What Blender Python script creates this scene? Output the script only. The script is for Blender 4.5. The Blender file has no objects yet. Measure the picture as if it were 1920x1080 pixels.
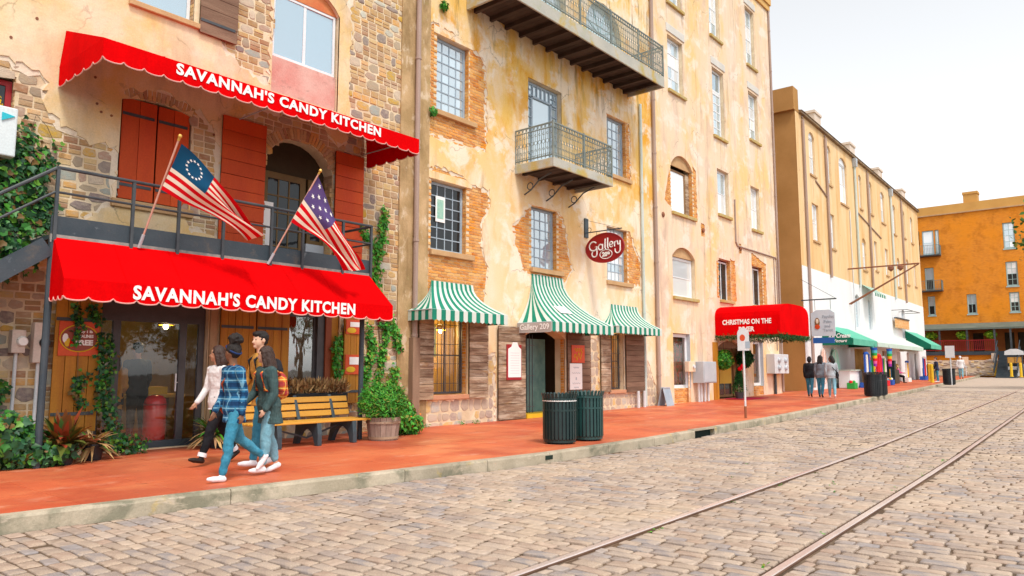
import bpy, math, random
import numpy as np
from mathutils import Vector, Matrix
from mathutils.geometry import delaunay_2d_cdt

R = math.radians
random.seed(7)
rng = np.random.default_rng(7)
scene = bpy.context.scene
COL = scene.collection

# ------------------------------------------------------------------ camera
CAM_H = 1.32
PITCH, YAW = R(6.3265), R(39.8774)
cam = bpy.data.cameras.new('camera')
cam.sensor_width = 36.0
cam.lens = 36.0 * 1380.0 / 1920.0
cam.clip_start, cam.clip_end = 0.1, 2000.0
camo = bpy.data.objects.new('camera', cam)
COL.objects.link(camo)
FWD = Vector((math.cos(YAW) * math.cos(PITCH), math.sin(YAW) * math.cos(PITCH), math.sin(PITCH)))
RGT = Vector((math.sin(YAW), -math.cos(YAW), 0.0))
UPV = RGT.cross(FWD)
camo.matrix_world = Matrix(((RGT.x, UPV.x, -FWD.x, 0.0), (RGT.y, UPV.y, -FWD.y, 0.0),
                            (RGT.z, UPV.z, -FWD.z, CAM_H), (0, 0, 0, 1)))
scene.camera = camo

# ------------------------------------------------------------------ sky, sun, exposure
SUN_EL, SUN_AZ = R(58.0), R(244.0)          # azimuth measured from +X, counter-clockwise
world = bpy.data.worlds.new('World')
scene.world = world
world.use_nodes = True
wn = world.node_tree
wn.nodes.clear()
sky = wn.nodes.new('ShaderNodeTexSky')
sky.sky_type = 'NISHITA'
sky.sun_disc = False
sky.sun_elevation = SUN_EL
sky.sun_rotation = R(90.0) - SUN_AZ
sky.air_density = 1.5
sky.dust_density = 1.0
sky.ozone_density = 0.6
hsv = wn.nodes.new('ShaderNodeHueSaturation')       # thin overcast: the haze takes most of the blue out
hsv.inputs['Saturation'].default_value = 0.12
bg = wn.nodes.new('ShaderNodeBackground')
bg.inputs['Strength'].default_value = 0.13
wo = wn.nodes.new('ShaderNodeOutputWorld')
wn.links.new(sky.outputs[0], hsv.inputs['Color'])
wn.links.new(hsv.outputs[0], bg.inputs['Color'])
wn.links.new(bg.outputs[0], wo.inputs['Surface'])
sl = bpy.data.lights.new('sun', 'SUN')
sl.energy = 1.5
sl.angle = R(12.0)
sl.color = (1.0, 0.93, 0.82)
so = bpy.data.objects.new('sun', sl)
COL.objects.link(so)
sd = Vector((math.cos(SUN_EL) * math.cos(SUN_AZ), math.cos(SUN_EL) * math.sin(SUN_AZ), math.sin(SUN_EL)))
so.rotation_euler = sd.to_track_quat('Z', 'Y').to_euler()
so.location = (0, -20, 30)
vs = scene.view_settings
vs.view_transform = 'Standard'
vs.look = 'None'
vs.exposure = 0.83
vs.gamma = 1.0

# ------------------------------------------------------------------ helpers
def zg(x):                                   # pavement level: the street climbs gently away from the camera
    return 0.0105 * max(0.0, min(x, 110.0) - 14.0)

ORG = {}

def thing(name, label, cat, loc=(0, 0, 0), rotz=0.0, group=None, local=False, kind=None):
    o = bpy.data.objects.new(name, None)
    o.empty_display_size = 0.2
    COL.objects.link(o)
    o.location = loc
    o.rotation_euler = (0, 0, rotz)
    if label: o['label'] = label
    if cat: o['category'] = cat
    if group: o['group'] = group
    if kind: o['kind'] = kind
    ORG[o.name] = (0, 0, 0) if local else tuple(loc)
    return o

class MB:
    def __init__(s):
        s.v = []; s.f = []; s.r = []
    def face(s, *pts, r=0.0):
        n = len(s.v)
        s.v.extend(pts)
        s.f.append(tuple(range(n, n + len(pts)))); s.r.append(r)
    def poly(s, vs, fs, r=0.0):
        n = len(s.v)
        s.v.extend(vs)
        for f in fs:
            s.f.append(tuple(i + n for i in f)); s.r.append(r)
        return s
    def box(s, x0, x1, y0, y1, z0, z1, r=0.0):
        v = [(x0, y0, z0), (x1, y0, z0), (x1, y1, z0), (x0, y1, z0), (x0, y0, z1), (x1, y0, z1), (x1, y1, z1), (x0, y1, z1)]
        return s.poly(v, [(0, 3, 2, 1), (4, 5, 6, 7), (0, 1, 5, 4), (1, 2, 6, 5), (2, 3, 7, 6), (3, 0, 4, 7)], r)
    def obox(s, c, ax, ay, az, r=0.0):          # oriented box: centre and three half-axis vectors
        c, ax, ay, az = Vector(c), Vector(ax), Vector(ay), Vector(az)
        v = [tuple(c + ax * i + ay * j + az * k) for k in (-1, 1) for i, j in ((-1, -1), (1, -1), (1, 1), (-1, 1))]
        return s.poly(v, [(0, 3, 2, 1), (4, 5, 6, 7), (0, 1, 5, 4), (1, 2, 6, 5), (2, 3, 7, 6), (3, 0, 4, 7)], r)
    def bar(s, p, q, w, h, up=(0, 0, 1), r=0.0):  # rectangular bar from p to q
        p, q = Vector(p), Vector(q)
        d = (q - p); L = d.length; d = d / L
        side = d.cross(Vector(up))
        if side.length < 1e-4: side = d.cross(Vector((0, 1, 0)))
        side.normalize(); u = side.cross(d)
        return s.obox((p + q) / 2, d * (L / 2), side * (w / 2), u * (h / 2), r)
    def prism(s, pts, d0, d1, axis='y', r=0.0):   # 2D outline swept along an axis
        def P(a, b, d):
            return (a, d, b) if axis == 'y' else ((d, a, b) if axis == 'x' else (a, b, d))
        n = len(pts)
        v = [P(a, b, d0) for a, b in pts] + [P(a, b, d1) for a, b in pts]
        f = [tuple(range(n)), tuple(range(2 * n - 1, n - 1, -1))]
        f += [(i, n + i, n + (i + 1) % n, (i + 1) % n) for i in range(n)]
        return s.poly(v, f, r)
    def tube(s, pts, rad, n=6, r=0.0, cap=True):
        pts = [Vector(p) for p in pts]
        if not isinstance(rad, (list, tuple)): rad = [rad] * len(pts)
        vs, fs = [], []
        ref = Vector((0.31, 0.17, 0.93))
        for i, p in enumerate(pts):
            d = (pts[min(i + 1, len(pts) - 1)] - pts[max(i - 1, 0)]).normalized()
            a = d.cross(ref)
            if a.length < 0.05: a = d.cross(Vector((1, 0, 0)))
            a.normalize(); b = d.cross(a)
            for k in range(n):
                t = 2 * math.pi * k / n
                vs.append(tuple(p + a * (rad[i] * math.cos(t)) + b * (rad[i] * math.sin(t))))
        for i in range(len(pts) - 1):
            for k in range(n):
                fs.append((i * n + k, i * n + (k + 1) % n, (i + 1) * n + (k + 1) % n, (i + 1) * n + k))
        if cap:
            fs.append(tuple(range(n - 1, -1, -1)))
            fs.append(tuple(range((len(pts) - 1) * n, len(pts) * n)))
        return s.poly(vs, fs, r)
    def lathe(s, prof, c=(0, 0, 0), n=20, r=0.0, cap=True):    # profile [(radius, z)]
        vs, fs = [], []
        for rr, z in prof:
            for k in range(n):
                t = 2 * math.pi * k / n
                vs.append((c[0] + rr * math.cos(t), c[1] + rr * math.sin(t), c[2] + z))
        m = len(prof)
        for i in range(m - 1):
            for k in range(n):
                fs.append((i * n + k, i * n + (k + 1) % n, (i + 1) * n + (k + 1) % n, (i + 1) * n + k))
        if cap:
            fs.append(tuple(range(n - 1, -1, -1))); fs.append(tuple(range((m - 1) * n, m * n)))
        return s.poly(vs, fs, r)
    def ell(s, c, rx, ry, rz, n=12, m=8, r=0.0, jit=0.0):
        vs = [(c[0], c[1], c[2] - rz)]
        fs = []
        for i in range(1, m):
            ph = -math.pi / 2 + math.pi * i / m
            for k in range(n):
                t = 2 * math.pi * k / n
                q = 1 + jit * (random.random() - .5)
                vs.append((c[0] + rx * q * math.cos(ph) * math.cos(t), c[1] + ry * q * math.cos(ph) * math.sin(t), c[2] + rz * q * math.sin(ph)))
        vs.append((c[0], c[1], c[2] + rz))
        for k in range(n):
            fs.append((0, 1 + (k + 1) % n, 1 + k))
        for i in range(m - 2):
            for k in range(n):
                a = 1 + i * n
                fs.append((a + k, a + (k + 1) % n, a + n + (k + 1) % n, a + n + k))
        a = 1 + (m - 2) * n
        for k in range(n):
            fs.append((a + k, a + (k + 1) % n, len(vs) - 1))
        return s.poly(vs, fs, r)
    def mesh(s, name, shift=(0, 0, 0), smooth=False):
        me = bpy.data.meshes.new(name)
        sx, sy, sz = shift
        me.from_pydata([(x - sx, y - sy, z - sz) for x, y, z in s.v], [], s.f)
        if any(s.r):
            me.attributes.new('rnd', 'FLOAT', 'FACE').data.foreach_set('value', s.r)
        if smooth: me.polygons.foreach_set('use_smooth', [True] * len(s.f))
        me.update()
        return me

def world_org(p):
    while p is not None:
        if p.name in ORG: return ORG[p.name]
        p = p.parent
    return (0, 0, 0)

def part(name, mb, mat, parent=None, smooth=False, bevel=0.0, label=None, kind=None, shade=None):
    me = mb.mesh(name, world_org(parent), smooth) if isinstance(mb, MB) else mb
    if not me.materials: me.materials.append(mat)
    o = bpy.data.objects.new(name, me)
    COL.objects.link(o)
    if parent is not None: o.parent = parent
    if bevel:
        b = o.modifiers.new('bevel', 'BEVEL'); b.width = bevel; b.segments = 2; b.limit_method = 'ANGLE'; b.angle_limit = R(40)
    if label: o['label'] = label
    if kind: o['kind'] = kind
    return o

def top(name, mb, mat, label, cat, group=None, **k):       # a thing that is one mesh: origin at its base centre
    xs = [v[0] for v in mb.v]; ys = [v[1] for v in mb.v]; zs = [v[2] for v in mb.v]
    loc = ((min(xs) + max(xs)) / 2, (min(ys) + max(ys)) / 2, min(zs))
    me = mb.mesh(name, loc, k.pop('smooth', False))
    o = part(name, me, mat, None, **k)
    o.location = loc
    ORG[o.name] = loc
    o['label'] = label; o['category'] = cat
    if group: o['group'] = group
    return o

def struct(name, mb, mat, parent=None, **k):
    o = part(name, mb, mat, parent, **k)
    o['kind'] = 'structure'
    return o

def copy_tree(o, parent=None):
    c = o.copy(); COL.objects.link(c); c.parent = parent
    ORG[c.name] = ORG.get(o.name, (0, 0, 0))
    for ch in list(o.children): copy_tree(ch, c)
    return c

# ------------------------------------------------------------------ materials
def ramp(nt, fac, stops, interp='LINEAR'):
    n = nt.nodes.new('ShaderNodeValToRGB')
    n.color_ramp.interpolation = interp
    e = n.color_ramp.elements
    while len(e) < len(stops): e.new(0.5)
    for i, (p, c) in enumerate(stops):
        e[i].position = p
        e[i].color = (*c, 1) if len(c) == 3 else c
    nt.links.new(fac, n.inputs['Fac'])
    return n.outputs['Color']

def mixc(nt, fac, a, b, mode='MIX'):
    n = nt.nodes.new('ShaderNodeMix')
    n.data_type = 'RGBA'; n.blend_type = mode
    for sock, val in ((0, fac), (6, a), (7, b)):
        if isinstance(val, (int, float)): n.inputs[sock].default_value = val
        elif isinstance(val, tuple): n.inputs[sock].default_value = (*val, 1) if len(val) == 3 else val
        else: nt.links.new(val, n.inputs[sock])
    return n.outputs[2]

def mth(nt, op, a, b=None, clamp=False):
    n = nt.nodes.new('ShaderNodeMath'); n.operation = op; n.use_clamp = clamp
    for i, val in enumerate((a, b)):
        if val is None: continue
        if isinstance(val, (int, float)): n.inputs[i].default_value = val
        else: nt.links.new(val, n.inputs[i])
    return n.outputs[0]

def noise(nt, vec, scale, detail=5.0, rough=0.55, stretch=None, dist=0.0):
    if stretch:
        mp = nt.nodes.new('ShaderNodeMapping')
        mp.inputs['Scale'].default_value = stretch
        nt.links.new(vec, mp.inputs['Vector']); vec = mp.outputs[0]
    n = nt.nodes.new('ShaderNodeTexNoise')
    n.inputs['Scale'].default_value = scale
    n.inputs['Detail'].default_value = detail
    n.inputs['Roughness'].default_value = rough
    n.inputs['Distortion'].default_value = dist
    nt.links.new(vec, n.inputs['Vector'])
    return n.outputs['Fac']

def rnd(nt):                                            # one random number for each object and each loose piece
    oi = nt.nodes.new('ShaderNodeObjectInfo')
    at = nt.nodes.new('ShaderNodeAttribute'); at.attribute_name = 'rnd'
    return mth(nt, 'FRACT', mth(nt, 'ADD', oi.outputs['Random'], at.outputs['Fac']))

MATS = {}
def mat(name, base, alt=None, scale=2.0, stretch=None, rough=0.75, metal=0.0, spec=0.35, bump=0.0, bscale=30.0,
        stains=(), jit=0.0, palette=None, fine=0.12, fscale=40.0, sheen=0.0, crack=0.0):
    """base/alt: two colours of a cloudy pattern; stains: (colour, scale, stretch, low, high, strength); palette: colours picked piece by piece"""
    m = bpy.data.materials.new(name); m.use_nodes = True
    nt = m.node_tree
    b = nt.nodes['Principled BSDF']
    tc = nt.nodes.new('ShaderNodeTexCoord').outputs['Object']
    if palette:
        col = ramp(nt, rnd(nt), [(i / len(palette), c) for i, c in enumerate(palette)], 'CONSTANT')
        if alt: col = mixc(nt, mth(nt, 'MULTIPLY', ramp(nt, noise(nt, tc, scale, stretch=stretch), [(.4, (0, 0, 0)), (.65, (1, 1, 1))]), 0.6), col, alt)
    elif alt:
        col = ramp(nt, noise(nt, tc, scale, stretch=stretch), [(0.35, base), (0.65, alt)])
    else:
        rgb = nt.nodes.new('ShaderNodeRGB'); rgb.outputs[0].default_value = (*base, 1); col = rgb.outputs[0]
    for (sc, ss, st, lo, hi, amt, *zr) in stains:
        f = mth(nt, 'MULTIPLY', ramp(nt, noise(nt, tc, ss, 9.0, .66, stretch=st, dist=.3), [(lo, (0, 0, 0)), (hi, (1, 1, 1))]), amt)
        if zr:                                          # stains that belong to one height of the wall
            sp = nt.nodes.new('ShaderNodeSeparateXYZ'); nt.links.new(tc, sp.inputs[0])
            mr = nt.nodes.new('ShaderNodeMapRange'); mr.inputs[1].default_value = zr[0]; mr.inputs[2].default_value = zr[1]
            mr.inputs[3].default_value = zr[2] if len(zr) > 2 else 0.0
            nt.links.new(sp.outputs[2], mr.inputs[0]); f = mth(nt, 'MULTIPLY', f, mr.outputs[0])
        col = mixc(nt, f, col, sc)
    if crack:
        wv = nt.nodes.new('ShaderNodeVectorMath'); wv.operation = 'ADD'
        nz = nt.nodes.new('ShaderNodeTexNoise'); nz.inputs['Scale'].default_value = 2.2; nz.inputs['Detail'].default_value = 6; nt.links.new(tc, nz.inputs['Vector'])
        sc_ = nt.nodes.new('ShaderNodeVectorMath'); sc_.operation = 'SCALE'; sc_.inputs['Scale'].default_value = .55
        nt.links.new(nz.outputs['Color'], sc_.inputs[0]); nt.links.new(tc, wv.inputs[0]); nt.links.new(sc_.outputs[0], wv.inputs[1])
        vo = nt.nodes.new('ShaderNodeTexVoronoi'); vo.feature = 'DISTANCE_TO_EDGE'; vo.inputs['Scale'].default_value = .75
        nt.links.new(wv.outputs[0], vo.inputs['Vector'])
        ln = ramp(nt, vo.outputs['Distance'], [(0.0, (1, 1, 1)), (.012, (0, 0, 0))])
        ms = ramp(nt, noise(nt, tc, .9), [(.5, (0, 0, 0)), (.6, (1, 1, 1))])
        col = mixc(nt, mth(nt, 'MULTIPLY', mth(nt, 'MULTIPLY', ln, ms), crack), col, (.16, .10, .06))
    if fine:
        f = noise(nt, tc, fscale, 3.0)
        col = mixc(nt, 1.0, col, ramp(nt, f, [(.25, (1 - fine,) * 3), (.75, (1 + fine * .5,) * 3)]), 'MULTIPLY')
    if jit:
        h = nt.nodes.new('ShaderNodeHueSaturation')
        nt.links.new(mth(nt, 'ADD', mth(nt, 'MULTIPLY', rnd(nt), jit), 1.0 - jit / 2), h.inputs['Value'])
        nt.links.new(col, h.inputs['Color']); col = h.outputs[0]
    nt.links.new(col, b.inputs['Base Color'])
    b.inputs['Roughness'].default_value = rough
    b.inputs['Metallic'].default_value = metal
    b.inputs['Specular IOR Level'].default_value = spec
    if sheen: b.inputs['Sheen Weight'].default_value = sheen
    if bump:
        bp = nt.nodes.new('ShaderNodeBump')
        bp.inputs['Strength'].default_value = bump
        bp.inputs['Distance'].default_value = 0.02
        nt.links.new(noise(nt, tc, bscale, 6.0, .6, stretch), bp.inputs['Height'])
        nt.links.new(bp.outputs[0], b.inputs['Normal'])
    MATS[name] = m
    return m

def glass_mat(name, tint, refl=0.45, rough=0.03, see=0.0):
    """window glass: a mirror-like coat over the dim room or curtain behind (see = share that is clear)"""
    m = bpy.data.materials.new(name); m.use_nodes = True
    nt = m.node_tree; nt.nodes.clear()
    out = nt.nodes.new('ShaderNodeOutputMaterial')
    gl = nt.nodes.new('ShaderNodeBsdfGlossy'); gl.inputs['Roughness'].default_value = rough
    gl.inputs['Color'].default_value = (.92, .97, 1, 1)
    df = nt.nodes.new('ShaderNodeBsdfDiffuse')
    oi = nt.nodes.new('ShaderNodeObjectInfo')
    col = mixc(nt, oi.outputs['Random'], tint, tuple(min(1, c * 1.5 + .01) for c in tint))
    nt.links.new(col, df.inputs['Color'])
    tr = nt.nodes.new('ShaderNodeBsdfTransparent')
    inner = nt.nodes.new('ShaderNodeMixShader'); inner.inputs[0].default_value = see
    nt.links.new(df.outputs[0], inner.inputs[1]); nt.links.new(tr.outputs[0], inner.inputs[2])
    lw = nt.nodes.new('ShaderNodeFresnel'); lw.inputs['IOR'].default_value = 1.45
    f = mth(nt, 'ADD', lw.outputs[0], refl, True)
    ge = nt.nodes.new('ShaderNodeNewGeometry')              # only the outer face of a pane mirrors
    f = mth(nt, 'MULTIPLY', f, mth(nt, 'SUBTRACT', 1.0, ge.outputs['Backfacing']))
    mx = nt.nodes.new('ShaderNodeMixShader')
    nt.links.new(f, mx.inputs[0]); nt.links.new(inner.outputs[0], mx.inputs[1]); nt.links.new(gl.outputs[0], mx.inputs[2])
    tc = nt.nodes.new('ShaderNodeTexCoord').outputs['Object']
    bp = nt.nodes.new('ShaderNodeBump'); bp.inputs['Strength'].default_value = 0.04; bp.inputs['Distance'].default_value = 0.02
    nt.links.new(noise(nt, tc, 3.0, 2.0), bp.inputs['Height']); nt.links.new(bp.outputs[0], gl.inputs['Normal'])
    nt.links.new(mx.outputs[0], out.inputs['Surface'])
    MATS[name] = m
    return m

# plasters and masonry
P_B1 = mat('plaster_cream', (.76, .58, .34), (.82, .67, .46), 1.6, stains=[((.76, .46, .10), .6, None, .46, .62, .6), ((.46, .35, .24), 1.3, (1, 1, .3), .52, .68, .55), ((.82, .64, .52), .8, None, .52, .64, .45), ((.36, .26, .16), 6.0, None, .62, .70, .4)], crack=.5, bump=.4, bscale=9, rough=.9, spec=.15)
P_B2 = mat('plaster_ochre', (.85, .71, .55), (.84, .63, .38), .8, (1, 1, .55), stains=[((.80, .48, .08), .7, (1, 1, .5), .40, .56, .8, 5.0, 8.0, .25), ((.74, .34, .02), 1.0, (1, 1, .5), .50, .60, .85, 4.5, 9.5, .25), ((.88, .78, .66), .9, None, .50, .58, .75), ((.22, .15, .06), 2.2, (1.6, 1, .25), .54, .66, .75, 9.0, 10.6), ((.36, .23, .11), 1.4, (1.3, 1, .22), .58, .72, .5), ((.56, .36, .24), 6.0, None, .62, .70, .45)], crack=.55, bump=.4, bscale=8, rough=.92, spec=.12)
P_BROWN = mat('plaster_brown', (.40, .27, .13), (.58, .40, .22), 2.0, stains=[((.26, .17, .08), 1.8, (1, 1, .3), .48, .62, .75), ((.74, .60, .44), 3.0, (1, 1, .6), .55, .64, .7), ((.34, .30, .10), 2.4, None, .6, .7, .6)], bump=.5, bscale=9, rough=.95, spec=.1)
P_B3 = mat('plaster_rose', (.80, .64, .50), (.82, .60, .38), .6, (1, 1, .5), stains=[((.84, .54, .18), .55, (1, 1, .5), .50, .62, .65), ((.58, .41, .33), 1.0, (1, 1, .4), .52, .66, .6), ((.86, .76, .66), 1.0, None, .52, .6, .65), ((.36, .25, .17), 1.8, (2, 1, .12), .55, .68, .55), ((.46, .32, .24), 6.0, None, .62, .70, .45)], crack=.5, bump=.4, bscale=8, rough=.92, spec=.12)
P_B4 = mat('plaster_orange', (.80, .53, .26), (.82, .59, .34), .5, (1, 1, .4), stains=[((.62, .31, .07), .6, (1.5, 1, .15), .50, .66, .6), ((.88, .66, .42), .8, (1, 1, .3), .52, .62, .6), ((.40, .22, .08), 1.6, (2, 1, .1), .58, .70, .5)], crack=.4, bump=.2, bscale=6, rough=.92, spec=.12)
P_B4S = mat('plaster_side_shade', (.42, .22, .075), (.50, .27, .10), .5, stains=[((.30, .17, .08), .6, (1, 1, .3), .5, .7, .5)], bump=.3, bscale=5, rough=.95, spec=.1)  # terrace side wall: shade put into a darker copy of the front plaster
WHITEWASH = mat('whitewash', (.84, .85, .86), (.78, .80, .82), .8, (1, 1, .4), stains=[((.62, .64, .66), 1.2, (2, 1, .15), .6, .8, .4)], bump=.2, bscale=7, rough=.85)
MORTAR = mat('mortar', (.80, .67, .48), (.64, .50, .33), 2.5, bump=.5, bscale=30, rough=.95, spec=.1)
BRICK = mat('orange_brick', None, (.70, .46, .24), 3.0, palette=[(.68, .25, .04), (.74, .32, .06), (.60, .19, .03), (.76, .40, .12), (.66, .28, .07), (.72, .27, .03)], bump=.4, bscale=40, rough=.9, spec=.15, jit=.25)
BRICK1 = mat('old_brick', None, (.55, .42, .30), 2.0, palette=[(.50, .30, .14), (.58, .37, .17), (.42, .22, .12), (.64, .46, .22), (.54, .36, .18), (.44, .29, .18), (.60, .34, .12)], bump=.4, bscale=40, rough=.92, spec=.12, jit=.3)
STONE = mat('rubble_stone', None, (.48, .40, .31), 3.0, palette=[(.44, .34, .24), (.34, .28, .25), (.52, .41, .28), (.64, .40, .07), (.38, .42, .38), (.48, .33, .24), (.26, .20, .19), (.60, .49, .37), (.50, .50, .42), (.58, .34, .08), (.42, .27, .20)], bump=.6, bscale=14, rough=.9, spec=.15, jit=.3)
PALESTONE = mat('pale_base_stone', None, (.60, .48, .36), 3.0, palette=[(.58, .46, .36), (.50, .38, .30), (.62, .50, .40), (.42, .32, .28), (.66, .44, .16), (.45, .42, .38)], bump=.6, bscale=14, rough=.9, spec=.15, jit=.25)
SILL = mat('sandstone_sill', (.50, .30, .15), (.58, .38, .20), 3.0, bump=.3, bscale=20, rough=.9, spec=.15)
LINTEL = mat('grey_lintel', (.60, .58, .54), (.68, .65, .60), 2.0, bump=.2, bscale=20, rough=.9, spec=.15)
B5BRICK = None
# metal, paint, wood
IRON = mat('black_iron', (.035, .045, .055), (.06, .07, .08), 4.0, rough=.5, spec=.5, bump=.1, bscale=60)
IRONB = mat('blue_grey_steel', (.028, .045, .06), (.05, .065, .08), 2.0, stains=[((.16, .12, .08), 3.0, None, .6, .75, .6), ((.22, .25, .28), 5.0, None, .64, .70, .45)], rough=.55, spec=.4, bump=.2, bscale=25)
WROUGHT = mat('wrought_iron', (.16, .20, .20), (.24, .27, .24), 5.0, rough=.6, spec=.4)
GALV = mat('grey_painted_metal', (.42, .47, .52), (.50, .54, .58), 2.0, rough=.45, spec=.4)
GALVL = mat('pale_metal', (.60, .63, .66), (.68, .70, .72), 2.0, rough=.45, spec=.4)
PIPE = mat('brown_downpipe', (.34, .24, .20), (.42, .31, .26), 2.0, (1, 1, .2), rough=.6, spec=.3)
PIPEG = mat('greenish_pipe', (.46, .56, .52), (.60, .66, .64), 1.5, (1, 1, .2), rough=.6, spec=.3)
RUST = mat('rusty_iron', (.30, .11, .05), (.22, .10, .07), 5.0, rough=.85, spec=.2)
RED = mat('red_canvas', (.74, .0015, .003), (.62, .0012, .0025), 1.2, rough=.9, spec=.02, bump=.25, bscale=4, fine=.10, fscale=25, stains=[((.45, .002, .003), 1.6, (1, 1, .3), .52, .7, .6)])
WHITEP = mat('white_lettering', (.86, .85, .84), None, rough=.7, fine=.03)
WHITEF = mat('white_frame', (.80, .82, .84), (.74, .77, .80), 2.0, rough=.55, spec=.3)
BLUEF = mat('blue_grey_frame', (.30, .38, .46), (.38, .45, .52), 3.0, rough=.6, spec=.3)
BLUEP = mat('pale_blue_paint', (.42, .62, .70), (.50, .68, .74), 3.0, rough=.6, spec=.3)
TEALF = mat('teal_frame', (.34, .47, .46), (.42, .54, .52), 3.0, rough=.6)
REDW = mat('red_shutter_wood', (.62, .085, .012), (.52, .055, .012), 1.6, (1, 1, .25), rough=.65, spec=.3, stains=[((.30, .05, .02), 2.5, (1, 1, .4), .6, .8, .4)], bump=.2, bscale=25, jit=.25)
DKRED = mat('dark_red_paint', (.36, .015, .02), (.30, .01, .015), 2.0, rough=.5, spec=.4)
OCHREW = mat('golden_wood', (.50, .22, .018), (.38, .14, .012), 2.2, (3, 3, .25), rough=.6, spec=.35, stains=[((.16, .06, .015), 3.0, (2, 2, .35), .62, .78, .7)], bump=.2, bscale=18, jit=.25)
WEATHER = mat('weathered_wood', (.42, .30, .20), (.20, .12, .08), 3.0, (.5, .5, 5), rough=.9, spec=.12, stains=[((.62, .52, .40), 2.2, (.5, .5, 2.5), .5, .62, .75), ((.50, .26, .06), 2.0, (.8, .8, 3), .6, .7, .5)], bump=.5, bscale=14, jit=.4)
WEATHERD = mat('dark_weathered_wood', (.17, .10, .07), (.25, .16, .11), 2.5, (.4, .4, 4), rough=.9, spec=.12, bump=.5, bscale=14, jit=.4)
PINKP = mat('faded_red_paint', (.62, .28, .24), (.68, .44, .38), 1.6, rough=.9, spec=.1, stains=[((.34, .20, .17), 3.0, (1, 1, 1.6), .55, .68, .7), ((.74, .62, .54), 1.5, None, .56, .7, .7)], bump=.3, bscale=20)
FRAMEW = mat('brown_door_wood', (.22, .11, .04), (.30, .16, .06), 3.0, (1, 1, .3), rough=.5, spec=.35)
BENCHW = mat('bench_slat_wood', (.66, .34, .05), (.60, .29, .04), 2.0, (.3, 3, 3), rough=.5, spec=.35, bump=.1, bscale=30, jit=.1)
TUBW = mat('tub_staves', (.27, .19, .15), (.36, .27, .22), 4.0, (3, 3, .4), rough=.85, spec=.15, bump=.3, bscale=25, jit=.2)
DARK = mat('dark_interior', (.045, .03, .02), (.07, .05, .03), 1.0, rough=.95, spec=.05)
WARMIN = mat('warm_interior', (.48, .30, .10), (.30, .18, .06), 1.5, rough=.95, spec=.05)
CURT = mat('white_curtain', (.78, .80, .84), (.68, .72, .78), 3.0, (5, 1, .2), rough=.95, spec=.05)
G_PALE = glass_mat('pale_sky_glass', (.30, .40, .46), .34)
G_BLUE = glass_mat('blue_sky_glass', (.10, .22, .30), .38)
G_DARK = glass_mat('dark_glass', (.012, .014, .016), .0)
G_CLEAR = glass_mat('clear_shop_glass', (.02, .02, .02), .06, .02, .97)
G_DISPLAY = glass_mat('display_glass', (.05, .03, .02), .30, .02, .6)
G_WHITE = glass_mat('curtained_glass', (.66, .70, .74), .22)
LEAF = mat('ivy_leaf', None, None, palette=[(.16, .09, .02), (.02, .09, .02), (.008, .05, .015), (.10, .26, .02), (.012, .07, .018), (.02, .11, .02), (.03, .16, .02), (.01, .06, .025), (.05, .22, .02), (.015, .085, .03)], rough=.5, spec=.4, fine=0, jit=.3)
LEAFB = mat('bright_leaf', None, None, palette=[(.22, .24, .03), (.02, .14, .012), (.05, .26, .015), (.07, .33, .02), (.03, .20, .015), (.10, .38, .03), (.04, .24, .03)], rough=.55, spec=.35, fine=0, jit=.3)
LEAFR = mat('bronze_leaf', None, None, palette=[(.18, .07, .02), (.10, .12, .02), (.30, .05, .02), (.06, .14, .03), (.26, .12, .02)], rough=.45, spec=.4, fine=0, jit=.3)
DRY = mat('dry_grass', None, None, palette=[(.50, .30, .12), (.42, .24, .10), (.58, .38, .16), (.36, .2, .1)], rough=.9, fine=0, jit=.3)
BARK = mat('bark', (.12, .08, .05), (.18, .12, .08), 6.0, (1, 1, .3), rough=.95, bump=.6, bscale=20)
SOIL = mat('soil', (.06, .04, .025), None, rough=1.0)
GREENC = mat('dark_green_metal', (.005, .026, .028), (.008, .034, .035), 3.0, rough=.35, spec=.5)
BLACKC = mat('black_plastic', (.012, .016, .02), (.02, .025, .03), 3.0, rough=.4, spec=.4)
YELLOW = mat('yellow_paint', (.75, .48, .015), (.68, .42, .01), 3.0, rough=.5, spec=.4)
STEELB = mat('blue_black_cast_iron', (.03, .05, .065), (.05, .075, .09), 3.0, rough=.4, spec=.5)
# ------------------------------------------------------------------ ground, road, pavement, kerb, rails
KERB = [(-30, 11.0), (-6, 8.75), (2.27, 7.90), (4.21, 7.74), (6.68, 7.46), (9.51, 7.19), (12.6, 7.22), (16.1, 7.35), (19.6, 7.40), (29.3, 7.95), (40.5, 8.5), (66, 10.1), (84, 11.2)]
def kerb_y(x):
    for (xa, ya), (xb, yb) in zip(KERB, KERB[1:]):
        if x <= xb: return ya + (yb - ya) * (x - xa) / (xb - xa)
    return KERB[-1][1]

def strip(xs, f0, f1, z):                     # a sheet between two curves, following the climb of the street
    mb = MB()
    for a, b in zip(xs, xs[1:]):
        mb.face((a, f0(a), z(a)), (b, f0(b), z(b)), (b, f1(b), z(b)), (a, f1(a), z(a)))
    return mb
GROUND = mat('ground_dirt', (.085, .075, .06), (.12, .10, .08), .4, rough=1.0)
XS = [-400, -100, -30, 0, 7, 14, 20, 26, 33, 40, 50, 60, 70, 80, 95, 110, 400, 900]
struct('ground', strip(XS, lambda x: -500.0, lambda x: 500.0, lambda x: zg(x) - 0.30), GROUND)
ROADM = mat('joint_sand', (.19, .125, .08), (.075, .055, .04), 1.0, stains=[((.42, .32, .24), .5, None, .5, .7, .5)], bump=.5, bscale=40, rough=1.0, spec=.1)
XR = [-30, -6, 0, 5, 10, 14, 18, 23, 29.3, 35, 40.5, 50, 58, 66, 75, 84]
road = struct('road', strip(XR, lambda x: -9.0, lambda x: kerb_y(x) + .02, lambda x: zg(x) - 0.163), ROADM)
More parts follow.
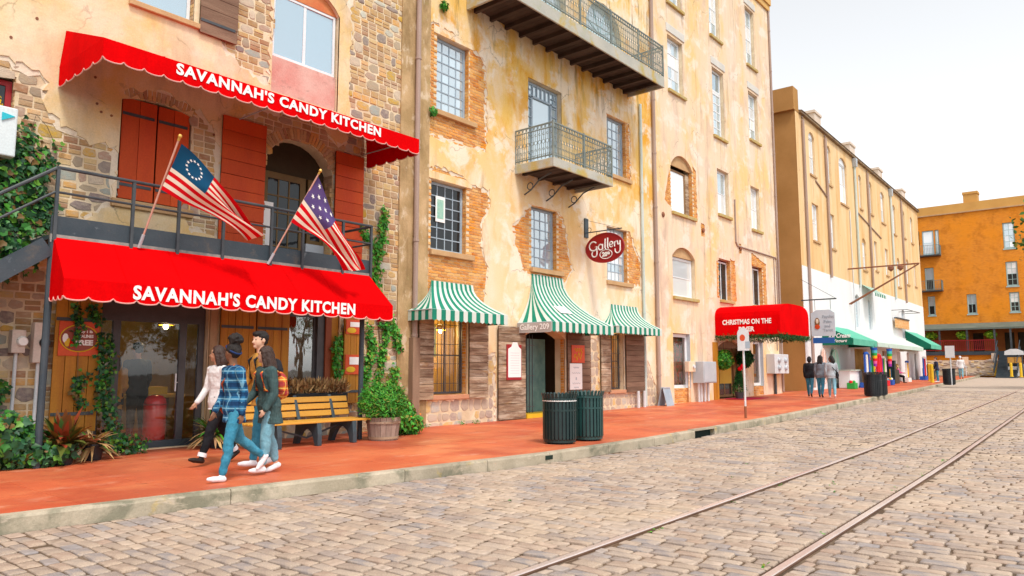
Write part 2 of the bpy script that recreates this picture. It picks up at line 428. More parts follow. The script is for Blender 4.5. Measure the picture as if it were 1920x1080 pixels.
# far end of the street: the same paving seen too flat to tell stones apart
FARPAVE = mat('far_cobbles', (.50, .40, .32), (.42, .35, .30), 1.2, (6, 1.5, 1), stains=[((.28, .2, .15), 3.0, (5, 1, 1), .58, .7, .5)], bump=.5, bscale=9, rough=.95, spec=.15)
part('far_paving', strip([46, 50, 58, 66, 75, 84], lambda x: -9.0, lambda x: kerb_y(x) + .01, lambda x: zg(x) - 0.150), FARPAVE, road)
WALKM = mat('red_pavement', (.56, .10, .04), (.64, .17, .07), .6, stains=[((.42, .075, .035), .40, None, .46, .60, .75), ((.68, .24, .10), .8, (.4, 1, 1), .52, .64, .7), ((.70, .38, .26), 2.4, (.5, 1, 1), .58, .68, .45), ((.24, .08, .045), 5.0, None, .60, .68, .55), ((.16, .07, .05), 14.0, None, .66, .71, .6)], bump=.2, bscale=18, rough=.5, spec=.3, jit=.16)
walk = thing('pavement', None, None, (0, 0, 0), kind='structure')
def slab_rows():
    """pavement slabs between kerb and wall with narrow joints"""
    xs = np.concatenate([np.arange(-3.0, 46.0, 1.0), np.arange(46, 84, 3.0)])
    tiles = []
    for a, b in zip(xs, xs[1:]):
        k = max(kerb_y(a), kerb_y(b)) + .15
        edges = np.linspace(k, 12.9, 6)
        for c, d in zip(edges, edges[1:]):
            mb = MB()
            za, zb = zg(a), zg(b)
            g = .007
            ka = (kerb_y(a) + .148 if c == k else c)
            kb = (kerb_y(b) + .148 if c == k else c)
            dz = random.uniform(-.0012, .0012)
            mb.poly([(a + g, ka, za + dz), (b - g, kb, zb + dz), (b - g, d - g, zb + dz), (a + g, d - g, za + dz),
                     (a, ka, za - .012), (b, kb, zb - .012), (b, d, zb - .012), (a, d, za - .012)],
                    [(0, 1, 2, 3), (4, 5, 1, 0), (5, 6, 2, 1), (6, 7, 3, 2), (7, 4, 0, 3)])
            part('slab', mb, WALKM, walk)
slab_rows()
struct('pavement_bed', strip(XR, lambda x: kerb_y(x) + .05, lambda x: 30.0, lambda x: zg(x) - .010), mat('pavement_joint', (.26, .07, .035), (.34, .10, .05), 1.0, rough=.9), walk)

KERBM = mat('kerb_stone', (.36, .31, .23), (.50, .43, .33), 1.8, stains=[((.17, .17, .12), 1.6, None, .50, .62, .75), ((.50, .36, .10), 2.4, None, .60, .68, .6), ((.60, .50, .40), 3.0, (1, 1, 3), .58, .66, .6)], bump=.4, bscale=22, rough=.9, spec=.15, jit=.15)
kerb = thing('kerb', None, None, (0, 0, 0), kind='structure')
def kerb_stone(xa, xb, low=None):
    ya, yb = kerb_y(xa), kerb_y(xb)
    za, zb = zg(xa), zg(xb)
    g = .006
    mb = MB()
    prof = [(0.0, -.30), (0.0, -.022), (.012, .004), (.15, .006), (.15, -.30)]
    n = len(prof)
    vs = [(xa + g, ya + d, za + h) for d, h in prof] + [(xb - g, yb + d, zb + h) for d, h in prof]
    fs = [(i, i + 1, n + i + 1, n + i) for i in range(n - 1)] + [tuple(range(n))[::-1], tuple(range(n, 2 * n))]
    mb.poly(vs, fs)
    part('kerb_stone', mb, KERBM, kerb)
xk = [-6, -3.2, -.4, 2.27, 4.4, 6.72, 8.2, 9.55, 11.3, 13.0, 14.9]
for a, b in zip(xk, xk[1:]): kerb_stone(a, b)
xk2 = [15.95, 17.5, 19.6, 21.8, 24.2, 26.8, 29.3, 32, 35, 38, 40.5, 45, 50, 55, 60, 66, 72, 78, 84]
for a, b in zip(xk2, xk2[1:]): kerb_stone(a, b)
# storm drain: an opening under a lid slab
dr = MB(); dr.box(14.906, 15.944, kerb_y(15.4) + .005, kerb_y(15.4) + .155, zg(15.4) - .02, zg(15.4) + .012)
part('drain_lid', dr, KERBM, kerb)
dr = MB(); dr.box(14.906, 15.944, kerb_y(15.4) + .12, kerb_y(15.4) + .16, zg(15.4) - .3, zg(15.4) - .025)
part('drain_recess', dr, mat('drain_dark', (.012, .025, .018), None, rough=.9), kerb)
# weep hole: dark box on the kerb face, its shade put in the colour
wh = MB()
wh.box(9.44, 9.62, 7.185, 7.215, -.10, -.035)
part('weep_hole_shade', wh, MATS['drain_dark'], kerb)

# cobbles: long side across the street, laid in rows
COBBLE = mat('cobblestone', None, (.52, .41, .33), 1.5, palette=[(.37, .285, .235), (.335, .27, .24), (.41, .315, .25), (.31, .265, .255), (.39, .28, .22), (.44, .35, .285), (.28, .25, .25), (.38, .305, .255), (.35, .26, .205)], bump=.6, bscale=9, rough=.8, spec=.22, jit=.16, fine=.25, fscale=14, stains=[((.56, .43, .31), .35, None, .48, .62, .5), ((.18, .13, .10), 5.0, None, .60, .68, .5)])
RAIL_C = lambda x: 2.80 + .0275 * (x - 5.0)          # middle of the track
def rail_gap(x, y):
    d = y - RAIL_C(x)
    return abs(abs(d) - .735) < .085
def make_cobbles():
    out = []
    x = -2.0
    row = 0
    while x < 46.0:
        w = random.uniform(.095, .15) if x < 30 else .17
        y = -5.0 + random.uniform(0, .2)
        ky = kerb_y(x) - .012
        while y < ky - .05:
            L = random.uniform(.15, .32)
            if y + L > ky - .20 and y + L < ky: L = min(ky - y, .33)
            yc = y + L / 2
            if y + L > ky: L = ky - y; yc = y + L / 2
            # cut at the rails
            cutd = False
            for sgn in (-1, 1):
                ry = RAIL_C(x + w / 2) + sgn * .7175
                lo, hi = ry - .070, ry + .070
                if y < hi and y + L > lo:
                    if y < lo - .05: L = lo - y
                    else:
                        y = hi + .004; cutd = True
            if cutd: continue
            if L > .05:
                out.append((x + w / 2, y + L / 2, L, w))
            y += L + random.uniform(.006, .014)
        x += w + random.uniform(.006, .013)
        row += 1
    return np.array(out)
cb = make_cobbles()
cx, cy, cl, cw = cb.T
N = len(cb)
crot = rng.normal(0, .05, N)
cdz = np.clip(rng.normal(0, .0035, N), -.008, .008) + .002 * np.sin(cx * 2.1) + .003 * np.sin(cy * 1.3 + cx * .7)
crnd = rng.random(N)
# beside the kerb sand has washed over the stones
kd = np.array([kerb_y(v) for v in cx]) - cy
cdz -= .009 * np.exp(-(kd / .38) ** 2) * (np.sin(cx * 1.9) * np.sin(cx * .63 + 1) > -.15)
zz = np.array([zg(v) for v in cx]) - .150 + cdz
# share of the picture each one takes: the nearest in view become single stones
rel = np.stack([cx, cy, zz - CAM_H], 1)
dep = rel @ np.array(FWD); sx = rel @ np.array(RGT) / dep; sy = rel @ np.array(UPV) / dep
vis = (dep > .5) & (np.abs(sx) < .72) & (sy > -.405)
score = np.where(vis, cl * cw / np.maximum(dep, .1) ** 3, 0)
order = np.argsort(-score)
single = np.zeros(N, bool); single[order[:300]] = True

def cobble_proto(seed, k=12):
    r = np.random.default_rng(seed)
    q, p = .40, .455
    base = np.array([(.5, 0), (.5, p), (q, .5), (0, .5), (-q, .5), (-.5, p), (-.5, 0), (-.5, -p), (-q, -.5), (0, -.5), (q, -.5), (.5, -p)])
    px, py = (base * r.uniform(.93, 1.0, base.shape)).T
    j = r.uniform(.98, 1.01, k)
    tilt = r.normal(0, .05, 2)
    rings = []
    for sc, z in ((1.0, -.035), (.990, -.007), (.95, -.0006), (.76, .0012 + r.normal(0, .001))):
        rings.append(np.stack([px * sc * j, py * sc * j, z + (px * tilt[0] + py * tilt[1]) * .06 * (z > -.02)], 1))
    v = np.concatenate(rings + [np.array([[0, 0, .0018]])])
    f = []
    for i in range(3):
        for a in range(k):
            f.append((i * k + a, i * k + (a + 1) % k, (i + 1) * k + (a + 1) % k, (i + 1) * k + a))
    top_ = [(3 * k + a, 3 * k + (a + 1) % k, 4 * k) for a in range(k)]
    return v, np.array(f), np.array(top_)
PROT = [cobble_proto(100 + i) for i in range(8)]
pmesh = []
for i, (v, f, t) in enumerate(PROT):
    me = bpy.data.meshes.new('cobblestone'); me.from_pydata(v.tolist(), [], f.tolist() + t.tolist())
    me.polygons.foreach_set('use_smooth', [True] * len(me.polygons)); me.materials.append(COBBLE); pmesh.append(me)
for i in np.flatnonzero(single):
    o = bpy.data.objects.new('cobblestone', pmesh[i % 8]); COL.objects.link(o); o.parent = road
    o.location = (cx[i], cy[i], zz[i]); o.scale = (cw[i], cl[i], 1); o.rotation_euler = (0, 0, crot[i])
def bulk(idx, name, parent, simple=False):
    """all further stones as one part"""
    vs, fs3, fs4, r3, r4, off = [], [], [], [], [], 0
    for p in range(8):
        ids = idx[idx % 8 == p]
        if not len(ids): continue
        v, f, t = PROT[p]
        if simple:
            v = v[12:]; f = f[f.min(1) >= 12] - 12; t = t - 12
        ca, sa = np.cos(crot[ids]), np.sin(crot[ids])
        X = v[:, 0][None] * cw[ids][:, None]; Y = v[:, 1][None] * cl[ids][:, None]
        W = np.stack([cx[ids][:, None] + X * ca[:, None] - Y * sa[:, None], cy[ids][:, None] + X * sa[:, None] + Y * ca[:, None], zz[ids][:, None] + v[:, 2][None]], 2)
        m = len(v)
        base = off + np.arange(len(ids)) * m
        fs4.append((base[:, None, None] + f[None]).reshape(-1, 4)); fs3.append((base[:, None, None] + t[None]).reshape(-1, 3))
        r4.append(np.repeat(crnd[ids], len(f))); r3.append(np.repeat(crnd[ids], len(t)))
        vs.append(W.reshape(-1, 3)); off += m * len(ids)
    np_mesh(name, np.concatenate(vs), np.concatenate(fs4), np.concatenate(fs3), np.concatenate(r4 + r3), COBBLE, parent, True)
def np_mesh(name, V, F4, F3, rv, material, parent, smooth=False, kind='stuff'):
    me = bpy.data.meshes.new(name)
    n4, n3 = (len(F4) if F4 is not None else 0), (len(F3) if F3 is not None else 0)
    me.vertices.add(len(V)); me.vertices.foreach_set('co', V.astype(np.float32).ravel())
    loops = np.concatenate([a.ravel() for a in (F4, F3) if a is not None and len(a)]).astype(np.int32)
    me.loops.add(len(loops)); me.loops.foreach_set('vertex_index', loops)
    me.polygons.add(n4 + n3)
    st = np.concatenate([np.arange(n4) * 4, n4 * 4 + np.arange(n3) * 3]).astype(np.int32)
    me.polygons.foreach_set('loop_start', st)
    me.update(calc_edges=True)
    me.attributes.new('rnd', 'FLOAT', 'FACE').data.foreach_set('value', rv.astype(np.float32))
    if smooth: me.polygons.foreach_set('use_smooth', [True] * (n4 + n3))
    me.materials.append(material)
    me.validate()
    o = bpy.data.objects.new(name, me); COL.objects.link(o); o.parent = parent
    if kind: o['kind'] = kind
    return o
rest = np.flatnonzero(~single)
bulk(rest[cx[rest] < 15], 'cobble_field', road)
bulk(rest[cx[rest] >= 15], 'distant_cobble_field', road, True)

RAILM = mat('worn_rail_steel', (.66, .53, .50), (.78, .68, .65), 1.5, (.3, 3, 3), rough=.30, metal=.5, spec=.5, stains=[((.20, .09, .05), 2.0, (.4, 2, 2), .58, .75, .6)])
RAILB = mat('rail_rust', (.09, .045, .028), (.14, .075, .045), 3.0, rough=.9)
for sgn, lab in ((1, 'steel tramway rail nearer the pavement, set flush in the cobbles'), (-1, 'steel tramway rail farther from the pavement, set flush in the cobbles')):
    t = thing('tram_rail', lab, 'rail', (5, RAIL_C(5) + sgn * .7175, -.16), group='tram rails in the street')
    head, web = MB(), MB()
    xs = list(range(-6, 84, 3))
    prof = [(-.030, .004), (-.026, .0135), (.026, .0135), (.030, .004)]
    lipp = [(.036, -.10), (.036, -.045), (.066, -.045), (.066, -.010), (.072, -.010), (.072, -.10)]
    lipq = [(-.072, -.10), (-.072, -.012), (-.058, -.020), (-.044, -.03), (-.037, -.03), (-.037, -.10)]
    def sweep(mb, pr):
        n = len(pr)
        vs = [(x, RAIL_C(x) + sgn * .7175 - sgn * d, zg(x) - .150 + h) for x in xs for d, h in pr]
        fs = [(i * n + k, i * n + k + 1, (i + 1) * n + k + 1, (i + 1) * n + k) for i in range(len(xs) - 1) for k in range(n - 1)]
        mb.poly(vs, fs)
    sweep(head, prof); sweep(web, lipp); sweep(web, lipq); sweep(web, [(-.037, -.10), (-.037, -.004), (-.0295, .005)]); sweep(web, [(.0295, .005), (.037, -.004), (.037, -.10)])
    part('rail_head', head, RAILM, t)
    part('flangeway', web, RAILB, t)
# ------------------------------------------------------------------ masonry tools
Y0 = 12.6                                         # the common building line
def inpoly(x, z, poly):
    c = False
    j = len(poly) - 1
    for i in range(len(poly)):
        xi, zi = poly[i]; xj, zj = poly[j]
        if (zi > z) != (zj > z) and x < (xj - xi) * (z - zi) / (zj - zi) + xi: c = not c
        j = i
    return c
def rect(x0, x1, z0, z1): return [(x0, z0), (x1, z0), (x1, z1), (x0, z1)]
def arch(x0, x1, z0, z1, rise, n=10):
    """opening whose top bows up by rise (crown at z1)"""
    pts = [(x0, z0), (x1, z0)]
    w = (x1 - x0) / 2; xc = (x0 + x1) / 2
    rad = (w * w + rise * rise) / (2 * rise); zc = z1 - rad
    a0 = math.asin(w / rad)
    for i in range(n + 1):
        a = a0 - 2 * a0 * i / n
        pts.append((xc + rad * math.sin(a), zc + rad * math.cos(a)))
    return pts
def ragged(poly, amp=.05, step=.14, seed=1):
    r = random.Random(seed)
    out = []
    for (xa, za), (xb, zb) in zip(poly, poly[1:] + poly[:1]):
        L = math.hypot(xb - xa, zb - za); n = max(1, int(L / step))
        for i in range(n):
            t = i / n
            out.append((xa + (xb - xa) * t + r.uniform(-amp, amp), za + (zb - za) * t + r.uniform(-amp, amp)))
    return out
def shrink(poly, d):
    cx_, cz_ = sum(p[0] for p in poly) / len(poly), sum(p[1] for p in poly) / len(poly)
    out = []
    for x, z in poly:
        L = math.hypot(x - cx_, z - cz_); k = max(.3, (L - d) / L); out.append((cx_ + (x - cx_) * k, cz_ + (z - cz_) * k))
    return out
def sheet(outer, holes, y, depth):
    """a wall face at y with real openings; the opening sides run back by depth"""
    pts, edges = [], []
    for loop in [outer] + holes:
        n = len(pts)
        pts += [Vector(p) for p in loop]
        edges += [(n + i, n + (i + 1) % len(loop)) for i in range(len(loop))]
    vs, es, fs, *_ = delaunay_2d_cdt(pts, edges, [], 0, 1e-5)
    keep = []
    for f in fs:
        cx_ = sum(vs[i].x for i in f) / len(f); cz_ = sum(vs[i].y for i in f) / len(f)
        if inpoly(cx_, cz_, outer) and not any(inpoly(cx_, cz_, h) for h in holes): keep.append(f)
    mb = MB()
    n = len(vs)
    V = [(v.x, y, v.y) for v in vs] + [(v.x, y + depth, v.y) for v in vs]
    F = []
    cnt = {}
    for f in keep:
        F.append(tuple(f))
        for a, b in zip(f, f[1:] + f[:1]): cnt[(a, b)] = 1
    for (a, b) in cnt:
        if (b, a) not in cnt: F.append((b, a, n + a, n + b))
    mb.poly(V, F)
    return mb

def brick_proto(seed):
    r = random.Random(seed)
    v = []
    for (s, y) in ((1.0, 0.0), (1.0, -.72), (.93, -1.0)):
        for sx_, sz_ in ((-1, -1), (1, -1), (1, 1), (-1, 1)):
            j = r.uniform(.96, 1.0) if y < 0 else 1.0
            hz = s if s == 1.0 else .86
            v.append((.5 * sx_ * s * j, y * (r.uniform(.9, 1.05) if y < -.9 else 1), .5 * sz_ * hz * j))
    f = []
    for k in range(2):
        for a in range(4): f.append((k * 4 + a, k * 4 + (a + 1) % 4, k * 4 + 4 + (a + 1) % 4, k * 4 + 4 + a))
    f.append((8, 9, 10, 11))
    return v, f
def stone_proto(seed, n=9):
    r = random.Random(seed)
    ang = sorted(2 * math.pi * (i + r.uniform(-.25, .25)) / n for i in range(n))
    base = []
    for a in ang:
        c, s = math.cos(a), math.sin(a); e = 9.0
        q = 1 / (abs(c) ** e + abs(s) ** e) ** (1 / e) * .5 * r.uniform(.90, 1.03)
        base.append((c * q, s * q))
    v = []
    for sc, y in ((1.0, 0.0), (1.0, -.4), (.955, -.85), (.82, -1.0)):
        for (px, pz) in base: v.append((px * sc, y * (r.uniform(.85, 1.1) if y < -.5 else 1), pz * sc))
    f = []
    for k in range(3):
        for a in range(n): f.append((k * n + a, k * n + (a + 1) % n, (k + 1) * n + (a + 1) % n, (k + 1) * n + a))
    f.append(tuple(range(3 * n, 4 * n)))
    return v, f
BP = [brick_proto(i) for i in range(6)]
SP = [stone_proto(50 + i) for i in range(10)]
def set_pieces(items, parent, name, material, nsingle, smooth=False):
    """items: (x, z, w, h, d, yback, rot, proto). The largest in view are single objects, the rest one part"""
    if not items: return
    og = world_org(parent)
    key = lambda it: -it[2] * it[3] / (it[0] ** 2 + it[5] ** 2)
    items = sorted(items, key=key)
    meshes = {}
    for i, it in enumerate(items[:nsingle]):
        x, z, w, h, d, yb, rot, pr = it
        k = id(pr)
        if k not in meshes:
            me = bpy.data.meshes.new(name); me.from_pydata(pr[0], [], pr[1]); me.materials.append(material)
            if smooth: me.polygons.foreach_set('use_smooth', [True] * len(pr[1]))
            meshes[k] = me
        o = bpy.data.objects.new(name, meshes[k]); COL.objects.link(o); o.parent = parent
        o.location = (x - og[0], yb - og[1], z - og[2]); o.scale = (w, d, h); o.rotation_euler = (0, rot, 0)
    if len(items) > nsingle:
        mb = MB()
        for x, z, w, h, d, yb, rot, pr in items[nsingle:]:
            c, s = math.cos(rot), math.sin(rot)
            mb.poly([(x + a * w * c + b * h * s, yb + y * d, z - a * w * s + b * h * c) for a, y, b in pr[0]], pr[1], random.random() + .001)
        o = part(name + '_field', mb, material, parent, smooth=smooth, kind='stuff')
def lay_bricks(poly, openings, yb, grow=.12, d=.014, L=.215, H=.075, seed=3):
    r = random.Random(seed)
    xs = [p[0] for p in poly]; zs = [p[1] for p in poly]
    cxm, czm = sum(xs) / len(xs), sum(zs) / len(zs)
    out = []
    z = min(zs) - grow; k = 0
    while z < max(zs) + grow:
        x = min(xs) - grow + (L / 2 if k % 2 else 0)
        while x < max(xs) + grow:
            x0, x1 = x + .005, x + L - .005
            zc = z + H / 2; xc = (x0 + x1) / 2
            inside = inpoly(xc, zc, poly) or any(inpoly(xc + dx, zc + dz, poly) for dx, dz in ((grow, 0), (-grow, 0), (0, grow), (0, -grow)))
            if inside:
                for op in openings:
                    ox0, ox1 = min(p[0] for p in op), max(p[0] for p in op)
                    oz0, oz1 = min(p[1] for p in op), max(p[1] for p in op)
                    if oz0 - .01 < zc < oz1 + .01:
                        if inpoly(xc, zc, op): inside = False
                        elif x0 < ox0 < x1: x1 = ox0
                        elif x0 < ox1 < x1: x0 = ox1
                if inside and x1 - x0 > .04:
                    out.append(((x0 + x1) / 2, zc, x1 - x0, H - .011, d * r.uniform(.7, 1.3), yb, r.uniform(-.008, .008), BP[r.randrange(6)]))
            x += L
        z += H; k += 1
    return out
def lay_rubble(poly, openings, yb, mixs=.5, seed=5, hmin=.10, hmax=.24):
    r = random.Random(seed)
    xs = [p[0] for p in poly]; zs = [p[1] for p in poly]
    bricks, stones = [], []
    z = min(zs) - .1
    def ok(x, zc): return inpoly(x, zc, poly) and not any(inpoly(x, zc, o) for o in openings)
    while z < max(zs) + .1:
        h = r.uniform(hmin, hmax)
        x = min(xs) - .1 - r.uniform(0, .2)
        while x < max(xs) + .1:
            if r.random() < mixs:
                w = r.uniform(.10, .38)
                xc, zc = x + w / 2, z + h / 2
                if ok(xc, zc):
                    stones.append((xc, zc, w * r.uniform(.9, 1.0), h * r.uniform(.86, 1.02), r.uniform(.007, .018), yb, r.uniform(-.06, .06), SP[r.randrange(10)]))
            else:
                w = r.uniform(.19, .23); n = max(1, int(h / .078)); bh = h / n
                for k in range(n):
                    zc = z + bh * (k + .5)
                    if ok(x + w / 2, zc):
                        bricks.append((x + w / 2, zc, w - .020, bh - .018, r.uniform(.008, .020), yb, r.uniform(-.03, .03), BP[r.randrange(6)]))
            x += w + .008
        z += h + .008
    return bricks, stones
def arch_bricks(x0, x1, z1, rise, yb, h=.22, w=.075, d=.018):
    """a ring of bricks on edge over an opening"""
    hw = (x1 - x0) / 2; xc = (x0 + x1) / 2
    rad = (hw * hw + rise * rise) / (2 * rise); zc = z1 - rad
    a0 = math.asin(hw / rad); n = int(2 * a0 * (rad + h / 2) / w)
    out = []
    for i in range(n):
        a = -a0 + 2 * a0 * (i + .5) / n
        out.append((xc + (rad + h / 2 + .01) * math.sin(a), zc + (rad + h / 2 + .01) * math.cos(a), w - .012, h, d, yb, a, BP[i % 6]))
    return out
def jamb(parent, x, z0, z1, y0, y1, material, side=1):
    """brick courses on the side of an opening (right jamb faces -X)"""
    mb = MB(); z = z0; k = 0
    while z < z1 - .03:
        ys = [y0, (y0 + y1) / 2 + (.04 if k % 2 else -.04), y1]
        for a, b in zip(ys, ys[1:]):
            mb.box(x - .012 * side if side > 0 else x, x if side > 0 else x + .012, a + .004, b - .004, z + .005, min(z1, z + .07), r=random.random())
        z += .075; k += 1
    return part('jamb_bricks', mb, material, parent, kind='stuff')

def unit_box(name, material):
    mb = MB(); mb.box(-.5, .5, -.5, .5, -.5, .5)
    me = mb.mesh(name); me.materials.append(material); return me
PANE = {}
def panes(parent, cells, y, gm, tilt=.7):
    og = world_org(parent)
    if gm.name not in PANE: PANE[gm.name] = unit_box('pane', gm)
    for (a, b, c, d) in cells:
        o = bpy.data.objects.new('pane', PANE[gm.name]); COL.objects.link(o); o.parent = parent
        o.location = ((a + b) / 2 - og[0], y - og[1], (c + d) / 2 - og[2])
        o.scale = (b - a, .006, d - c)
        o.rotation_euler = (R(random.uniform(-tilt, tilt)), 0, R(random.uniform(-tilt, tilt)))
def window(parent, x0, x1, z0, z1, y, nx=1, nz=2, fm=None, gm=None, fw=.055, mw=.018, dp=.05, name='window', label=None, rail=None, gms=None, tilt=.7):
    """frame and glazing bars as one part, each pane a sub-part. y = front of the frame"""
    mb = MB()
    mb.box(x0, x0 + fw, y, y + dp, z0, z1); mb.box(x1 - fw, x1, y, y + dp, z0, z1)
    mb.box(x0 + fw, x1 - fw, y + .001, y + dp, z1 - fw, z1); mb.box(x0 + fw, x1 - fw, y + .001, y + dp, z0, z0 + fw)
    gx = np.linspace(x0 + fw, x1 - fw, nx + 1); gz = np.linspace(z0 + fw, z1 - fw, nz + 1)
    for g in gx[1:-1]: mb.box(g - mw / 2, g + mw / 2, y + .012, y + dp - .012, z0 + fw, z1 - fw)
    for i, g in enumerate(gz[1:-1]):
        w2 = mw / 2 if rail is None or i + 1 != rail else mw * 1.4
        mb.box(x0 + fw, x1 - fw, y + .010, y + dp - .010, g - w2, g + w2)
    o = part(name, mb, fm, parent, label=label)
    cells = [(a, b, c, d) for a, b in zip(gx, gx[1:]) for c, d in zip(gz, gz[1:])]
    if gms and gms[0] == 'half':                            # blinds drawn over the upper half
        zm = (z0 + z1) / 2
        panes(o, [c for c in cells if (c[2] + c[3]) / 2 > zm], y + dp * .55, gms[1], tilt); panes(o, [c for c in cells if (c[2] + c[3]) / 2 <= zm], y + dp * .55, gms[2], tilt)
    elif gms:
        for g_ in gms:
            panes(o, [c for i, c in enumerate(cells) if gms[(i * 7 + i // 3) % len(gms)] is g_], y + dp * .55, g_, tilt)
    else:
        panes(o, cells, y + dp * .55, gm, tilt)
    return o
def sill(parent, x0, x1, z, y, material=None, h=.10, out=.07):
    mb = MB(); mb.box(x0, x1, y - out, y + .12, z - h, z)
    return part('sill', mb, material or SILL, parent, bevel=.012)
def leaf(parent, x0, x1, z0, z1, y, n, vertical, material, name='shutter', thick=.035, straps=True, label=None, backm=None, strapm=None):
    """a boarded leaf lying along the wall: battens behind, each board a sub-part"""
    mb = MB(); mb.box(x0 + .01, x1 - .01, y, y + .02, z0 + .01, z1 - .01)
    o = part(name, mb, backm or DARK, parent, label=label)
    e = np.linspace(x0, x1, n + 1) if vertical else np.linspace(z0, z1, n + 1)
    for a, b in zip(e, e[1:]):
        p = MB(); j = random.uniform(-.004, .004); g = .004
        if vertical: p.box(a + g, b - g, y - thick + j, y - .002, z0 + random.uniform(0, .012), z1 - random.uniform(0, .012))
        else: p.box(x0 + random.uniform(0, .008), x1 - random.uniform(0, .008), y - thick + j, y - .002, a + g, b - g)
        part('board', p, material, o, bevel=.004)
    if straps:
        for f in (.14, .84):
            s = MB(); zz_ = z0 + (z1 - z0) * f
            s.box(x0 + .01, x0 + (x1 - x0) * .92, y - thick - .012, y - thick + .001, zz_ - .025, zz_ + .025)
            part('strap_hinge', s, strapm or IRON, o)
    return o
def pipe(parent, pts, rad, material, name='downpipe', clips=True):
    mb = MB(); mb.tube(pts, rad, 10)
    for i in range(len(pts) - 1):
        p, q = Vector(pts[i]), Vector(pts[i + 1])
        if clips and (q - p).length > 1.5 and abs((q - p).normalized().z) > .9:
            k = int((q - p).length / 1.9)
            for j in range(k):
                c = p.lerp(q, (j + .5) / k)
                mb.tube([c + Vector((0, 0, -.03)), c + Vector((0, 0, .03))], rad * 1.22, 10)
    return part(name, mb, material, parent, smooth=False)

# text as flat print: a mesh a few millimetres proud of its surface
def text_mesh(body, size, bold=0.0, extrude=.002, shear=0.0, space=1.0):
    cu = bpy.data.curves.new('lettering', 'FONT')
    cu.body = body; cu.size = size; cu.align_x = 'CENTER'; cu.align_y = 'CENTER'
    cu.extrude = extrude; cu.offset = bold; cu.shear = shear; cu.space_character = space
    cu.resolution_u = 3
    ob = bpy.data.objects.new('lettering', cu)
    me = bpy.data.meshes.new_from_object(ob)
    bpy.data.objects.remove(ob)
    return me
def lettering(parent, body, size, pos, u, v, material, bold=0.0, width=None, height=None, name='lettering', **k):
    """print running along u, upright along v, its centre at pos (world)"""
    me = text_mesh(body, size, bold, **k)
    u, v = Vector(u).normalized(), Vector(v).normalized()
    n = u.cross(v)
    co = np.empty(len(me.vertices) * 3, np.float32); me.vertices.foreach_get('co', co); co = co.reshape(-1, 3)
    mn, mx = co.min(0), co.max(0)
    co -= (mn + mx) / 2
    if width: co[:, 0] *= width / (mx[0] - mn[0])
    if height: co[:, 1] *= height / (mx[1] - mn[1])
    og = np.array(world_org(parent))
    W = np.array(pos) - og + co[:, :1] * np.array(u) + co[:, 1:2] * np.array(v) + co[:, 2:3] * np.array(n)
    me.vertices.foreach_set('co', W.astype(np.float32).ravel()); me.update()
    me.materials.clear(); me.materials.append(material)
    # each letter is a piece of its own
    nv = len(me.vertices); root = list(range(nv))
    def find(a):
        while root[a] != a: root[a] = root[root[a]]; a = root[a]
        return a
    for e in me.edges: root[find(e.vertices[0])] = find(e.vertices[1])
    groups = {}
    for p in me.polygons: groups.setdefault(find(p.vertices[0]), []).append(tuple(p.vertices))
    for fs in groups.values():
        ids = sorted({i for f in fs for i in f}); ix = {a: k for k, a in enumerate(ids)}
        m2 = bpy.data.meshes.new('letter'); m2.from_pydata([tuple(W[i]) for i in ids], [], [tuple(ix[i] for i in f) for f in fs]); m2.materials.append(material)
        o = bpy.data.objects.new('letter', m2); COL.objects.link(o); o.parent = parent
    bpy.data.meshes.remove(me)
# ------------------------------------------------------------------ the candy shop building
b1 = thing('shop_building', 'old cream plastered brick and stone building with two red awnings and steel balcony', 'building', (5.0, Y0, 0))
O1 = dict(win1=arch(5.05, 6.08, 7.56, 9.35, .18), win2=arch(7.68, 9.27, 6.78, 9.32, .42), redw=rect(2.4, 3.42, 4.25, 5.72),
          shut=arch(4.93, 6.15, 4.12, 5.92, .10), door=arch(7.62, 9.22, 3.22, 5.95, .55), shop=rect(4.80, 6.62, .02, 2.45), disp=rect(8.25, 9.47, .95, 2.45))
OPS1 = list(O1.values())
out1 = rect(-8, 11.05, -.3, 13.6)
PAT1 = dict(
    right=[(9.56, -.35), (11.12, -.35), (11.12, 13.7), (9.58, 13.7), (9.56, 6.2), (9.3, 6.1), (9.25, 3.2), (9.5, 2.8)],
    upper=[(6.42, 7.62), (6.62, 7.30), (7.05, 7.02), (7.62, 6.86), (7.66, 9.4), (9.0, 10.2), (9.56, 9.0), (9.6, 11.5), (6.2, 11.5), (6.1, 9.0)],
    lowleft=[(3.45, 3.05), (4.90, 3.95), (4.92, 5.0), (4.5, 4.92), (4.1, 5.12), (3.86, 5.3), (3.78, 5.85), (3.44, 5.95), (2.3, 5.95), (2.2, 3.05)],
    pier=[(6.13, 3.75), (6.72, 3.7), (6.72, 5.2), (6.55, 5.75), (6.3, 5.98), (5.6, 6.12), (5.0, 6.02), (5.0, 5.9), (6.13, 5.9)],
    archp=[(7.0, 3.2), (9.4, 3.2), (9.5, 6.0), (8.9, 6.45), (8.2, 6.5), (7.5, 6.35), (7.0, 6.05)],
    lower=[(2.2, -.2), (4.4, -.2), (4.4, 2.9), (2.2, 2.9)],
    base=[(7.9, -.2), (10.2, -.2), (10.2, .95), (7.9, .95)])
UNDER = mat('plaster_undercoat', (.72, .60, .46), (.80, .70, .56), 3.0, rough=.95, spec=.1, bump=.6, bscale=14)
rag1 = {k: ragged(v, .06, .085, i + 3) for i, (k, v) in enumerate(PAT1.items())}
part('plaster', sheet(out1, list(rag1.values()) + [o for k, o in O1.items()], Y0, .034), P_B1, b1)
part('undercoat', sheet(out1, [ragged(shrink(v, .09), .06, .09, i + 30) for i, v in enumerate(PAT1.values())] + OPS1, Y0 + .019, .014), UNDER, b1)
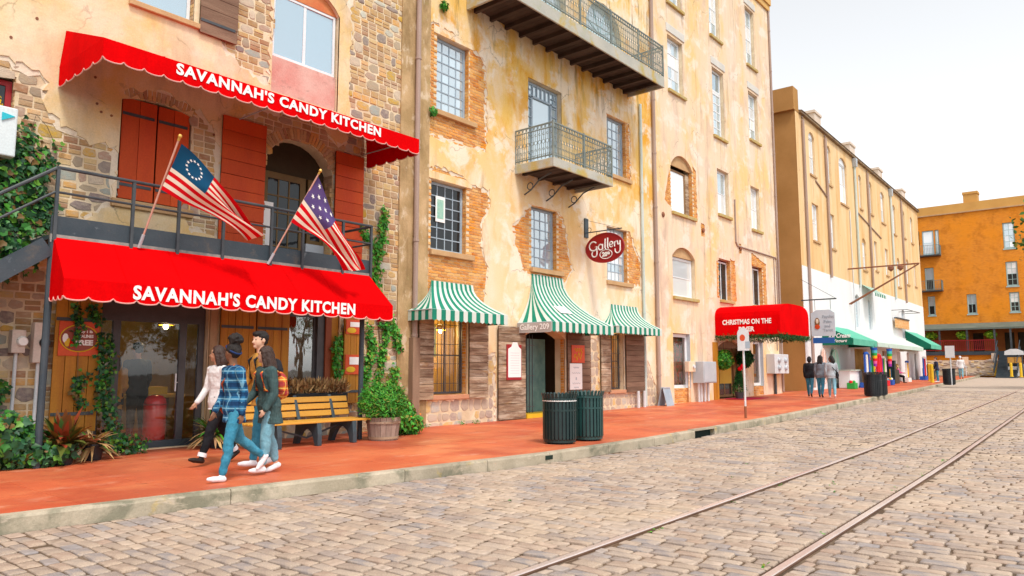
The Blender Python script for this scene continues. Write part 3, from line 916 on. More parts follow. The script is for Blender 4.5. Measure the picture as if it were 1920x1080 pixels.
part('wall', sheet(out1, OPS1, Y0 + .032, .32), MORTAR, b1)
br, st = [], []
for k, mixs, sd_ in (('right', .30, 11), ('upper', .42, 12), ('lowleft', .5, 13), ('pier', .08, 14), ('archp', .1, 15), ('lower', .35, 16), ('base', .85, 17)):
    a, b = lay_rubble([(x, z) for x, z in PAT1[k]], OPS1, Y0 + .034, mixs, sd_)
    br += a; st += b
br += arch_bricks(7.62, 9.22, 5.95, .55, Y0 + .03) + arch_bricks(7.68, 9.27, 9.32, .42, Y0 + .03) + arch_bricks(4.93, 6.15, 5.92, .10, Y0 + .03, .18)
br = [b for b in br if b[0] > 2.0]; st = [s for s in st if s[0] > 2.0]
set_pieces(br, b1, 'brick', BRICK1, 300)
set_pieces(st, b1, 'stone', STONE, 300, smooth=True)
jamb(b1, 9.22, 3.45, 5.4, Y0 + .04, Y0 + .34, BRICK1)
jamb(b1, 6.08, 7.58, 9.2, Y0 + .04, Y0 + .2, BRICK1)
jamb(b1, 3.42, 4.3, 5.7, Y0 + .04, Y0 + .16, BRICK1)
# upper storey
window(b1, 5.06, 6.06, 7.58, 9.2, Y0 + .14, 1, 2, WHITEF, G_BLUE, label='white framed upper window reflecting blue sky')
sill(b1, 4.94, 6.36, 7.57, Y0)
leaf(b1, 6.16, 6.90, 7.42, 9.15, Y0 - .035, 7, False, WEATHERD, label='dark weathered board shutter folded back')
w2 = window(b1, 7.72, 9.23, 7.56, 8.90, Y0 + .10, 2, 1, WHITEF, G_BLUE, fw=.05, mw=.06, label='white sliding window above a faded red panel')
mb = MB(); mb.box(7.69, 9.26, Y0 + .09, Y0 + .13, 6.79, 7.555); part('window_panel', mb, PINKP, b1)
mb = MB(); mb.prism([p for p in arch(7.69, 9.26, 8.905, 9.315, .40)], Y0 + .09, Y0 + .13); part('arch_infill', mb, mat('red_arch_paint', (.60, .16, .06), (.62, .26, .10), 2.0, rough=.9), b1)
mb = MB(); mb.box(9.27, 9.55, Y0 - .012, Y0 + .03, 6.72, 9.0); part('window_surround', mb, P_B1, b1, bevel=.006)
# red window with the air conditioner at the left edge
wr = window(b1, 2.45, 3.40, 4.3, 5.66, Y0 + .13, 2, 2, DKRED, G_DARK, fw=.08, mw=.05, label='red framed window at the left edge')
# red boarded shutters and the open door leaves on the balcony
leaf(b1, 4.96, 5.54, 4.14, 5.88, Y0 + .075, 2, True, REDW, label='red board shutter, left leaf'); leaf(b1, 5.56, 6.12, 4.14, 5.88, Y0 + .075, 2, True, REDW, label='red board shutter, right leaf')
sill(b1, 4.85, 6.22, 4.12, Y0, h=.14, out=.06)
leaf(b1, 6.70, 7.60, 3.55, 6.02, Y0 - .02, 9, False, REDW, straps=False, label='red plank door leaf folded back left of the doorway')
leaf(b1, 9.24, 9.98, 3.55, 5.92, Y0 - .02, 9, False, REDW, straps=False, label='red plank door leaf folded back right of the doorway')
DOORW = mat('olive_door_wood', (.17, .10, .03), (.13, .075, .02), 3.0, (1, 1, .3), rough=.55)
window(b1, 7.72, 8.72, 3.3, 5.25, Y0 + .26, 3, 5, DOORW, G_DARK, fw=.13, mw=.028, name='french_door', label='glazed balcony door with small panes')
window(b1, 8.78, 9.18, 3.9, 5.25, Y0 + .26, 1, 4, DOORW, G_DARK, fw=.08, mw=.028, name='french_door')
mb = MB(); mb.box(8.76, 9.20, Y0 + .25, Y0 + .30, 3.25, 3.9); part('door_panel', mb, GALV, b1)
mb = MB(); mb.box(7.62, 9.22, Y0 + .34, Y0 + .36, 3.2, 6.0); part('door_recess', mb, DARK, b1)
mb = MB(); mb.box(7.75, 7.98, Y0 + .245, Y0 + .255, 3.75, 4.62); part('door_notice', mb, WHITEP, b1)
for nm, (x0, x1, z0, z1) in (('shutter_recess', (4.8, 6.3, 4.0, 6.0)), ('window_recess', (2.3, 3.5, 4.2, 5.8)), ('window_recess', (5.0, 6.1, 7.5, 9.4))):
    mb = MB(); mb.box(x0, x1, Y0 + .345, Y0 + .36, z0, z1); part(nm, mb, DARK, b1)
for x, z in ((4.55, 5.62), (4.62, 5.50), (4.78, 5.48), (3.62, 6.72), (3.30, 6.30), (4.5, 6.05), (6.55, 5.6)):   # old fixing holes in the plaster
    mb = MB(); mb.lathe([(.022, 0), (.022, .01)], (0, 0, 0), 8)
    mb.v = [(x + a, Y0 - c, z + b) for a, b, c in mb.v]; part('fixing_plug', mb, RUST, b1)

# steel balcony with stair
bal = part('balcony', MB().box(3.62, 9.28, 11.40, Y0 - .002, 3.13, 3.19), IRONB, b1, label='steel balcony over the shop awning')
mb = MB(); mb.box(3.62, 9.28, 11.375, 11.398, 3.20, 3.46); part('kick_plate', mb, IRONB, bal)
mb = MB(); mb.box(3.62, 9.28, 11.36, 11.396, 3.08, 3.196); part('deck_edge', mb, mat('worn_steel', (.24, .22, .20), (.36, .34, .32), 4.0, rough=.7, stains=[((.12, .14, .15), 2.0, None, .5, .6, .7)]), bal)
mb = MB(); mb.box(9.255, 9.28, 11.40, Y0, 3.20, 3.46); part('kick_plate', mb, IRONB, bal)
for x in (3.66, 4.69, 5.39, 6.14, 7.03, 7.67, 8.56, 9.24):
    mb = MB(); mb.box(x - .022, x + .022, 11.33, 11.372, 3.1, 4.13); part('post', mb, IRON, bal)
mb = MB(); mb.tube([(3.64, 11.35, 4.14), (9.26, 11.35, 4.14)], .026, 8); mb.tube([(9.26, 11.35, 4.14), (9.26, Y0, 4.14)], .026, 8); part('top_rail', mb, IRON, bal)
mb = MB(); mb.tube([(3.64, 11.35, 3.79), (9.26, 11.35, 3.79)], .018, 6); mb.tube([(9.26, 11.35, 3.79), (9.26, Y0, 3.79)], .018, 6); part('mid_rail', mb, IRON, bal)
for x in (3.66, 9.10):
    mb = MB(); mb.tube([(x, 11.40, 0), (x, 11.40, 3.12)], .048, 12); part('support_column', mb, IRONB, bal)
stair = part('staircase', MB().bar((3.60, 11.37, 3.02), (-.2, 11.37, .15), .03, .26), IRONB, b1, label='steel stair climbing from the left edge to the balcony')
mb = MB(); mb.bar((3.60, 12.45, 3.02), (-.2, 12.45, .15), .03, .26); part('stringer', mb, IRONB, stair)
for i in range(14):
    t = (i + .5) / 14
    x, z = 3.60 - 3.8 * t, 3.02 - 2.87 * t
    mb = MB(); mb.box(x - .14, x + .14, 11.39, 12.43, z - .01, z + .02); part('tread', mb, IRONB, stair)
for dz, rr in ((1.08, .026), (.74, .018)):
    mb = MB(); mb.tube([(3.64, 11.35, 3.05 + dz), (-.2, 11.35, .18 + dz)], rr, 8); part('handrail', mb, IRON, stair)
for t in (.42, .85):
    mb = MB(); mb.box(3.64 - 3.84 * t - .02, 3.64 - 3.84 * t + .02, 11.33, 11.37, 3.05 - 2.87 * t - .1, 3.05 - 2.87 * t + 1.06); part('post', mb, IRON, stair)

# shop front at street level
FR = mat('dark_bronze_frame', (.055, .05, .055), (.08, .075, .08), 3.0, rough=.4, spec=.4)
dr_ = part('shop_door', MB().box(5.05, 5.17, Y0 + .10, Y0 + .17, .05, 2.42), FR, b1, label='dark framed glass entrance door with side lights')
for x0, x1 in ((4.82, 4.88), (6.16, 6.28), (6.50, 6.60)):
    mb = MB(); mb.box(x0, x1, Y0 + .101, Y0 + .169, .05, 2.42); part('door_jamb', mb, FR, dr_)
mb = MB(); mb.box(4.82, 6.60, Y0 + .095, Y0 + .175, 2.12, 2.44); part('door_head', mb, FR, dr_)
mb = MB(); mb.box(4.82, 6.60, Y0 + .06, Y0 + .175, .0, .13); part('door_sill', mb, IRONB, dr_)
for x0, x1 in ((4.88, 5.05), (5.17, 6.16), (6.28, 6.50)):
    panes(dr_, [(x0, x1, .13, 2.12)], Y0 + .13, G_CLEAR, .25)
mb = MB(); mb.tube([(6.10, Y0 + .06, .95), (6.10, Y0 + .06, 1.25)], .014, 8); mb.tube([(6.10, Y0 + .06, 1.1), (6.16, Y0 + .11, 1.1)], .01, 6); part('door_handle', mb, GALVL, dr_)
mb = MB(); mb.box(6.63, 6.77, Y0 - .05, Y0 + .16, 0, 2.44); part('timber_post', mb, mat('grey_post_wood', (.30, .19, .10), (.40, .27, .16), 3.0, (2, 2, .3), rough=.9, bump=.4, bscale=15), b1, bevel=.01)
leaf(b1, 4.12, 4.78, .36, 2.42, Y0 - .10, 4, True, OCHREW, label='golden board shutter left of the shop door')
leaf(b1, 6.80, 7.50, .40, 2.42, Y0 - .06, 5, True, OCHREW, label='golden board shutter beside the timber post'); leaf(b1, 7.52, 8.22, .40, 2.42, Y0 - .06, 4, True, OCHREW, label='golden board shutter left of the display window')
leaf(b1, 9.50, 9.98, .62, 2.42, Y0 - .10, 3, True, OCHREW, label='golden board shutter carrying two orange signs')
dw = window(b1, 8.28, 8.95, .98, 2.42, Y0 + .08, 1, 1, FR, G_DISPLAY, fw=.05, label='display window reflecting a bare tree', tilt=.1)
mb = MB(); mb.box(8.95, 9.12, Y0 + .02, Y0 + .2, .95, 2.45); part('display_post', mb, FR, b1)
mb = MB(); mb.box(9.12, 9.26, Y0 - .02, Y0 + .2, .95, 2.45); part('display_post', mb, mat('red_brown_timber', (.26, .06, .02), None, rough=.6), b1)
mb = MB(); mb.box(9.26, 9.47, Y0 + .04, Y0 + .2, .95, 2.45); part('display_post', mb, OCHREW, b1)
# room behind the glass
mb = MB(); mb.box(4.2, 9.45, 16.2, 16.25, 0, 2.6); part('back_wall', mb, WARMIN, b1)
mb = MB(); mb.box(4.15, 4.2, 12.96, 16.25, 0, 2.6); mb.box(9.48, 9.52, 12.96, 16.25, 0, 2.6); part('side_wall', mb, WARMIN, b1)
mb = MB(); mb.box(4.2, 9.48, 12.7, 16.2, -.02, .02); part('shop_floor', mb, FRAMEW, b1)
mb = MB(); mb.box(4.2, 9.48, 12.96, 16.25, 2.55, 2.6); part('shop_ceiling', mb, DARK, b1)
# pipe in the corner between the two buildings
pipe(b1, [(11.5, Y0 - .09, 1.0), (11.5, Y0 - .09, 14.2)], .062, PIPE)
mb = MB(); mb.box(11.40, 11.62, Y0 - .16, Y0 - .002, 0, 2.05); part('pipe_casing', mb, mat('casing_wood', (.24, .15, .10), (.32, .21, .14), 3.0, (2, 2, .3), rough=.9), b1, bevel=.01)
mb = MB(); mb.box(-8, 11.05, Y0 + .36, Y0 + 9, 13.5, 13.6); part('roof', mb, DARK, b1)
mb = MB(); mb.box(-8, -7.7, Y0 + .36, Y0 + 9, 0, 13.5); part('side_wall', mb, MORTAR, b1)

# scalloped awnings
EDGE = mat('awning_binding', (.70, .40, .36), None, rough=.8, fine=.05)
def scallop_band(mb, edge, p0, p1, ztop, zbot, n, depth, t, r=0.0):
    """a hanging valance with scallops between two ground points, with its pale binding"""
    p0, p1 = Vector((p0[0], p0[1], 0)), Vector((p1[0], p1[1], 0))
    d = p1 - p0
    k = 8
    pts = []
    for i in range(n):
        for j in range(k):
            f = j / k
            pts.append(((i + f) / n, zbot + depth * (1 - math.sin(math.pi * f) ** .38)))
    pts.append((1.0, zbot + depth))
    nrm = Vector((-d.y, d.x, 0)).normalized() * t
    for (a, za), (b, zb) in zip(pts, pts[1:]):
        A, B = p0 + d * a, p0 + d * b
        v = []
        for off in (nrm * 0, nrm):
            v += [(A.x + off.x, A.y + off.y, za), (B.x + off.x, B.y + off.y, zb), (B.x + off.x, B.y + off.y, ztop), (A.x + off.x, A.y + off.y, ztop)]
        mb.poly(v, [(0, 1, 2, 3), (7, 6, 5, 4), (0, 4, 5, 1)], r)
    edge.tube([(p0.x + d.x * a + nrm.x * .5, p0.y + d.y * a + nrm.y * .5, z) for a, z in pts], .011, 5)

def red_awning(label, x0, x1, xt0, xt1, yw, yf, zt, zv, zh, n, text):
    """sheet sloping from the wall line (yw, zt) to the front (yf, zv), valance down to zh"""
    t = thing('awning', label, 'awning', ((x0 + x1) / 2, yw, zh), group='red lettered awnings')
    can = MB(); m = 14
    def sag(f, s): return -.018 * math.sin(math.pi * f) * (0.6 + .4 * math.sin(s * 19))
    rows = []
    for i in range(7):
        f = i / 6
        rows.append([(xt0 + (x0 - xt0) * f + ((xt1 - xt0) + ((x1 - x0) - (xt1 - xt0)) * f) * s / m, yw + (yf - yw) * f, zt + (zv - zt) * f + sag(f, s / m)) for s in range(m + 1)])
    V = [p for r_ in rows for p in r_]
    F = [(i * (m + 1) + s, i * (m + 1) + s + 1, (i + 1) * (m + 1) + s + 1, (i + 1) * (m + 1) + s) for i in range(6) for s in range(m)]
    can.poly(V, F)
    can.poly([(x, y, z - .006) for x, y, z in V], [f[::-1] for f in F])
    for xs_, k0 in ((0, 0), (1, m)):                       # side gussets
        a, b = rows[0][k0], rows[6][k0]
        q = (b[0], yw, zv)
        e = .004 if k0 == 0 else -.004
        can.poly([a, b, q, (a[0] + e, a[1], a[2]), (b[0] + e, b[1], b[2]), (q[0] + e, q[1], q[2])], [(0, 1, 2), (5, 4, 3)])
    part('canopy', can, RED, t)
    val, ed = MB(), MB()
    scallop_band(val, ed, (x0, yf), (x1, yf), zv, zh, n, .05, .006)
    ns = max(3, int(n * abs(yw - yf) / (x1 - x0)))
    scallop_band(val, ed, (x0, yw - .01), (x0, yf), zv, zh, ns, .05, .006)
    scallop_band(val, ed, (x1, yf), (x1, yw - .01), zv, zh, ns, .05, .006)
    part('valance', val, RED, t)
    for s in range(1, 6):                                  # sewn seams between the canvas widths
        k0 = int(m * s / 6)
        mb = MB(); mb.tube([(r_[k0][0], r_[k0][1] - .002, r_[k0][2] + .003) for r_ in rows], .006, 5); part('seam', mb, RED, t)
    part('binding', ed, EDGE, t)
    fr = MB()
    for x in (x0 + .08, (x0 + x1) / 2, x1 - .08):
        fr.tube([(x, yw, zt - .12), (x, yf + .05, zv - .06)], .012, 6)
        fr.tube([(x, yw, zv - .02), (x, yf + .03, zv - .03)], .014, 6)
    fr.tube([(x0 + .02, yf + .025, zv - .03), (x1 - .02, yf + .025, zv - .03)], .014, 6)
    part('frame', fr, GALV, t)
    lettering(t, text[0], .3, ((text[1] + text[2]) / 2, yf - .008, text[3]), (1, 0, 0), (0, 0, 1), WHITEP, .011, width=text[2] - text[1], height=text[4], space=1.12)
    return t
red_awning('long red awning high on the wall above the balcony, white shop lettering', 3.97, 10.07, 4.03, 10.03, Y0 - .01, 10.90, 6.67, 6.03, 5.70, 21, ("SAVANNAH'S CANDY KITCHEN", 5.02, 9.05, 5.915, .19))
red_awning('long red awning over the shop door, below the balcony railing, white shop lettering', 3.65, 9.40, 3.66, 9.22, 11.355, 10.85, 3.15, 2.54, 2.25, 18, ("SAVANNAH'S CANDY KITCHEN", 4.55, 8.49, 2.42, .215))

# ------------------------------------------------------------------ the gallery building
b2 = thing('gallery_building', 'ochre plastered building with iron balconies, brick patches and three green striped awnings', 'building', (17.0, Y0, zg(17)))
O2 = dict(a3=rect(12.22, 13.38, 7.64, 9.60), a2=rect(12.08, 13.32, 4.16, 5.90), b3=rect(15.80, 17.42, 6.9, 9.62), bb=rect(15.96, 17.16, 4.14, 5.93), c3=rect(19.92, 21.16, 7.68, 9.68), c2=rect(19.82, 21.12, 4.14, 5.92),
          wa=rect(12.14, 13.34, .70, 2.62), db=arch(15.56, 17.50, .06, 2.45, .25), wc=rect(19.86, 20.76, .66, 2.5),
          d1=arch(15.4, 17.7, 10.95, 13.42, 1.0), d2=arch(18.78, 20.92, 10.95, 13.42, 1.0))
OPS2 = list(O2.values())
out2 = rect(11.95, 22.95, -.2, 16.2)
PAT2 = dict(
    a3=[(11.6, 6.90), (12.9, 6.95), (14.06, 6.98), (14.05, 8.85), (13.92, 9.5), (13.45, 9.75), (12.3, 9.82), (11.6, 9.9)],
    a2=[(11.6, 2.9), (14.0, 2.95), (14.12, 3.9), (13.86, 4.5), (13.98, 5.2), (14.2, 5.55), (14.15, 6.0), (13.5, 6.02), (13.3, 6.12), (12.4, 6.25), (11.6, 6.1)],
    bb=[(15.52, 3.95), (17.6, 3.85), (17.96, 4.25), (17.72, 4.9), (17.62, 5.5), (17.2, 5.98), (15.9, 5.98), (15.6, 5.6), (15.12, 5.25), (15.18, 4.7), (15.42, 4.4)],
    c2=[(20.95, 4.02), (21.95, 4.10), (22.02, 5.0), (21.62, 5.4), (21.3, 5.97), (20.9, 5.97)],
    c3=[(21.0, 7.62), (21.42, 7.6), (21.40, 9.75), (19.9, 9.86), (19.9, 9.66), (21.0, 9.66)],
    sbase=[(11.6, -.3), (14.42, -.3), (14.42, 1.75), (14.05, 1.75), (14.0, .62), (11.6, .6)],
    sdoor=[(18.72, -.3), (22.1, -.3), (22.1, .55), (19.3, .6), (19.26, 2.35), (18.74, 2.2)],
    sright=[(21.95, -.3), (22.96, -.3), (22.9, .7), (22.6, 1.1), (22.3, 1.6), (22.02, 1.5)])
rag2 = {k: ragged(v, .06, .085, 40 + i) for i, (k, v) in enumerate(PAT2.items())}
part('plaster', sheet(out2, list(rag2.values()) + OPS2, Y0, .036), P_B2, b2)
part('undercoat', sheet(out2, [ragged(shrink(v, .08), .06, .09, 140 + i) for i, v in enumerate(PAT2.values())] + OPS2, Y0 + .020, .014), UNDER, b2)
part('wall', sheet(out2, OPS2, Y0 + .034, .34), MORTAR, b2)
part('corner_pilaster', MB().box(11.055, 11.97, Y0 - .006, Y0 + .3, -.2, 16.2), P_BROWN, b2)
bk = []
for k in ('a3', 'a2', 'bb', 'c2', 'c3'):
    bk += lay_bricks(PAT2[k], OPS2, Y0 + .036, seed=60 + len(k))
bk = [b for b in bk if b[0] > 11.98]
set_pieces(bk, b2, 'brick', BRICK, 300)
st = []
for k in ('sbase', 'sdoor', 'sright'):
    a, b = lay_rubble(PAT2[k], OPS2, Y0 + .036, .93, 70, .16, .32); st += b
set_pieces(st, b2, 'base_stone', PALESTONE, 200, smooth=True)
for o, (xx, z0, z1) in dict(a3=(13.38, 7.66, 9.6), a2=(13.32, 4.18, 5.9), bb=(17.16, 4.16, 5.92), c3=(21.16, 7.7, 9.68), c2=(21.12, 4.16, 5.92), wa=(13.34, .72, 2.6), db=(17.5, .1, 2.2)).items():
    jamb(b2, xx, z0, z1, Y0 + .04, Y0 + .17, BRICK)
cur = lambda x0, x1, z0, z1, m: part('curtain', MB().box(x0, x1, Y0 + .345, Y0 + .36, z0, z1), m, b2)
for (x0, x1, z0, z1, nx, nz, gm, cm) in ((12.22, 13.38, 7.64, 9.60, 4, 7, [G_PALE], CURT), (12.08, 13.32, 4.16, 5.90, 4, 6, [G_DARK], DARK),
                                     (15.96, 17.16, 4.14, 5.93, 4, 6, [G_PALE], CURT), (19.92, 21.16, 7.68, 9.68, 4, 6, [G_PALE], CURT), (19.82, 21.12, 4.14, 5.92, 5, 6, [G_WHITE, G_PALE], CURT)):
    window(b2, x0 + .01, x1 - .01, z0 + .02, z1 - .01, Y0 + .17, nx, nz, BLUEF, None, fw=.07, mw=.026, gms=gm, tilt=1.2)
    sill(b2, x0 - .06, x1 + .22, z0 + .015, Y0, out=.08, h=.13)
    cur(x0, x1, z0, z1, cm)
    mb = MB(); mb.box(x0 - .12, x1 + .18, Y0 + .004, Y0 + .05, z1 + .01, z1 + .20); part('lintel', mb, P_B2, b2, bevel=.01)
# poster in the lower left window, hangings
mb = MB(); mb.box(12.36, 12.68, Y0 + .158, Y0 + .164, 4.92, 5.56); pf = part('window_poster', mb, WHITEP, b2)
mb = MB(); mb.box(12.41, 12.63, Y0 + .154, Y0 + .157, 5.0, 5.48); part('poster_print', mb, mat('green_print', (.25, .5, .42), (.4, .62, .5), 14.0, rough=.6), pf)
# balcony door with lead side panes
bd = window(b2, 15.82, 17.40, 6.92, 9.60, Y0 + .16, 1, 1, BLUEF, G_PALE, fw=.06, name='balcony_door', label='glazed door onto the small iron balcony', tilt=.3)
mb = MB()
mb.box(16.12, 16.18, Y0 + .14, Y0 + .2, 6.95, 9.2); mb.box(17.04, 17.10, Y0 + .14, Y0 + .2, 6.95, 9.2); mb.box(15.86, 17.36, Y0 + .14, Y0 + .2, 9.16, 9.22)
for z in np.arange(7.2, 9.5, .27):
    mb.box(15.88, 16.12, Y0 + .15, Y0 + .19, z, z + .03); mb.box(17.10, 17.34, Y0 + .15, Y0 + .19, z, z + .03)
for x in np.arange(16.0, 17.3, .2): mb.box(x, x + .025, Y0 + .15, Y0 + .19, 9.22, 9.55)
part('glazing_bars', mb, BLUEF, bd)
mb = MB(); mb.box(15.6, 17.62, Y0 + .004, Y0 + .05, 9.64, 9.86); part('lintel', mb, P_B2, b2, bevel=.01)
# arched french doors above the long balcony
for x0, x1 in ((15.4, 17.7), (18.78, 20.92)):
    o = window(b2, x0 + .02, x1 - .02, 10.96, 12.42, Y0 + .18, 4, 3, BLUEP, G_BLUE, fw=.09, mw=.05, name='french_door', tilt=.8)
    mb = MB(); mb.prism(arch(x0 + .01, x1 - .01, 12.421, 13.40, .98), Y0 + .20, Y0 + .22); part('fanlight', mb, G_PALE, o)
    mb = MB()
    for a in np.linspace(.4, math.pi - .4, 4):
        xc = (x0 + x1) / 2
        mb.bar((xc, Y0 + .195, 12.43), (xc + math.cos(a) * .95, Y0 + .195, 12.43 + math.sin(a) * .85), .04, .03, up=(0, 1, 0))
    part('fan_bars', mb, BLUEP, o)
    cur(x0, x1, 10.9, 13.4, CURT)

def iron_panel(mb, p, q, z0, z1, step=.125, seed=1):
    """cast iron balustrade: bars with rings and small scrolls between two rails"""
    r = random.Random(seed)
    p, q = Vector((p[0], p[1], 0)), Vector((q[0], q[1], 0))
    d = q - p; L = d.length; d.normalize()
    nrm = Vector((-d.y, d.x, 0))
    H = z1 - z0
    at = lambda s, z: tuple(p + d * s + Vector((0, 0, z)))
    for z, w in ((z1, .035), (z0 + .06, .028), (z1 - .13, .014)):
        mb.bar(at(0, z), at(L, z), .03, w)
    n = max(2, int(L / step)); st_ = L / n
    def ring(s, z, rad, rr=.007, k=10, a0=0, a1=2 * math.pi):
        mb.tube([at(s + rad * math.cos(a0 + (a1 - a0) * i / k), z + rad * math.sin(a0 + (a1 - a0) * i / k)) for i in range(k + 1)], rr, 4, cap=False)
    for i in range(n + 1):
        s = i * st_
        mb.bar(at(s, z0), at(s, z1), .014, .014, up=(d.x, d.y, 0))
        if i < n:
            c = s + st_ / 2
            ring(c, z0 + H * .50, st_ * .40)
            ring(c - st_ * .2, z0 + .06 + st_ * .30, st_ * .22, k=7); ring(c + st_ * .2, z0 + .06 + st_ * .30, st_ * .22, k=7)
            ring(c, z1 - .065, st_ * .36, k=8)
            mb.bar(at(c, z0 + H * .50 + st_ * .4), at(c, z1 - .13), .01, .01, up=(d.x, d.y, 0))
            mb.bar(at(c, z0 + .06), at(c, z0 + H * .50 - st_ * .4), .01, .01, up=(d.x, d.y, 0))
            ring(c, z0 + H * .28, st_ * .26, k=7, a0=-1.2, a1=3.6); ring(c, z0 + H * .72, st_ * .26, k=7, a0=1.2, a1=6.0)
SLABM = mat('mossy_balcony_stone', (.50, .48, .42), (.42, .42, .38), 1.5, stains=[((.52, .36, .06), 1.0, None, .5, .62, .8), ((.34, .38, .14), 1.6, None, .56, .68, .6)], bump=.4, bscale=20, rough=.9, spec=.15)
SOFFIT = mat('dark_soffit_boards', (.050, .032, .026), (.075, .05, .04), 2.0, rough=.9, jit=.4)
def iron_balcony(parent, x0, x1, yf, z0, h, zr, label, joist):
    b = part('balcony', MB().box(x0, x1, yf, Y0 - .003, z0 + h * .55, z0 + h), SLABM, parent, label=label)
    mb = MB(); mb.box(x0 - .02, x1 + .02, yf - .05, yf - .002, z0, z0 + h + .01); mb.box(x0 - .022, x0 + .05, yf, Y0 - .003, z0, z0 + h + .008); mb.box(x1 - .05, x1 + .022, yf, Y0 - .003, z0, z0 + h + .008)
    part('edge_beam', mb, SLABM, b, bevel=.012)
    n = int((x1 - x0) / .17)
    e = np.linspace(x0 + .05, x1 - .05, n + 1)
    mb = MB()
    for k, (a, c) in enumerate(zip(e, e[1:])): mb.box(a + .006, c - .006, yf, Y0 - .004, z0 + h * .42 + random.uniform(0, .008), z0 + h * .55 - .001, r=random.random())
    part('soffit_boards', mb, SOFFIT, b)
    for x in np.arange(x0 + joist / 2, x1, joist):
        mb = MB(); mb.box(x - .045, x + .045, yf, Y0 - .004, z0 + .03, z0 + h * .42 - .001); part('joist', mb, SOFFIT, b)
    for i, (p, q) in enumerate((((x0, yf - .02), (x1, yf - .02)), ((x0, Y0 - .01), (x0, yf - .02)), ((x1, yf - .02), (x1, Y0 - .01)))):
        mb = MB(); iron_panel(mb, p, q, z0 + h + .03, zr, seed=i); part('railing', mb, WROUGHT, b)
    for x in np.linspace(x0, x1, max(2, int((x1 - x0) / 1.35) + 1)):
        mb = MB(); mb.box(x - .02, x + .02, yf - .04, yf, z0 + h, zr + .04); part('post', mb, WROUGHT, b)
    return b
iron_balcony(b2, 13.25, 21.32, 11.27, 10.62, .36, 12.05, 'long iron railed balcony below the arched doors', .62)
sb = iron_balcony(b2, 15.22, 18.10, 11.32, 6.65, .24, 7.86, 'small iron railed balcony in the middle of the wall', .7)
for x in (15.6, 16.6, 17.7):                              # scrolled brackets
    mb = MB()
    pts = [(x, Y0 - .02, 6.15), (x, Y0 - .25, 6.25), (x, Y0 - .55, 6.5), (x, Y0 - .95, 6.62)]
    mb.tube(pts, .022, 5)
    mb.tube([(x, Y0 - .22 - .10 * math.cos(a), 6.36 + .10 * math.sin(a)) for a in np.linspace(0, 6.2, 10)], .014, 5)
    part('bracket', mb, IRON, sb)

# ground floor of the gallery: windows behind iron bars, board shutters, doorway
def barred(x0, x1, z0, z1):
    o = window(b2, x0, x1, z0, z1, Y0 + .17, 2, 2, FR, G_CLEAR, fw=.05, mw=.03, tilt=.3, label='ground floor gallery window behind iron bars')
    mb = MB()
    for x in np.arange(x0 + .12, x1 - .05, .14): mb.tube([(x, Y0 + .10, z0 + .02), (x, Y0 + .10, z1 - .02)], .008, 5)
    for z in np.linspace(z0 + .25, z1 - .2, 4): mb.bar((x0 + .02, Y0 + .10, z), (x1 - .02, Y0 + .10, z), .02, .012)
    part('window_bars', mb, IRON, o)
    mb = MB(); mb.box(x0 - .3, x1 + 2.3, Y0 + 1.4, Y0 + 1.45, 0, 2.9); mb.box(x1 + 2.25, x1 + 2.3, Y0 + .38, Y0 + 1.4, 0, 2.9); mb.box(x0 - .3, x1 + 2.3, Y0 + .38, Y0 + 1.4, 2.85, 2.9); part('room_wall', mb, mat('gallery_yellow', (.66, .42, .10), (.5, .3, .08), 1.5, rough=.9), b2)
    mb = MB(); mb.box(x0 - .3, x1 + .5, Y0 + .38, Y0 + 1.4, z0 - .1, z0 - .05); part('window_shelf', mb, FRAMEW, b2)
    sill(b2, x0 - .08, x1 + .08, z0 - .02, Y0, mat('brick_sill', (.50, .22, .12), (.56, .30, .18), 3.0, rough=.9), h=.11, out=.06)
barred(12.16, 13.32, .74, 2.60)
barred(19.88, 20.74, .70, 2.48)
leaf(b2, 11.66, 12.13, .62, 2.55, Y0 - .05, 11, False, WEATHER, label='weathered board shutter left of the first gallery window', straps=False)
leaf(b2, 13.36, 14.05, .62, 2.55, Y0 - .05, 11, False, WEATHER, label='weathered board shutter right of the first gallery window', straps=False)
leaf(b2, 19.30, 19.84, .62, 2.45, Y0 - .05, 10, False, WEATHER, label='weathered board shutter left of the far gallery window', straps=False)
leaf(b2, 20.78, 21.96, .58, 2.45, Y0 - .05, 11, False, WEATHERD, label='dark board shutter right of the far gallery window', straps=False)
leaf(b2, 14.44, 15.54, .03, 2.46, Y0 - .07, 12, False, WEATHER, name='door_leaf', label='weathered plank door leaf folded back against the wall', straps=False)
leaf(b2, 17.52, 18.72, .10, 2.40, Y0 - .05, 11, False, WEATHERD, name='door_leaf', label='dark plank door leaf right of the doorway', straps=False)
dd = part('door', MB().box(16.35, 17.25, Y0 + .55, Y0 + .60, .1, 2.2), mat('teal_glass_door', (.05, .14, .14), (.10, .22, .20), 2.5, rough=.25, spec=.6), b2, label='open teal glazed gallery door')
mb = MB()
for x in np.arange(15.68, 16.4, .13): mb.tube([(x, Y0 + .30, .1), (x, Y0 + .30, 2.3)], .012, 6)
for z in (.3, 1.15, 2.0): mb.bar((15.62, Y0 + .30, z), (16.42, Y0 + .30, z), .03, .02)
part('door_gate', mb, IRON, b2)
mb = MB(); mb.box(15.3, 18.0, Y0 + 2.4, Y0 + 2.45, 0, 2.8); mb.box(15.3, 15.34, Y0 + .38, Y0 + 2.4, 0, 2.8); mb.box(17.8, 17.84, Y0 + .38, Y0 + 2.4, 0, 2.8); mb.box(15.3, 18, Y0 + .38, Y0 + 2.4, 2.75, 2.8); part('room_wall', mb, DARK, b2)
mb = MB(); mb.box(15.58, 17.48, Y0 - .12, Y0 + .5, .02, .13); part('door_step', mb, YELLOW, b2)
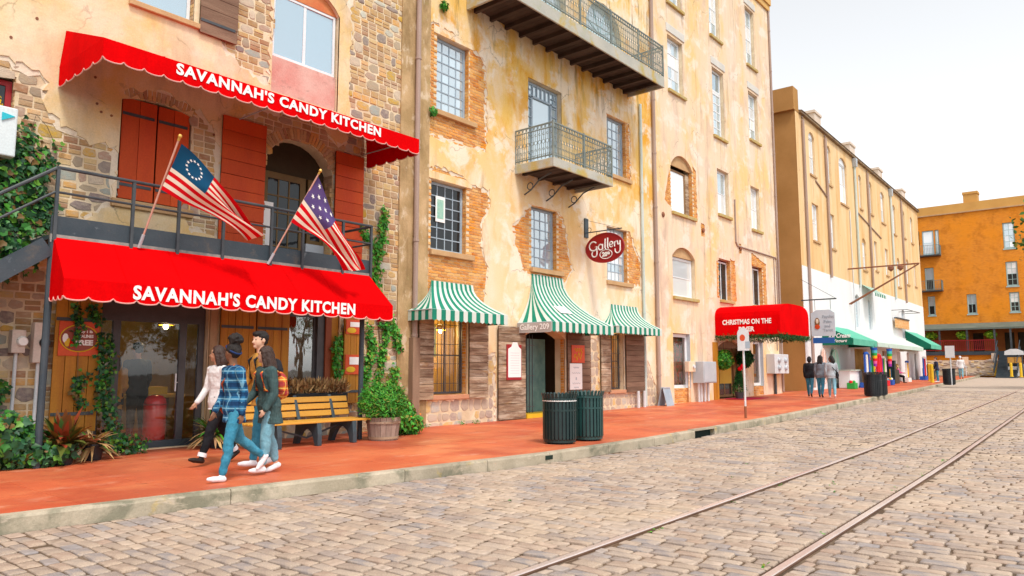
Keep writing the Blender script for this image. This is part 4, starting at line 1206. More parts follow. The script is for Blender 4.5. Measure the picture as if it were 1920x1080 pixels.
pipe(b2, [(21.98, Y0 - .08, .1), (21.98, Y0 - .08, 10.55)], .05, PIPEG)
pipe(b2, [(22.9, Y0 - .09, .15), (22.9, Y0 - .09, 15.9)], .065, PIPE)
for x in (20.9 + .55, 20.9 + .95):
    pipe(b2, [(x, Y0 - .10, .05), (x, Y0 - .10, .62)], .05, GALVL, name='vent_pipe', clips=False)
mb = MB(); mb.box(11.05, 22.95, Y0 + .4, Y0 + 9, 16.0, 16.2); part('roof', mb, DARK, b2)
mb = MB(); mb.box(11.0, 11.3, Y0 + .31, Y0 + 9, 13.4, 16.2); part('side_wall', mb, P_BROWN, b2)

# ------------------------------------------------------------------ the tall rose building
b3 = thing('tall_building', 'tall five storey rose and ochre plastered building behind the small red canopy', 'building', (29.0, Y0, zg(29)))
W3 = [  # x0, x1, z0, z1, arch rise, kind
    (24.25, 25.50, 15.32, 18.2, 0, 'sash'), (28.05, 29.10, 15.36, 18.2, 0, 'sash'), (31.95, 33.02, 15.36, 18.2, 0, 'sash'),
    (24.25, 25.50, 11.82, 14.0, 0, 'sash'), (28.15, 29.30, 11.02, 14.0, 0, 'door'), (32.0, 33.12, 11.80, 14.1, 0, 'sash'),
    (24.32, 26.10, 7.14, 9.42, .45, 'open'), (28.35, 29.50, 7.72, 9.65, 0, 'blind'), (31.88, 32.92, 7.6, 9.6, 0, 'white'),
    (24.25, 26.10, 3.98, 5.88, .38, 'white'), (28.28, 29.46, 4.14, 5.86, 0, 'redc'), (31.72, 32.98, 4.15, 5.95, 0, 'redc'),
    (24.15, 25.50, .62, 2.64, 0, 'shop'), (27.85, 30.35, .14, 2.5, .3, 'entry'), (31.48, 32.65, .60, 2.58, 0, 'shop')]
ops3 = [arch(a, b, c, d, e) if e else rect(a, b, c, d) for a, b, c, d, e, k in W3]
out3 = rect(22.96, 34.9, -.1, 19.6)
PAT3 = [[(26.0, 7.0), (26.42, 7.05), (26.40, 9.1), (26.1, 9.2)], [(23.75, 7.5), (24.36, 7.2), (24.36, 9.0), (24.0, 8.3)], [(29.4, 4.1), (29.95, 4.2), (29.9, 5.9), (29.4, 5.95)], [(28.0, 4.2), (28.3, 4.2), (28.3, 5.8), (28.02, 5.7)],
        [(32.9, 4.1), (33.4, 4.1), (33.4, 6.15), (31.7, 6.5), (31.7, 5.9), (32.9, 5.9)], [(24.15, .10), (25.45, .10), (25.45, .62), (24.15, .62)], [(31.45, .2), (32.6, .2), (32.6, .6), (31.45, .6)],
        [(26.7, 6.55), (27.05, 6.55), (27.05, 7.05), (26.7, 7.05)], [(30.35, 6.30), (30.65, 6.30), (30.65, 6.75), (30.35, 6.75)]]
part('plaster', sheet(out3, [ragged(p, .03, .13, 80 + i) for i, p in enumerate(PAT3)] + ops3, Y0, .036), P_B3, b3)
part('wall', sheet(out3, ops3, Y0 + .034, .34), MORTAR, b3)
bk = []
for i, p in enumerate(PAT3): bk += lay_bricks(p, ops3, Y0 + .036, seed=90 + i)
set_pieces(bk, b3, 'brick', BRICK, 120)
for (a, b, c, d, e, k) in W3:
    x1j = b
    if k in ('open', 'redc'): jamb(b3, b, c + .02, d - e, Y0 + .04, Y0 + .20, BRICK)
    zt = d - e
    if k in ('sash', 'white', 'blind'):
        window(b3, a + .02, b - .02, c + .02, zt - .01, Y0 + .16, 2 if k == 'sash' else 1, 4 if k == 'sash' else 2, WHITEF, None, fw=.09, mw=.03, gms=[G_WHITE, G_PALE] if k != 'white' else [G_WHITE], rail=2 if k == 'sash' else None, tilt=.6)
    elif k == 'open':
        window(b3, a + .02, b - .3, c + .02, zt - .1, Y0 + .2, 1, 1, FRAMEW, G_WHITE, fw=.07, tilt=.3)
        mb = MB(); mb.box(b - .3, b - .02, Y0 + .18, Y0 + .24, c + .02, zt - .1); part('casing', mb, WEATHER, b3)
    elif k == 'redc':
        window(b3, a + .02, b - .02, c + .02, zt - .08, Y0 + .2, 2, 1, WHITEF, G_DARK, fw=.06, mw=.05, tilt=.3)
        mb = MB(); mb.box(a, b, Y0 + .26, Y0 + .28, c, zt); part('curtain', mb, mat('red_curtain', (.32, .01, .03), (.22, .01, .02), 5.0, (6, 1, .2), rough=.9), b3)
    elif k == 'door':
        window(b3, a + .02, b - .02, 13.05, zt - .01, Y0 + .16, 1, 1, WHITEF, G_BLUE, fw=.08, tilt=.4)
        window(b3, a + .02, b - .02, c + .02, 13.04, Y0 + .16, 3, 5, WHITEF, G_PALE, fw=.10, mw=.04, name='french_door', tilt=.6)
    elif k == 'shop':
        window(b3, a + .02, b - .02, c + .02, zt - .01, Y0 + .14, 1, 1, WHITEF, G_CLEAR, fw=.12, tilt=.2, label='white framed ground floor shop window')
        mb = MB(); mb.box(a, b, Y0 + .33, Y0 + .36, c, zt); part('shop_display', mb, mat('green_red_display', (.015, .10, .04), (.35, .05, .03), 9.0, rough=.8), b3)
    if k != 'entry':
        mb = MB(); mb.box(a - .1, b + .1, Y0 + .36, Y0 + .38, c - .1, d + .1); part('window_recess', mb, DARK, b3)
    if e:
        mb = MB(); mb.prism(arch(a + .01, b - .01, zt - .005, d - .005, e - .01), Y0 + .10, Y0 + .14); part('arch_infill', mb, SILL if k != 'entry' else FRAMEW, b3)
    if k in ('sash', 'door'):
        mb = MB(); mb.box(a - .10, b + .14, Y0 - .035, Y0 + .05, zt + .10, zt + .42); part('lintel', mb, LINTEL, b3, bevel=.015)
    if k not in ('entry', 'shop'): sill(b3, a - .05, b + .14, c + .015, Y0, mat('mossy_sill', (.48, .32, .08), (.5, .4, .2), 4.0, rough=.9) if 'mossy_sill' not in MATS else MATS['mossy_sill'], h=.12, out=.09)
    if k == 'shop':
        mb = MB(); mb.box(b - .03, b, Y0 + .002, Y0 + .14, c, zt); part('reveal_panel', mb, GALV, b3)
# entry with golden sign hanging in the glass door
mb = MB(); mb.box(27.86, 28.35, Y0 + .25, Y0 + .35, .2, 2.4); mb.box(29.95, 30.34, Y0 + .25, Y0 + .35, .2, 2.4); part('door_surround', mb, FRAMEW, b3)
en = window(b3, 28.4, 29.9, .2, 2.2, Y0 + .30, 2, 2, FRAMEW, G_DARK, fw=.10, mw=.08, name='shop_door', label='brown glazed shop door under the red canopy', tilt=.2)
mb = MB(); mb.box(28.6, 29.75, Y0 + .27, Y0 + .29, .75, 1.55); part('door_notice', mb, mat('golden_board', (.72, .46, .05), (.66, .40, .04), 2.0, rough=.6), en)
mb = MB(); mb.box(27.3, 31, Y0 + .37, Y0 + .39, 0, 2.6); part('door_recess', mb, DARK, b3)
mb = MB(); mb.box(27.40, 27.83, Y0 - .05, Y0 - .002, .14, 2.40); part('door_panel', mb, OCHREW, b3, bevel=.008)
# cornice, conduit, earthquake bolts
mb = MB(); mb.box(22.96, 35.02, Y0 - .14, Y0 + .3, 19.3, 19.62); mb.box(22.96, 34.98, Y0 - .08, Y0 + .3, 19.0, 19.3); part('cornice', mb, mat('cornice_ochre', (.70, .42, .14), (.62, .36, .12), 1.5, rough=.9), b3)
pipe(b3, [(30.0, Y0 - .03, 8.6), (30.0, Y0 - .03, 6.75), (30.15, Y0 - .03, 6.60), (34.55, Y0 - .03, 6.60), (34.65, Y0 - .03, 6.5), (34.65, Y0 - .03, 1.9)], .035, PIPE, name='conduit', clips=False)
pipe(b3, [(34.35, Y0 - .03, 6.58), (34.35, Y0 - .03, 2.2)], .025, PIPE, name='conduit', clips=False)
pipe(b3, [(34.84, Y0 - .06, .3), (34.84, Y0 - .06, 19.0)], .05, PIPE)
for x, z in ((23.6, 6.9), (26.87, 6.8), (30.5, 6.52)):
    mb = MB(); mb.lathe([(.10, 0), (.10, .02), (.04, .05)], (0, 0, 0), 8); mb.v = [(x + a, Y0 - c - .01, z + b) for a, b, c in mb.v]; part('tie_plate', mb, RUST, b3)
mb = MB(); mb.box(34.88, 34.9, Y0 + .05, Y0 + 14, -.1, 19.6); part('side_wall', mb, P_B3, b3)
mb = MB(); mb.box(22.96, 34.9, Y0 + .4, Y0 + 14, 19.4, 19.6); part('roof', mb, DARK, b3)
mb = MB(); mb.box(22.94, 23.2, Y0 + .4, Y0 + 14, 16, 19.6); part('side_wall', mb, P_B3, b3)

# ------------------------------------------------------------------ the long terrace
A4 = math.atan(.7 / 32.5)
b4 = thing('terrace_building', 'long orange plastered terrace with whitewashed ground storey and arched upper windows', 'building', (38.3, Y0, 0), A4, local=True)
W4 = [(2.15, 3.22, 11.94, 14.38, .3), (5.5, 6.34, 12.05, 14.40, .25), (8.05, 9.80, 11.40, 14.35, .4), (12.66, 13.40, 11.85, 14.15, .2), (15.4, 16.3, 11.95, 14.25, .25), (18.7, 19.95, 11.88, 14.2, .3), (22.65, 23.6, 11.6, 13.9, .25), (26.0, 27.1, 11.82, 14.05, .25), (29.2, 30.2, 11.8, 14.02, .25),
      (2.2, 3.4, 8.28, 10.35, 0), (5.65, 6.5, 8.28, 10.32, 0), (12.7, 13.8, 7.8, 9.9, .25), (16.1, 16.9, 8.1, 10.15, 0), (19.3, 20.2, 8.1, 10.05, 0), (23.1, 24.2, 7.6, 9.85, .25), (26.6, 27.6, 8.1, 10.15, .2), (29.7, 30.6, 8.2, 10.15, .2)]
ops4 = [arch(a, b, c, d, e) if e else rect(a, b, c, d) for a, b, c, d, e in W4]
part('wall', sheet(rect(0, 32.6, 6.66, 14.9), ops4, 0, .3), P_B4, b4)
g4 = [rect(16.6, 18.2, .3, 2.6), rect(21.2, 22.3, .4, 2.6), rect(24.6, 25.5, .5, 2.6), rect(27.5, 28.2, .5, 2.6), rect(9.4, 12.4, .3, 2.6), arch(10.2, 11.2, 3.9, 6.0, .2), arch(13.4, 14.4, 3.9, 6.0, .2), arch(23.6, 24.8, 3.7, 5.9, .3)]
part('whitewash_storey', sheet(rect(0, 32.6, -.1, 6.66), g4, -.02, .34), WHITEWASH, b4)
mb = MB(); mb.box(-.004, -.002, -.02, .0, 0, 0.01)
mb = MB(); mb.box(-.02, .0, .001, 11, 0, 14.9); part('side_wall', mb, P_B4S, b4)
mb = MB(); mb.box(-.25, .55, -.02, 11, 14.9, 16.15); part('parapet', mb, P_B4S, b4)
mb = MB(); mb.box(.55, 32.7, -.16, .3, 14.90, 15.05); part('eaves', mb, mat('dark_gutter', (.16, .10, .06), (.3, .2, .1), 2.0, rough=.7), b4)
mb = MB(); mb.poly([(.55, -.2, 15.04), (32.7, -.2, 15.04), (32.7, 5, 16.1), (.55, 5, 16.1)], [(0, 1, 2, 3)]); part('roof', mb, mat('roof_rust', (.42, .28, .10), (.3, .2, .08), 1.0, rough=.9), b4)
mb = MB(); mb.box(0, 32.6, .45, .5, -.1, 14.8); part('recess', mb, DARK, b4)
for x in (5.2, 13.0, 21.0, 29.4):
    mb = MB(); mb.box(x, x + 1.3, .5, 1.7, 15.0, 16.35); mb.box(x - .06, x + 1.36, .44, 1.76, 16.35, 16.5); part('chimney', mb, mat('chimney_plaster', (.66, .54, .44), (.72, .62, .54), 1.0, rough=.9) if 'chimney_plaster' not in MATS else MATS['chimney_plaster'], b4)
for (a, b, c, d, e) in W4:
    zt = d - e
    o = window(b4, a + .03, b - .03, c + .03, zt, .12, 1, 2, WHITEF, G_WHITE, fw=.07, mw=.05, tilt=.5)
    if e:
        mb = MB(); mb.prism(arch(a + .02, b - .02, zt, d - .01, e - .01), .10, .14); part('arch_head', mb, WHITEF if c > 11 else P_B4, o)
    mb = MB(); mb.box(a - .05, b + .05, -.07, .1, c - .10, c); part('sill', mb, SILL, b4)
for (x, dark) in ((.95, 1), (5.05, 1), (11.4, 0), (14.8, 1), (21.7, 0), (25.5, 1)):
    pipe(b4, [(x, -.10, 6.5 if x > 1 else .4), (x, -.10, 14.6), (x + .1, -.02, 14.8)], .075, PIPE if dark else PIPEG, clips=False)
    if not dark:
        mb = MB(); mb.prism([(x - .22, 14.85), (x + .22, 14.85), (x + .12, 14.3), (x - .12, 14.3)], -.25, -.02); part('rain_head', mb, GALV, b4)
pipe(b4, [(3.0, -.04, 11.7), (5.0, -.04, 11.2)], .04, PIPE, name='conduit', clips=False)
pipe(b4, [(12.0, -.04, 11.4), (18.2, -.04, 10.6)], .04, PIPE, name='conduit', clips=False)
pipe(b4, [(9.9, -.05, 3.7), (9.9, -.05, 11.2)], .03, GALVL, name='conduit', clips=False)
SHADEW = mat('shop_white_wall', (.70, .66, .60), (.62, .56, .48), 1.0, rough=.9)
for (x0, x1, m_) in ((9.4, 12.4, WARMIN), (16.6, 18.2, FRAMEW), (21.2, 22.3, SHADEW), (24.6, 25.5, WARMIN), (27.5, 28.2, DARK)):
    mb = MB(); mb.box(x0, x1, .2, .24, .1, 2.65); part('shop_back', mb, m_, b4)
for (x0, x1, z0, z1) in ((10.2, 11.2, 3.9, 6.0), (13.4, 14.4, 3.9, 6.0), (23.6, 24.8, 3.7, 5.9)):
    window(b4, x0, x1, z0, z1 - .2, .1, 2, 2, GALVL, G_PALE, fw=.06, mw=.04)
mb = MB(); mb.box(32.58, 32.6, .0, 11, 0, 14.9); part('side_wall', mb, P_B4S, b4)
# alley between the tall building and the terrace: wall, steps
al = thing('alley_steps', 'dark stone steps in the narrow alley beside the tall building', 'steps', (36.6, 14.0, zg(36.6)))
for i in range(12):
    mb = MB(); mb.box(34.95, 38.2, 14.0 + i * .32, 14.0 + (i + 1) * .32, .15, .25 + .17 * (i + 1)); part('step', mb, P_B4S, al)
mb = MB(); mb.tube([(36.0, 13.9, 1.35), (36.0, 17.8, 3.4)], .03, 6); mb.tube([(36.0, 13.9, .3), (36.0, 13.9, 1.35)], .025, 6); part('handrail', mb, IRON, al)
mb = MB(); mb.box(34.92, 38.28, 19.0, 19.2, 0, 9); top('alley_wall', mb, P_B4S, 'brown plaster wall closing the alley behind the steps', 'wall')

# ------------------------------------------------------------------ the orange brick warehouse closing the street
m = bpy.data.materials.new('warehouse_brick'); m.use_nodes = True
nt = m.node_tree; bs = nt.nodes['Principled BSDF']
tc = nt.nodes.new('ShaderNodeTexCoord').outputs['Object']
mp = nt.nodes.new('ShaderNodeMapping'); mp.inputs['Rotation'].default_value = (R(90), 0, 0); nt.links.new(tc, mp.inputs['Vector'])
bt = nt.nodes.new('ShaderNodeTexBrick'); bt.inputs['Scale'].default_value = 1.0; bt.inputs['Brick Width'].default_value = .24; bt.inputs['Row Height'].default_value = .085; bt.inputs['Mortar Size'].default_value = .016
bt.inputs['Color1'].default_value = (.62, .15, .008, 1); bt.inputs['Color2'].default_value = (.78, .24, .012, 1); bt.inputs['Mortar'].default_value = (.70, .32, .06, 1)
nt.links.new(mp.outputs[0], bt.inputs['Vector'])
col = mixc(nt, ramp(nt, noise(nt, tc, .35), [(.45, (0, 0, 0)), (.6, (.55, .55, .55))]), bt.outputs['Color'], (.80, .27, .012))
col = mixc(nt, ramp(nt, noise(nt, tc, .9, 8, .7), [(.5, (0, 0, 0)), (.64, (.6, .6, .6))]), col, (.44, .13, .012))
nt.links.new(col, bs.inputs['Base Color']); bs.inputs['Roughness'].default_value = .9; bs.inputs['Specular IOR Level'].default_value = .15
WB = m
b5 = thing('brick_warehouse', 'big orange brick warehouse closing the far end of the street', 'building', (88, 16, 0), R(-90), local=True)
lx = lambda y: 16.0 - y
W5 = [(16.6, 16.45, 13.45, 16.1), (16.19, 15.1, 13.45, 16.07), (14.98, 14.6, 13.45, 16.07), (16.15, 15.29, 9.6, 12.08), (16.02, 15.33, 7.01, 9.03), (12.45, 11.6, 7.0, 9.03), (8.95, 7.95, 13.42, 16.05), (8.92, 7.93, 9.62, 12.08), (8.80, 7.96, 7.02, 9.0),
      (4.2, 3.2, 13.42, 16.05), (4.2, 3.2, 9.62, 12.08), (4.2, 3.2, 7.02, 9.0)]
ops5 = [rect(lx(a), lx(b), c, d) for a, b, c, d in W5]
part('wall', sheet(rect(-8, 26, 0, 17.66), ops5, 0, .3), WB, b5)
mb = MB(); mb.box(-8, 26, -.08, .3, 17.66, 18.6); part('parapet', mb, mat('parapet_ochre', (.66, .36, .10), (.58, .30, .08), .6, rough=.9), b5)
mb = MB(); mb.box(-8, 26, -.14, .3, 17.58, 17.72); part('cornice', mb, SILL, b5)
mb = MB(); mb.box(lx(12.2), lx(10.93), .2, 1.4, 18.55, 19.5); mb.box(lx(12.26), lx(10.87), .14, 1.46, 19.5, 19.75); part('chimney', mb, MATS['parapet_ochre'], b5)
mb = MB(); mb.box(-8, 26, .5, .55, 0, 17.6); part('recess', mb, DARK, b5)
for i, (a, b, c, d) in enumerate(W5):
    window(b5, lx(a) + .02, lx(b) - .02, c + .02, d - .02, .1, 2 if i in (5, 6, 7, 8) else 1, 4 if i in (6, 7, 8) else 2, TEALF if i != 1 else BLUEP, None, fw=.11, mw=.04, gms=[G_WHITE] if i in (0, 1, 2) else ([G_PALE, G_WHITE] if i == 6 else ['half', G_WHITE if i > 6 else G_PALE, G_DARK]), tilt=.5)
    mb = MB(); mb.box(lx(a) - .06, lx(b) + .06, -.06, .1, c - .12, c); part('sill', mb, TEALF, b5)
for z in (13.35, 9.6):
    o = part('balcony', MB().box(lx(16.85), lx(14.5), -1.0, -.002, z - .12, z), IRON, b5)
    mb = MB()
    for p, q in (((lx(16.85), -1.0), (lx(14.5), -1.0)), ((lx(14.5), -1.0), (lx(14.5), 0))):
        L = math.hypot(q[0] - p[0], q[1] - p[1]); n = int(L / .14)
        mb.bar((*p, z + 1.0), (*q, z + 1.0), .04, .04); mb.bar((*p, z + .1), (*q, z + .1), .03, .03)
        for k in range(n + 1):
            t = k / n; x, y = p[0] + (q[0] - p[0]) * t, p[1] + (q[1] - p[1]) * t
            mb.box(x - .012, x + .012, y - .012, y + .012, z, z + 1.0)
    part('railing', mb, WROUGHT, o)
# porch
po = part('porch_roof', MB().prism([(-3.2, 5.42), (0, 6.05), (0, 5.55), (-3.2, 5.25)], lx(18), lx(0), axis='x'), mat('porch_roof_green', (.10, .13, .11), (.14, .17, .14), 1.0, rough=.7), b5, label='dark green porch roof along the warehouse')
mb = MB(); mb.box(lx(18), lx(0), -3.2, -.002, 2.75, 3.1); part('porch_deck', mb, IRONB, b5)
mb = MB(); mb.box(lx(18), lx(0), -.12, -.004, 3.1, 5.5); part('porch_wall', mb, mat('porch_red_wall', (.34, .09, .02), (.42, .14, .03), 1.2, rough=.9), b5)
mb = MB(); mb.box(lx(18), lx(8.6), -2.9, -2.7, 0, 2.75); part('porch_base', mb, WB, b5)
rl = MB()
rl.bar((lx(17), -3.15, 4.2), (lx(9.9), -3.15, 4.2), .06, .06); rl.bar((lx(17), -3.15, 3.25), (lx(9.9), -3.15, 3.25), .05, .05)
for x in np.arange(lx(17), lx(9.9), .16): rl.box(x - .02, x + .02, -3.17, -3.13, 3.2, 4.2)
part('porch_rail', rl, DKRED, b5)
for y in (17, 14.6, 12.2, 9.9, 8.6, 5, 2):
    mb = MB(); mb.box(lx(y) - .08, lx(y) + .08, -3.15, -2.99, 3.1, 5.3); part('porch_post', mb, IRON, b5)
for (ya, yb, m_) in ((16.9, 15.6, DARK), (12.1, 11.2, DARK), (9.4, 8.6, DARK), (8.3, 6.8, DARK)):
    mb = MB(); mb.box(lx(ya), lx(yb), -.16, -.122, 3.1, 5.0); part('porch_door', mb, m_, b5)
mb = MB()
for i in range(14): mb.box(lx(9.6), lx(8.0), -3.2 - .28 * (i + 1), -3.2 - .28 * i, 2.6 - .16 * (i + 1) - .5, 2.75 - .16 * i)
part('porch_stair', mb, IRONB, b5)
for y in (9.7, 7.9):
    mb = MB(); mb.bar((lx(y), -3.2, 3.3), (lx(y), -7.0, 1.2), .06, .5); mb.bar((lx(y), -3.2, 4.1), (lx(y), -7.0, 2.0), .06, .08); part('stair_side', mb, IRONB, b5)
# ------------------------------------------------------------------ striped awnings of the gallery
GRN = mat('green_stripe_canvas', (.018, .21, .135), (.026, .25, .165), 2.0, rough=.85, spec=.05, fine=.06)
WHT = mat('white_stripe_canvas', (.64, .70, .65), (.58, .65, .60), 2.0, rough=.85, spec=.05, fine=.06)
def striped_awning(label, xt0, xt1, xb0, xb1, yf, zt, zv, zh, n):
    t = thing('awning', label, 'awning', ((xb0 + xb1) / 2, Y0, zh), group='green and white striped awnings')
    yw = Y0 - .012
    prof = [(v ** 1.75, v ** .82) for v in np.linspace(0, 1, 8)]
    def P(u, i):
        fy, fz = prof[i]
        a, b = xt0 + (xb0 - xt0) * fy, xt1 + (xb1 - xt1) * fy
        return (a + (b - a) * u, yw + (yf - yw) * fy, zt + (zv - zt) * fz)
    mats_ = (GRN, WHT)
    for k in range(n):
        u0, u1 = k / n, (k + 1) / n
        mb = MB()
        for i in range(7): mb.face(P(u0, i), P(u1, i), P(u1, i + 1), P(u0, i + 1))
        for i in range(7):
            q = [(x, y + .005, z - .005) for x, y, z in (P(u0, i), P(u1, i), P(u1, i + 1), P(u0, i + 1))]; mb.face(*q[::-1])
        a, b = P(u0, 7), P(u1, 7)
        c = ((a[0] + b[0]) / 2, a[1], zh - .015)
        mb.face(a, b, (b[0], b[1], zh + .02), c, (a[0], a[1], zh + .02))
        mb.face((a[0], a[1] + .004, zh + .02), (c[0], c[1] + .004, c[2]), (b[0], b[1] + .004, zh + .02), (b[0], b[1] + .004, b[2]), (a[0], a[1] + .004, a[2]))
        part('stripe', mb, mats_[k % 2], t)
    m_ = 7
    for side, u in ((0, 0.0), (1, 1.0)):                     # gussets, striped parallel to the front edge
        xw = xb0 if side == 0 else xb1
        for k in range(m_):
            mb = MB(); s0, s1 = k / m_, (k + 1) / m_
            for i in range(7):
                def Q(s, i):
                    p = P(u, i); return (p[0], yw + (p[1] - yw) * s, p[2])
                mb.face(Q(s0, i), Q(s1, i), Q(s1, i + 1), Q(s0, i + 1))
            p7 = P(u, 7)
            ya, yb_ = yw + (yf - yw) * s0, yw + (yf - yw) * s1
            mb.face((p7[0], ya, p7[2]), (p7[0], yb_, p7[2]), (p7[0], yb_, zh + .01), (p7[0], ya, zh + .01))
            part('gusset_stripe', mb, mats_[(k + 1) % 2], t)
    fr = MB(); fr.tube([(xb0, yf + .02, zv), (xb1, yf + .02, zv)], .012, 6)
    for x in (xb0, xb1): fr.tube([(x, yw, zv), (x, yf + .02, zv)], .012, 6)
    part('frame', fr, GALV, t)
    return t
def pendant(x, y, z):
    """a lit lamp hanging in a gallery window"""
    t = thing('pendant_lamp', 'lit warm pendant lamp hanging inside the %s' % ('candy shop door' if x < 10 else ('first gallery window' if x < 15 else 'far gallery window')), 'lamp', (x, y, z))
    m = bpy.data.materials.get('lit_bulb')
    if m is None:
        m = bpy.data.materials.new('lit_bulb'); m.use_nodes = True
        b = m.node_tree.nodes['Principled BSDF']; b.inputs['Emission Color'].default_value = (1, .72, .32, 1); b.inputs['Emission Strength'].default_value = 12
    mb = MB(); mb.ell((x, y, z), .05, .05, .06, 10, 7); part('bulb', mb, m, t)
    mb = MB(); mb.lathe([(.14, z + .02), (.05, z + .16)], (x, y, 0), 14, cap=False); part('shade', mb, YELLOW, t)
    mb = MB(); mb.tube([(x, y, z + .15), (x, y, 2.85 if x > 10 else 2.54)], .008, 4); part('flex', mb, IRON, t)
    l = bpy.data.lights.new('pendant_light', 'POINT'); l.energy = 40 if x > 10 else 10; l.color = (1, .70, .30); l.shadow_soft_size = .06
    lo = bpy.data.objects.new('pendant_light', l); COL.objects.link(lo); lo.parent = t; lo.location = (0, 0, -.08)
pendant(13.2, Y0 + .8, 2.3); pendant(20.8, Y0 + .8, 2.2); pendant(6.6, Y0 + 1.6, 2.15)
t = thing('window_banner', 'yellow green vertical banner hanging behind the bars of the first gallery window', 'banner', (12.35, Y0 + .26, 1.65))
mb = MB(); mb.box(12.26, 12.52, Y0 + .25, Y0 + .26, 1.62, 2.40); part('panel', mb, mat('lime_banner', (.62, .66, .02), (.70, .62, .02), 3.0, rough=.6), t)
mb = MB(); mb.box(12.32, 12.46, Y0 + .244, Y0 + .249, 1.85, 2.05); mb.box(12.34, 12.44, Y0 + .244, Y0 + .249, 2.15, 2.3); part('print', mb, GREENC, t)
striped_awning('green and white striped awning over the window nearest the drainpipe', 12.08, 13.53, 11.36, 13.96, 11.80, 3.43, 2.66, 2.42, 18)
aw = striped_awning('tallest green and white striped awning, over the gallery doorway', 15.92, 17.40, 15.3, 18.26, 11.42, 3.97, 2.56, 2.31, 20)
striped_awning('green and white striped awning over the far gallery window', 20.0, 21.66, 19.2, 21.86, 11.80, 3.40, 2.64, 2.42, 18)
mb = MB(); mb.box(15.255, 15.275, 11.44, 12.56, 2.29, 2.55); part('name_board', mb, mat('worn_board', (.42, .38, .36), (.5, .46, .44), 3.0, rough=.9), aw)
lettering(aw, 'Gallery 209', .22, (15.250, 11.98, 2.42), (0, -1, 0), (0, 0, 1), WHITEP, .004, width=.98, height=.20)
mb = MB(); mb.obox((16.55, 11.975, 2.968), (.28, 0, 0), (0, -.13, -.103), (0, -.003, .004)); part('cloth_notice', mb, WHITEP, aw)

# small red canopy at the tall building
def barrel_canopy():
    t = thing('canopy', 'small red barrel canopy trimmed with evergreen garland over a shop door', 'canopy', (29.3, Y0, 2.64))
    x0, x1, yf = 27.7, 30.95, 10.0
    n = 14
    prof = [(x0, 2.66), (x0, 3.38)]
    for i in range(1, n): 
        a = math.pi * (1 - i / n); prof.append(((x0 + x1) / 2 + (x1 - x0) / 2 * math.copysign(abs(math.cos(a)) ** .55, math.cos(a)), 3.38 + .49 * math.sin(a) ** .75))
    prof += [(x1, 3.38), (x1, 2.66)]
    mb = MB()
    V = [(x, Y0 - .01, z) for x, z in prof] + [(x, yf, z) for x, z in prof]; k = len(prof)
    mb.poly(V, [(i, i + 1, k + i + 1, k + i) for i in range(k - 1)])
    mb.poly([(x, yf, z) for x, z in prof], [tuple(range(k))])
    part('canopy_cloth', mb, RED, t)
    lettering(t, 'CHRISTMAS ON THE', .3, (x0 - .012, 11.30, 3.17), (0, -1, 0), (0, 0, 1), WHITEP, .010, width=1.95, height=.20)
    lettering(t, 'RIVER', .3, (x0 - .012, 11.30, 2.88), (0, -1, 0), (0, 0, 1), WHITEP, .010, width=.62, height=.19)
    fr = MB()
    for x in (x0 + .03, x1 - .03): fr.tube([(x, Y0, 2.68), (x, yf + .02, 2.68)], .02, 6)
    fr.tube([(x0 + .03, yf + .02, 2.68), (x1 - .03, yf + .02, 2.68)], .02, 6); part('frame', fr, GALV, t)
    pts = []
    for (a, b) in (((x0, Y0), (x0, yf)), ((x0, yf), (x1, yf)), ((x1, yf), (x1, Y0))):
        m_ = 900
        s = rng.random(m_)
        c = np.stack([a[0] + (b[0] - a[0]) * s, a[1] + (b[1] - a[1]) * s, 2.58 + .03 * np.sin(s * 40)], 1)
        pts.append(c + rng.normal(0, .05, (m_, 3)))
    leaves('garland', np.concatenate(pts), None, (.07, .13), MATS['evergreen'], t, 'blade')
EVER = mat('evergreen', None, None, palette=[(.008, .07, .012), (.012, .10, .016), (.02, .14, .02), (.006, .05, .012)], rough=.7, fine=0, jit=.3)

SHAPES = {'ivy': ([(0, 0), (-.30, .02), (-.52, .42), (-.24, .55), (0, 1.0), (.24, .55), (.52, .42), (.30, .02)], .12),
          'oval': ([(0, 0), (-.26, .30), (-.28, .62), (0, 1.0), (.28, .62), (.26, .30)], .10),
          'blade': ([(0, 0), (-.10, .35), (-.08, .7), (0, 1.0), (.08, .7), (.10, .35)], .04)}
def leaves(name, P, Nrm, size, material, parent, shape='ivy', droop=0.4, jitter=.55, kind='stuff', updir=None):
    """leaf-sized faces spread over the given points; Nrm = side they face (None: any)"""
    sh, fold = SHAPES[shape]
    n = len(P)
    s = rng.uniform(size[0], size[1], n)
    if Nrm is None: nn = rng.normal(0, 1, (n, 3))
    else: nn = np.asarray(Nrm, float) + rng.normal(0, jitter, (n, 3))
    nn /= np.linalg.norm(nn, axis=1, keepdims=True) + 1e-9
    d = rng.normal(0, 1, (n, 3)) * .7
    if updir is None: d[:, 2] -= droop
    else: d = np.asarray(updir, float) + rng.normal(0, .25, (n, 3))
    d -= nn * (d * nn).sum(1, keepdims=True); d /= np.linalg.norm(d, axis=1, keepdims=True) + 1e-9
    w = np.cross(nn, d)
    k = len(sh)
    V = np.zeros((n, k, 3))
    for i, (a, b) in enumerate(sh):
        V[:, i] = P + s[:, None] * (w * a + d * b + nn * (fold * abs(a) * 2 - .15 * b * b))
    tri = [(0, i, i + 1) for i in range(1, k - 1)]
    F = (np.arange(n)[:, None, None] * k + np.array(tri)[None]).reshape(-1, 3)
    V = V.reshape(-1, 3) - np.array(world_org(parent))
    return np_mesh(name, V, None, F, np.repeat(rng.random(n), len(tri)), material, parent, False, kind)
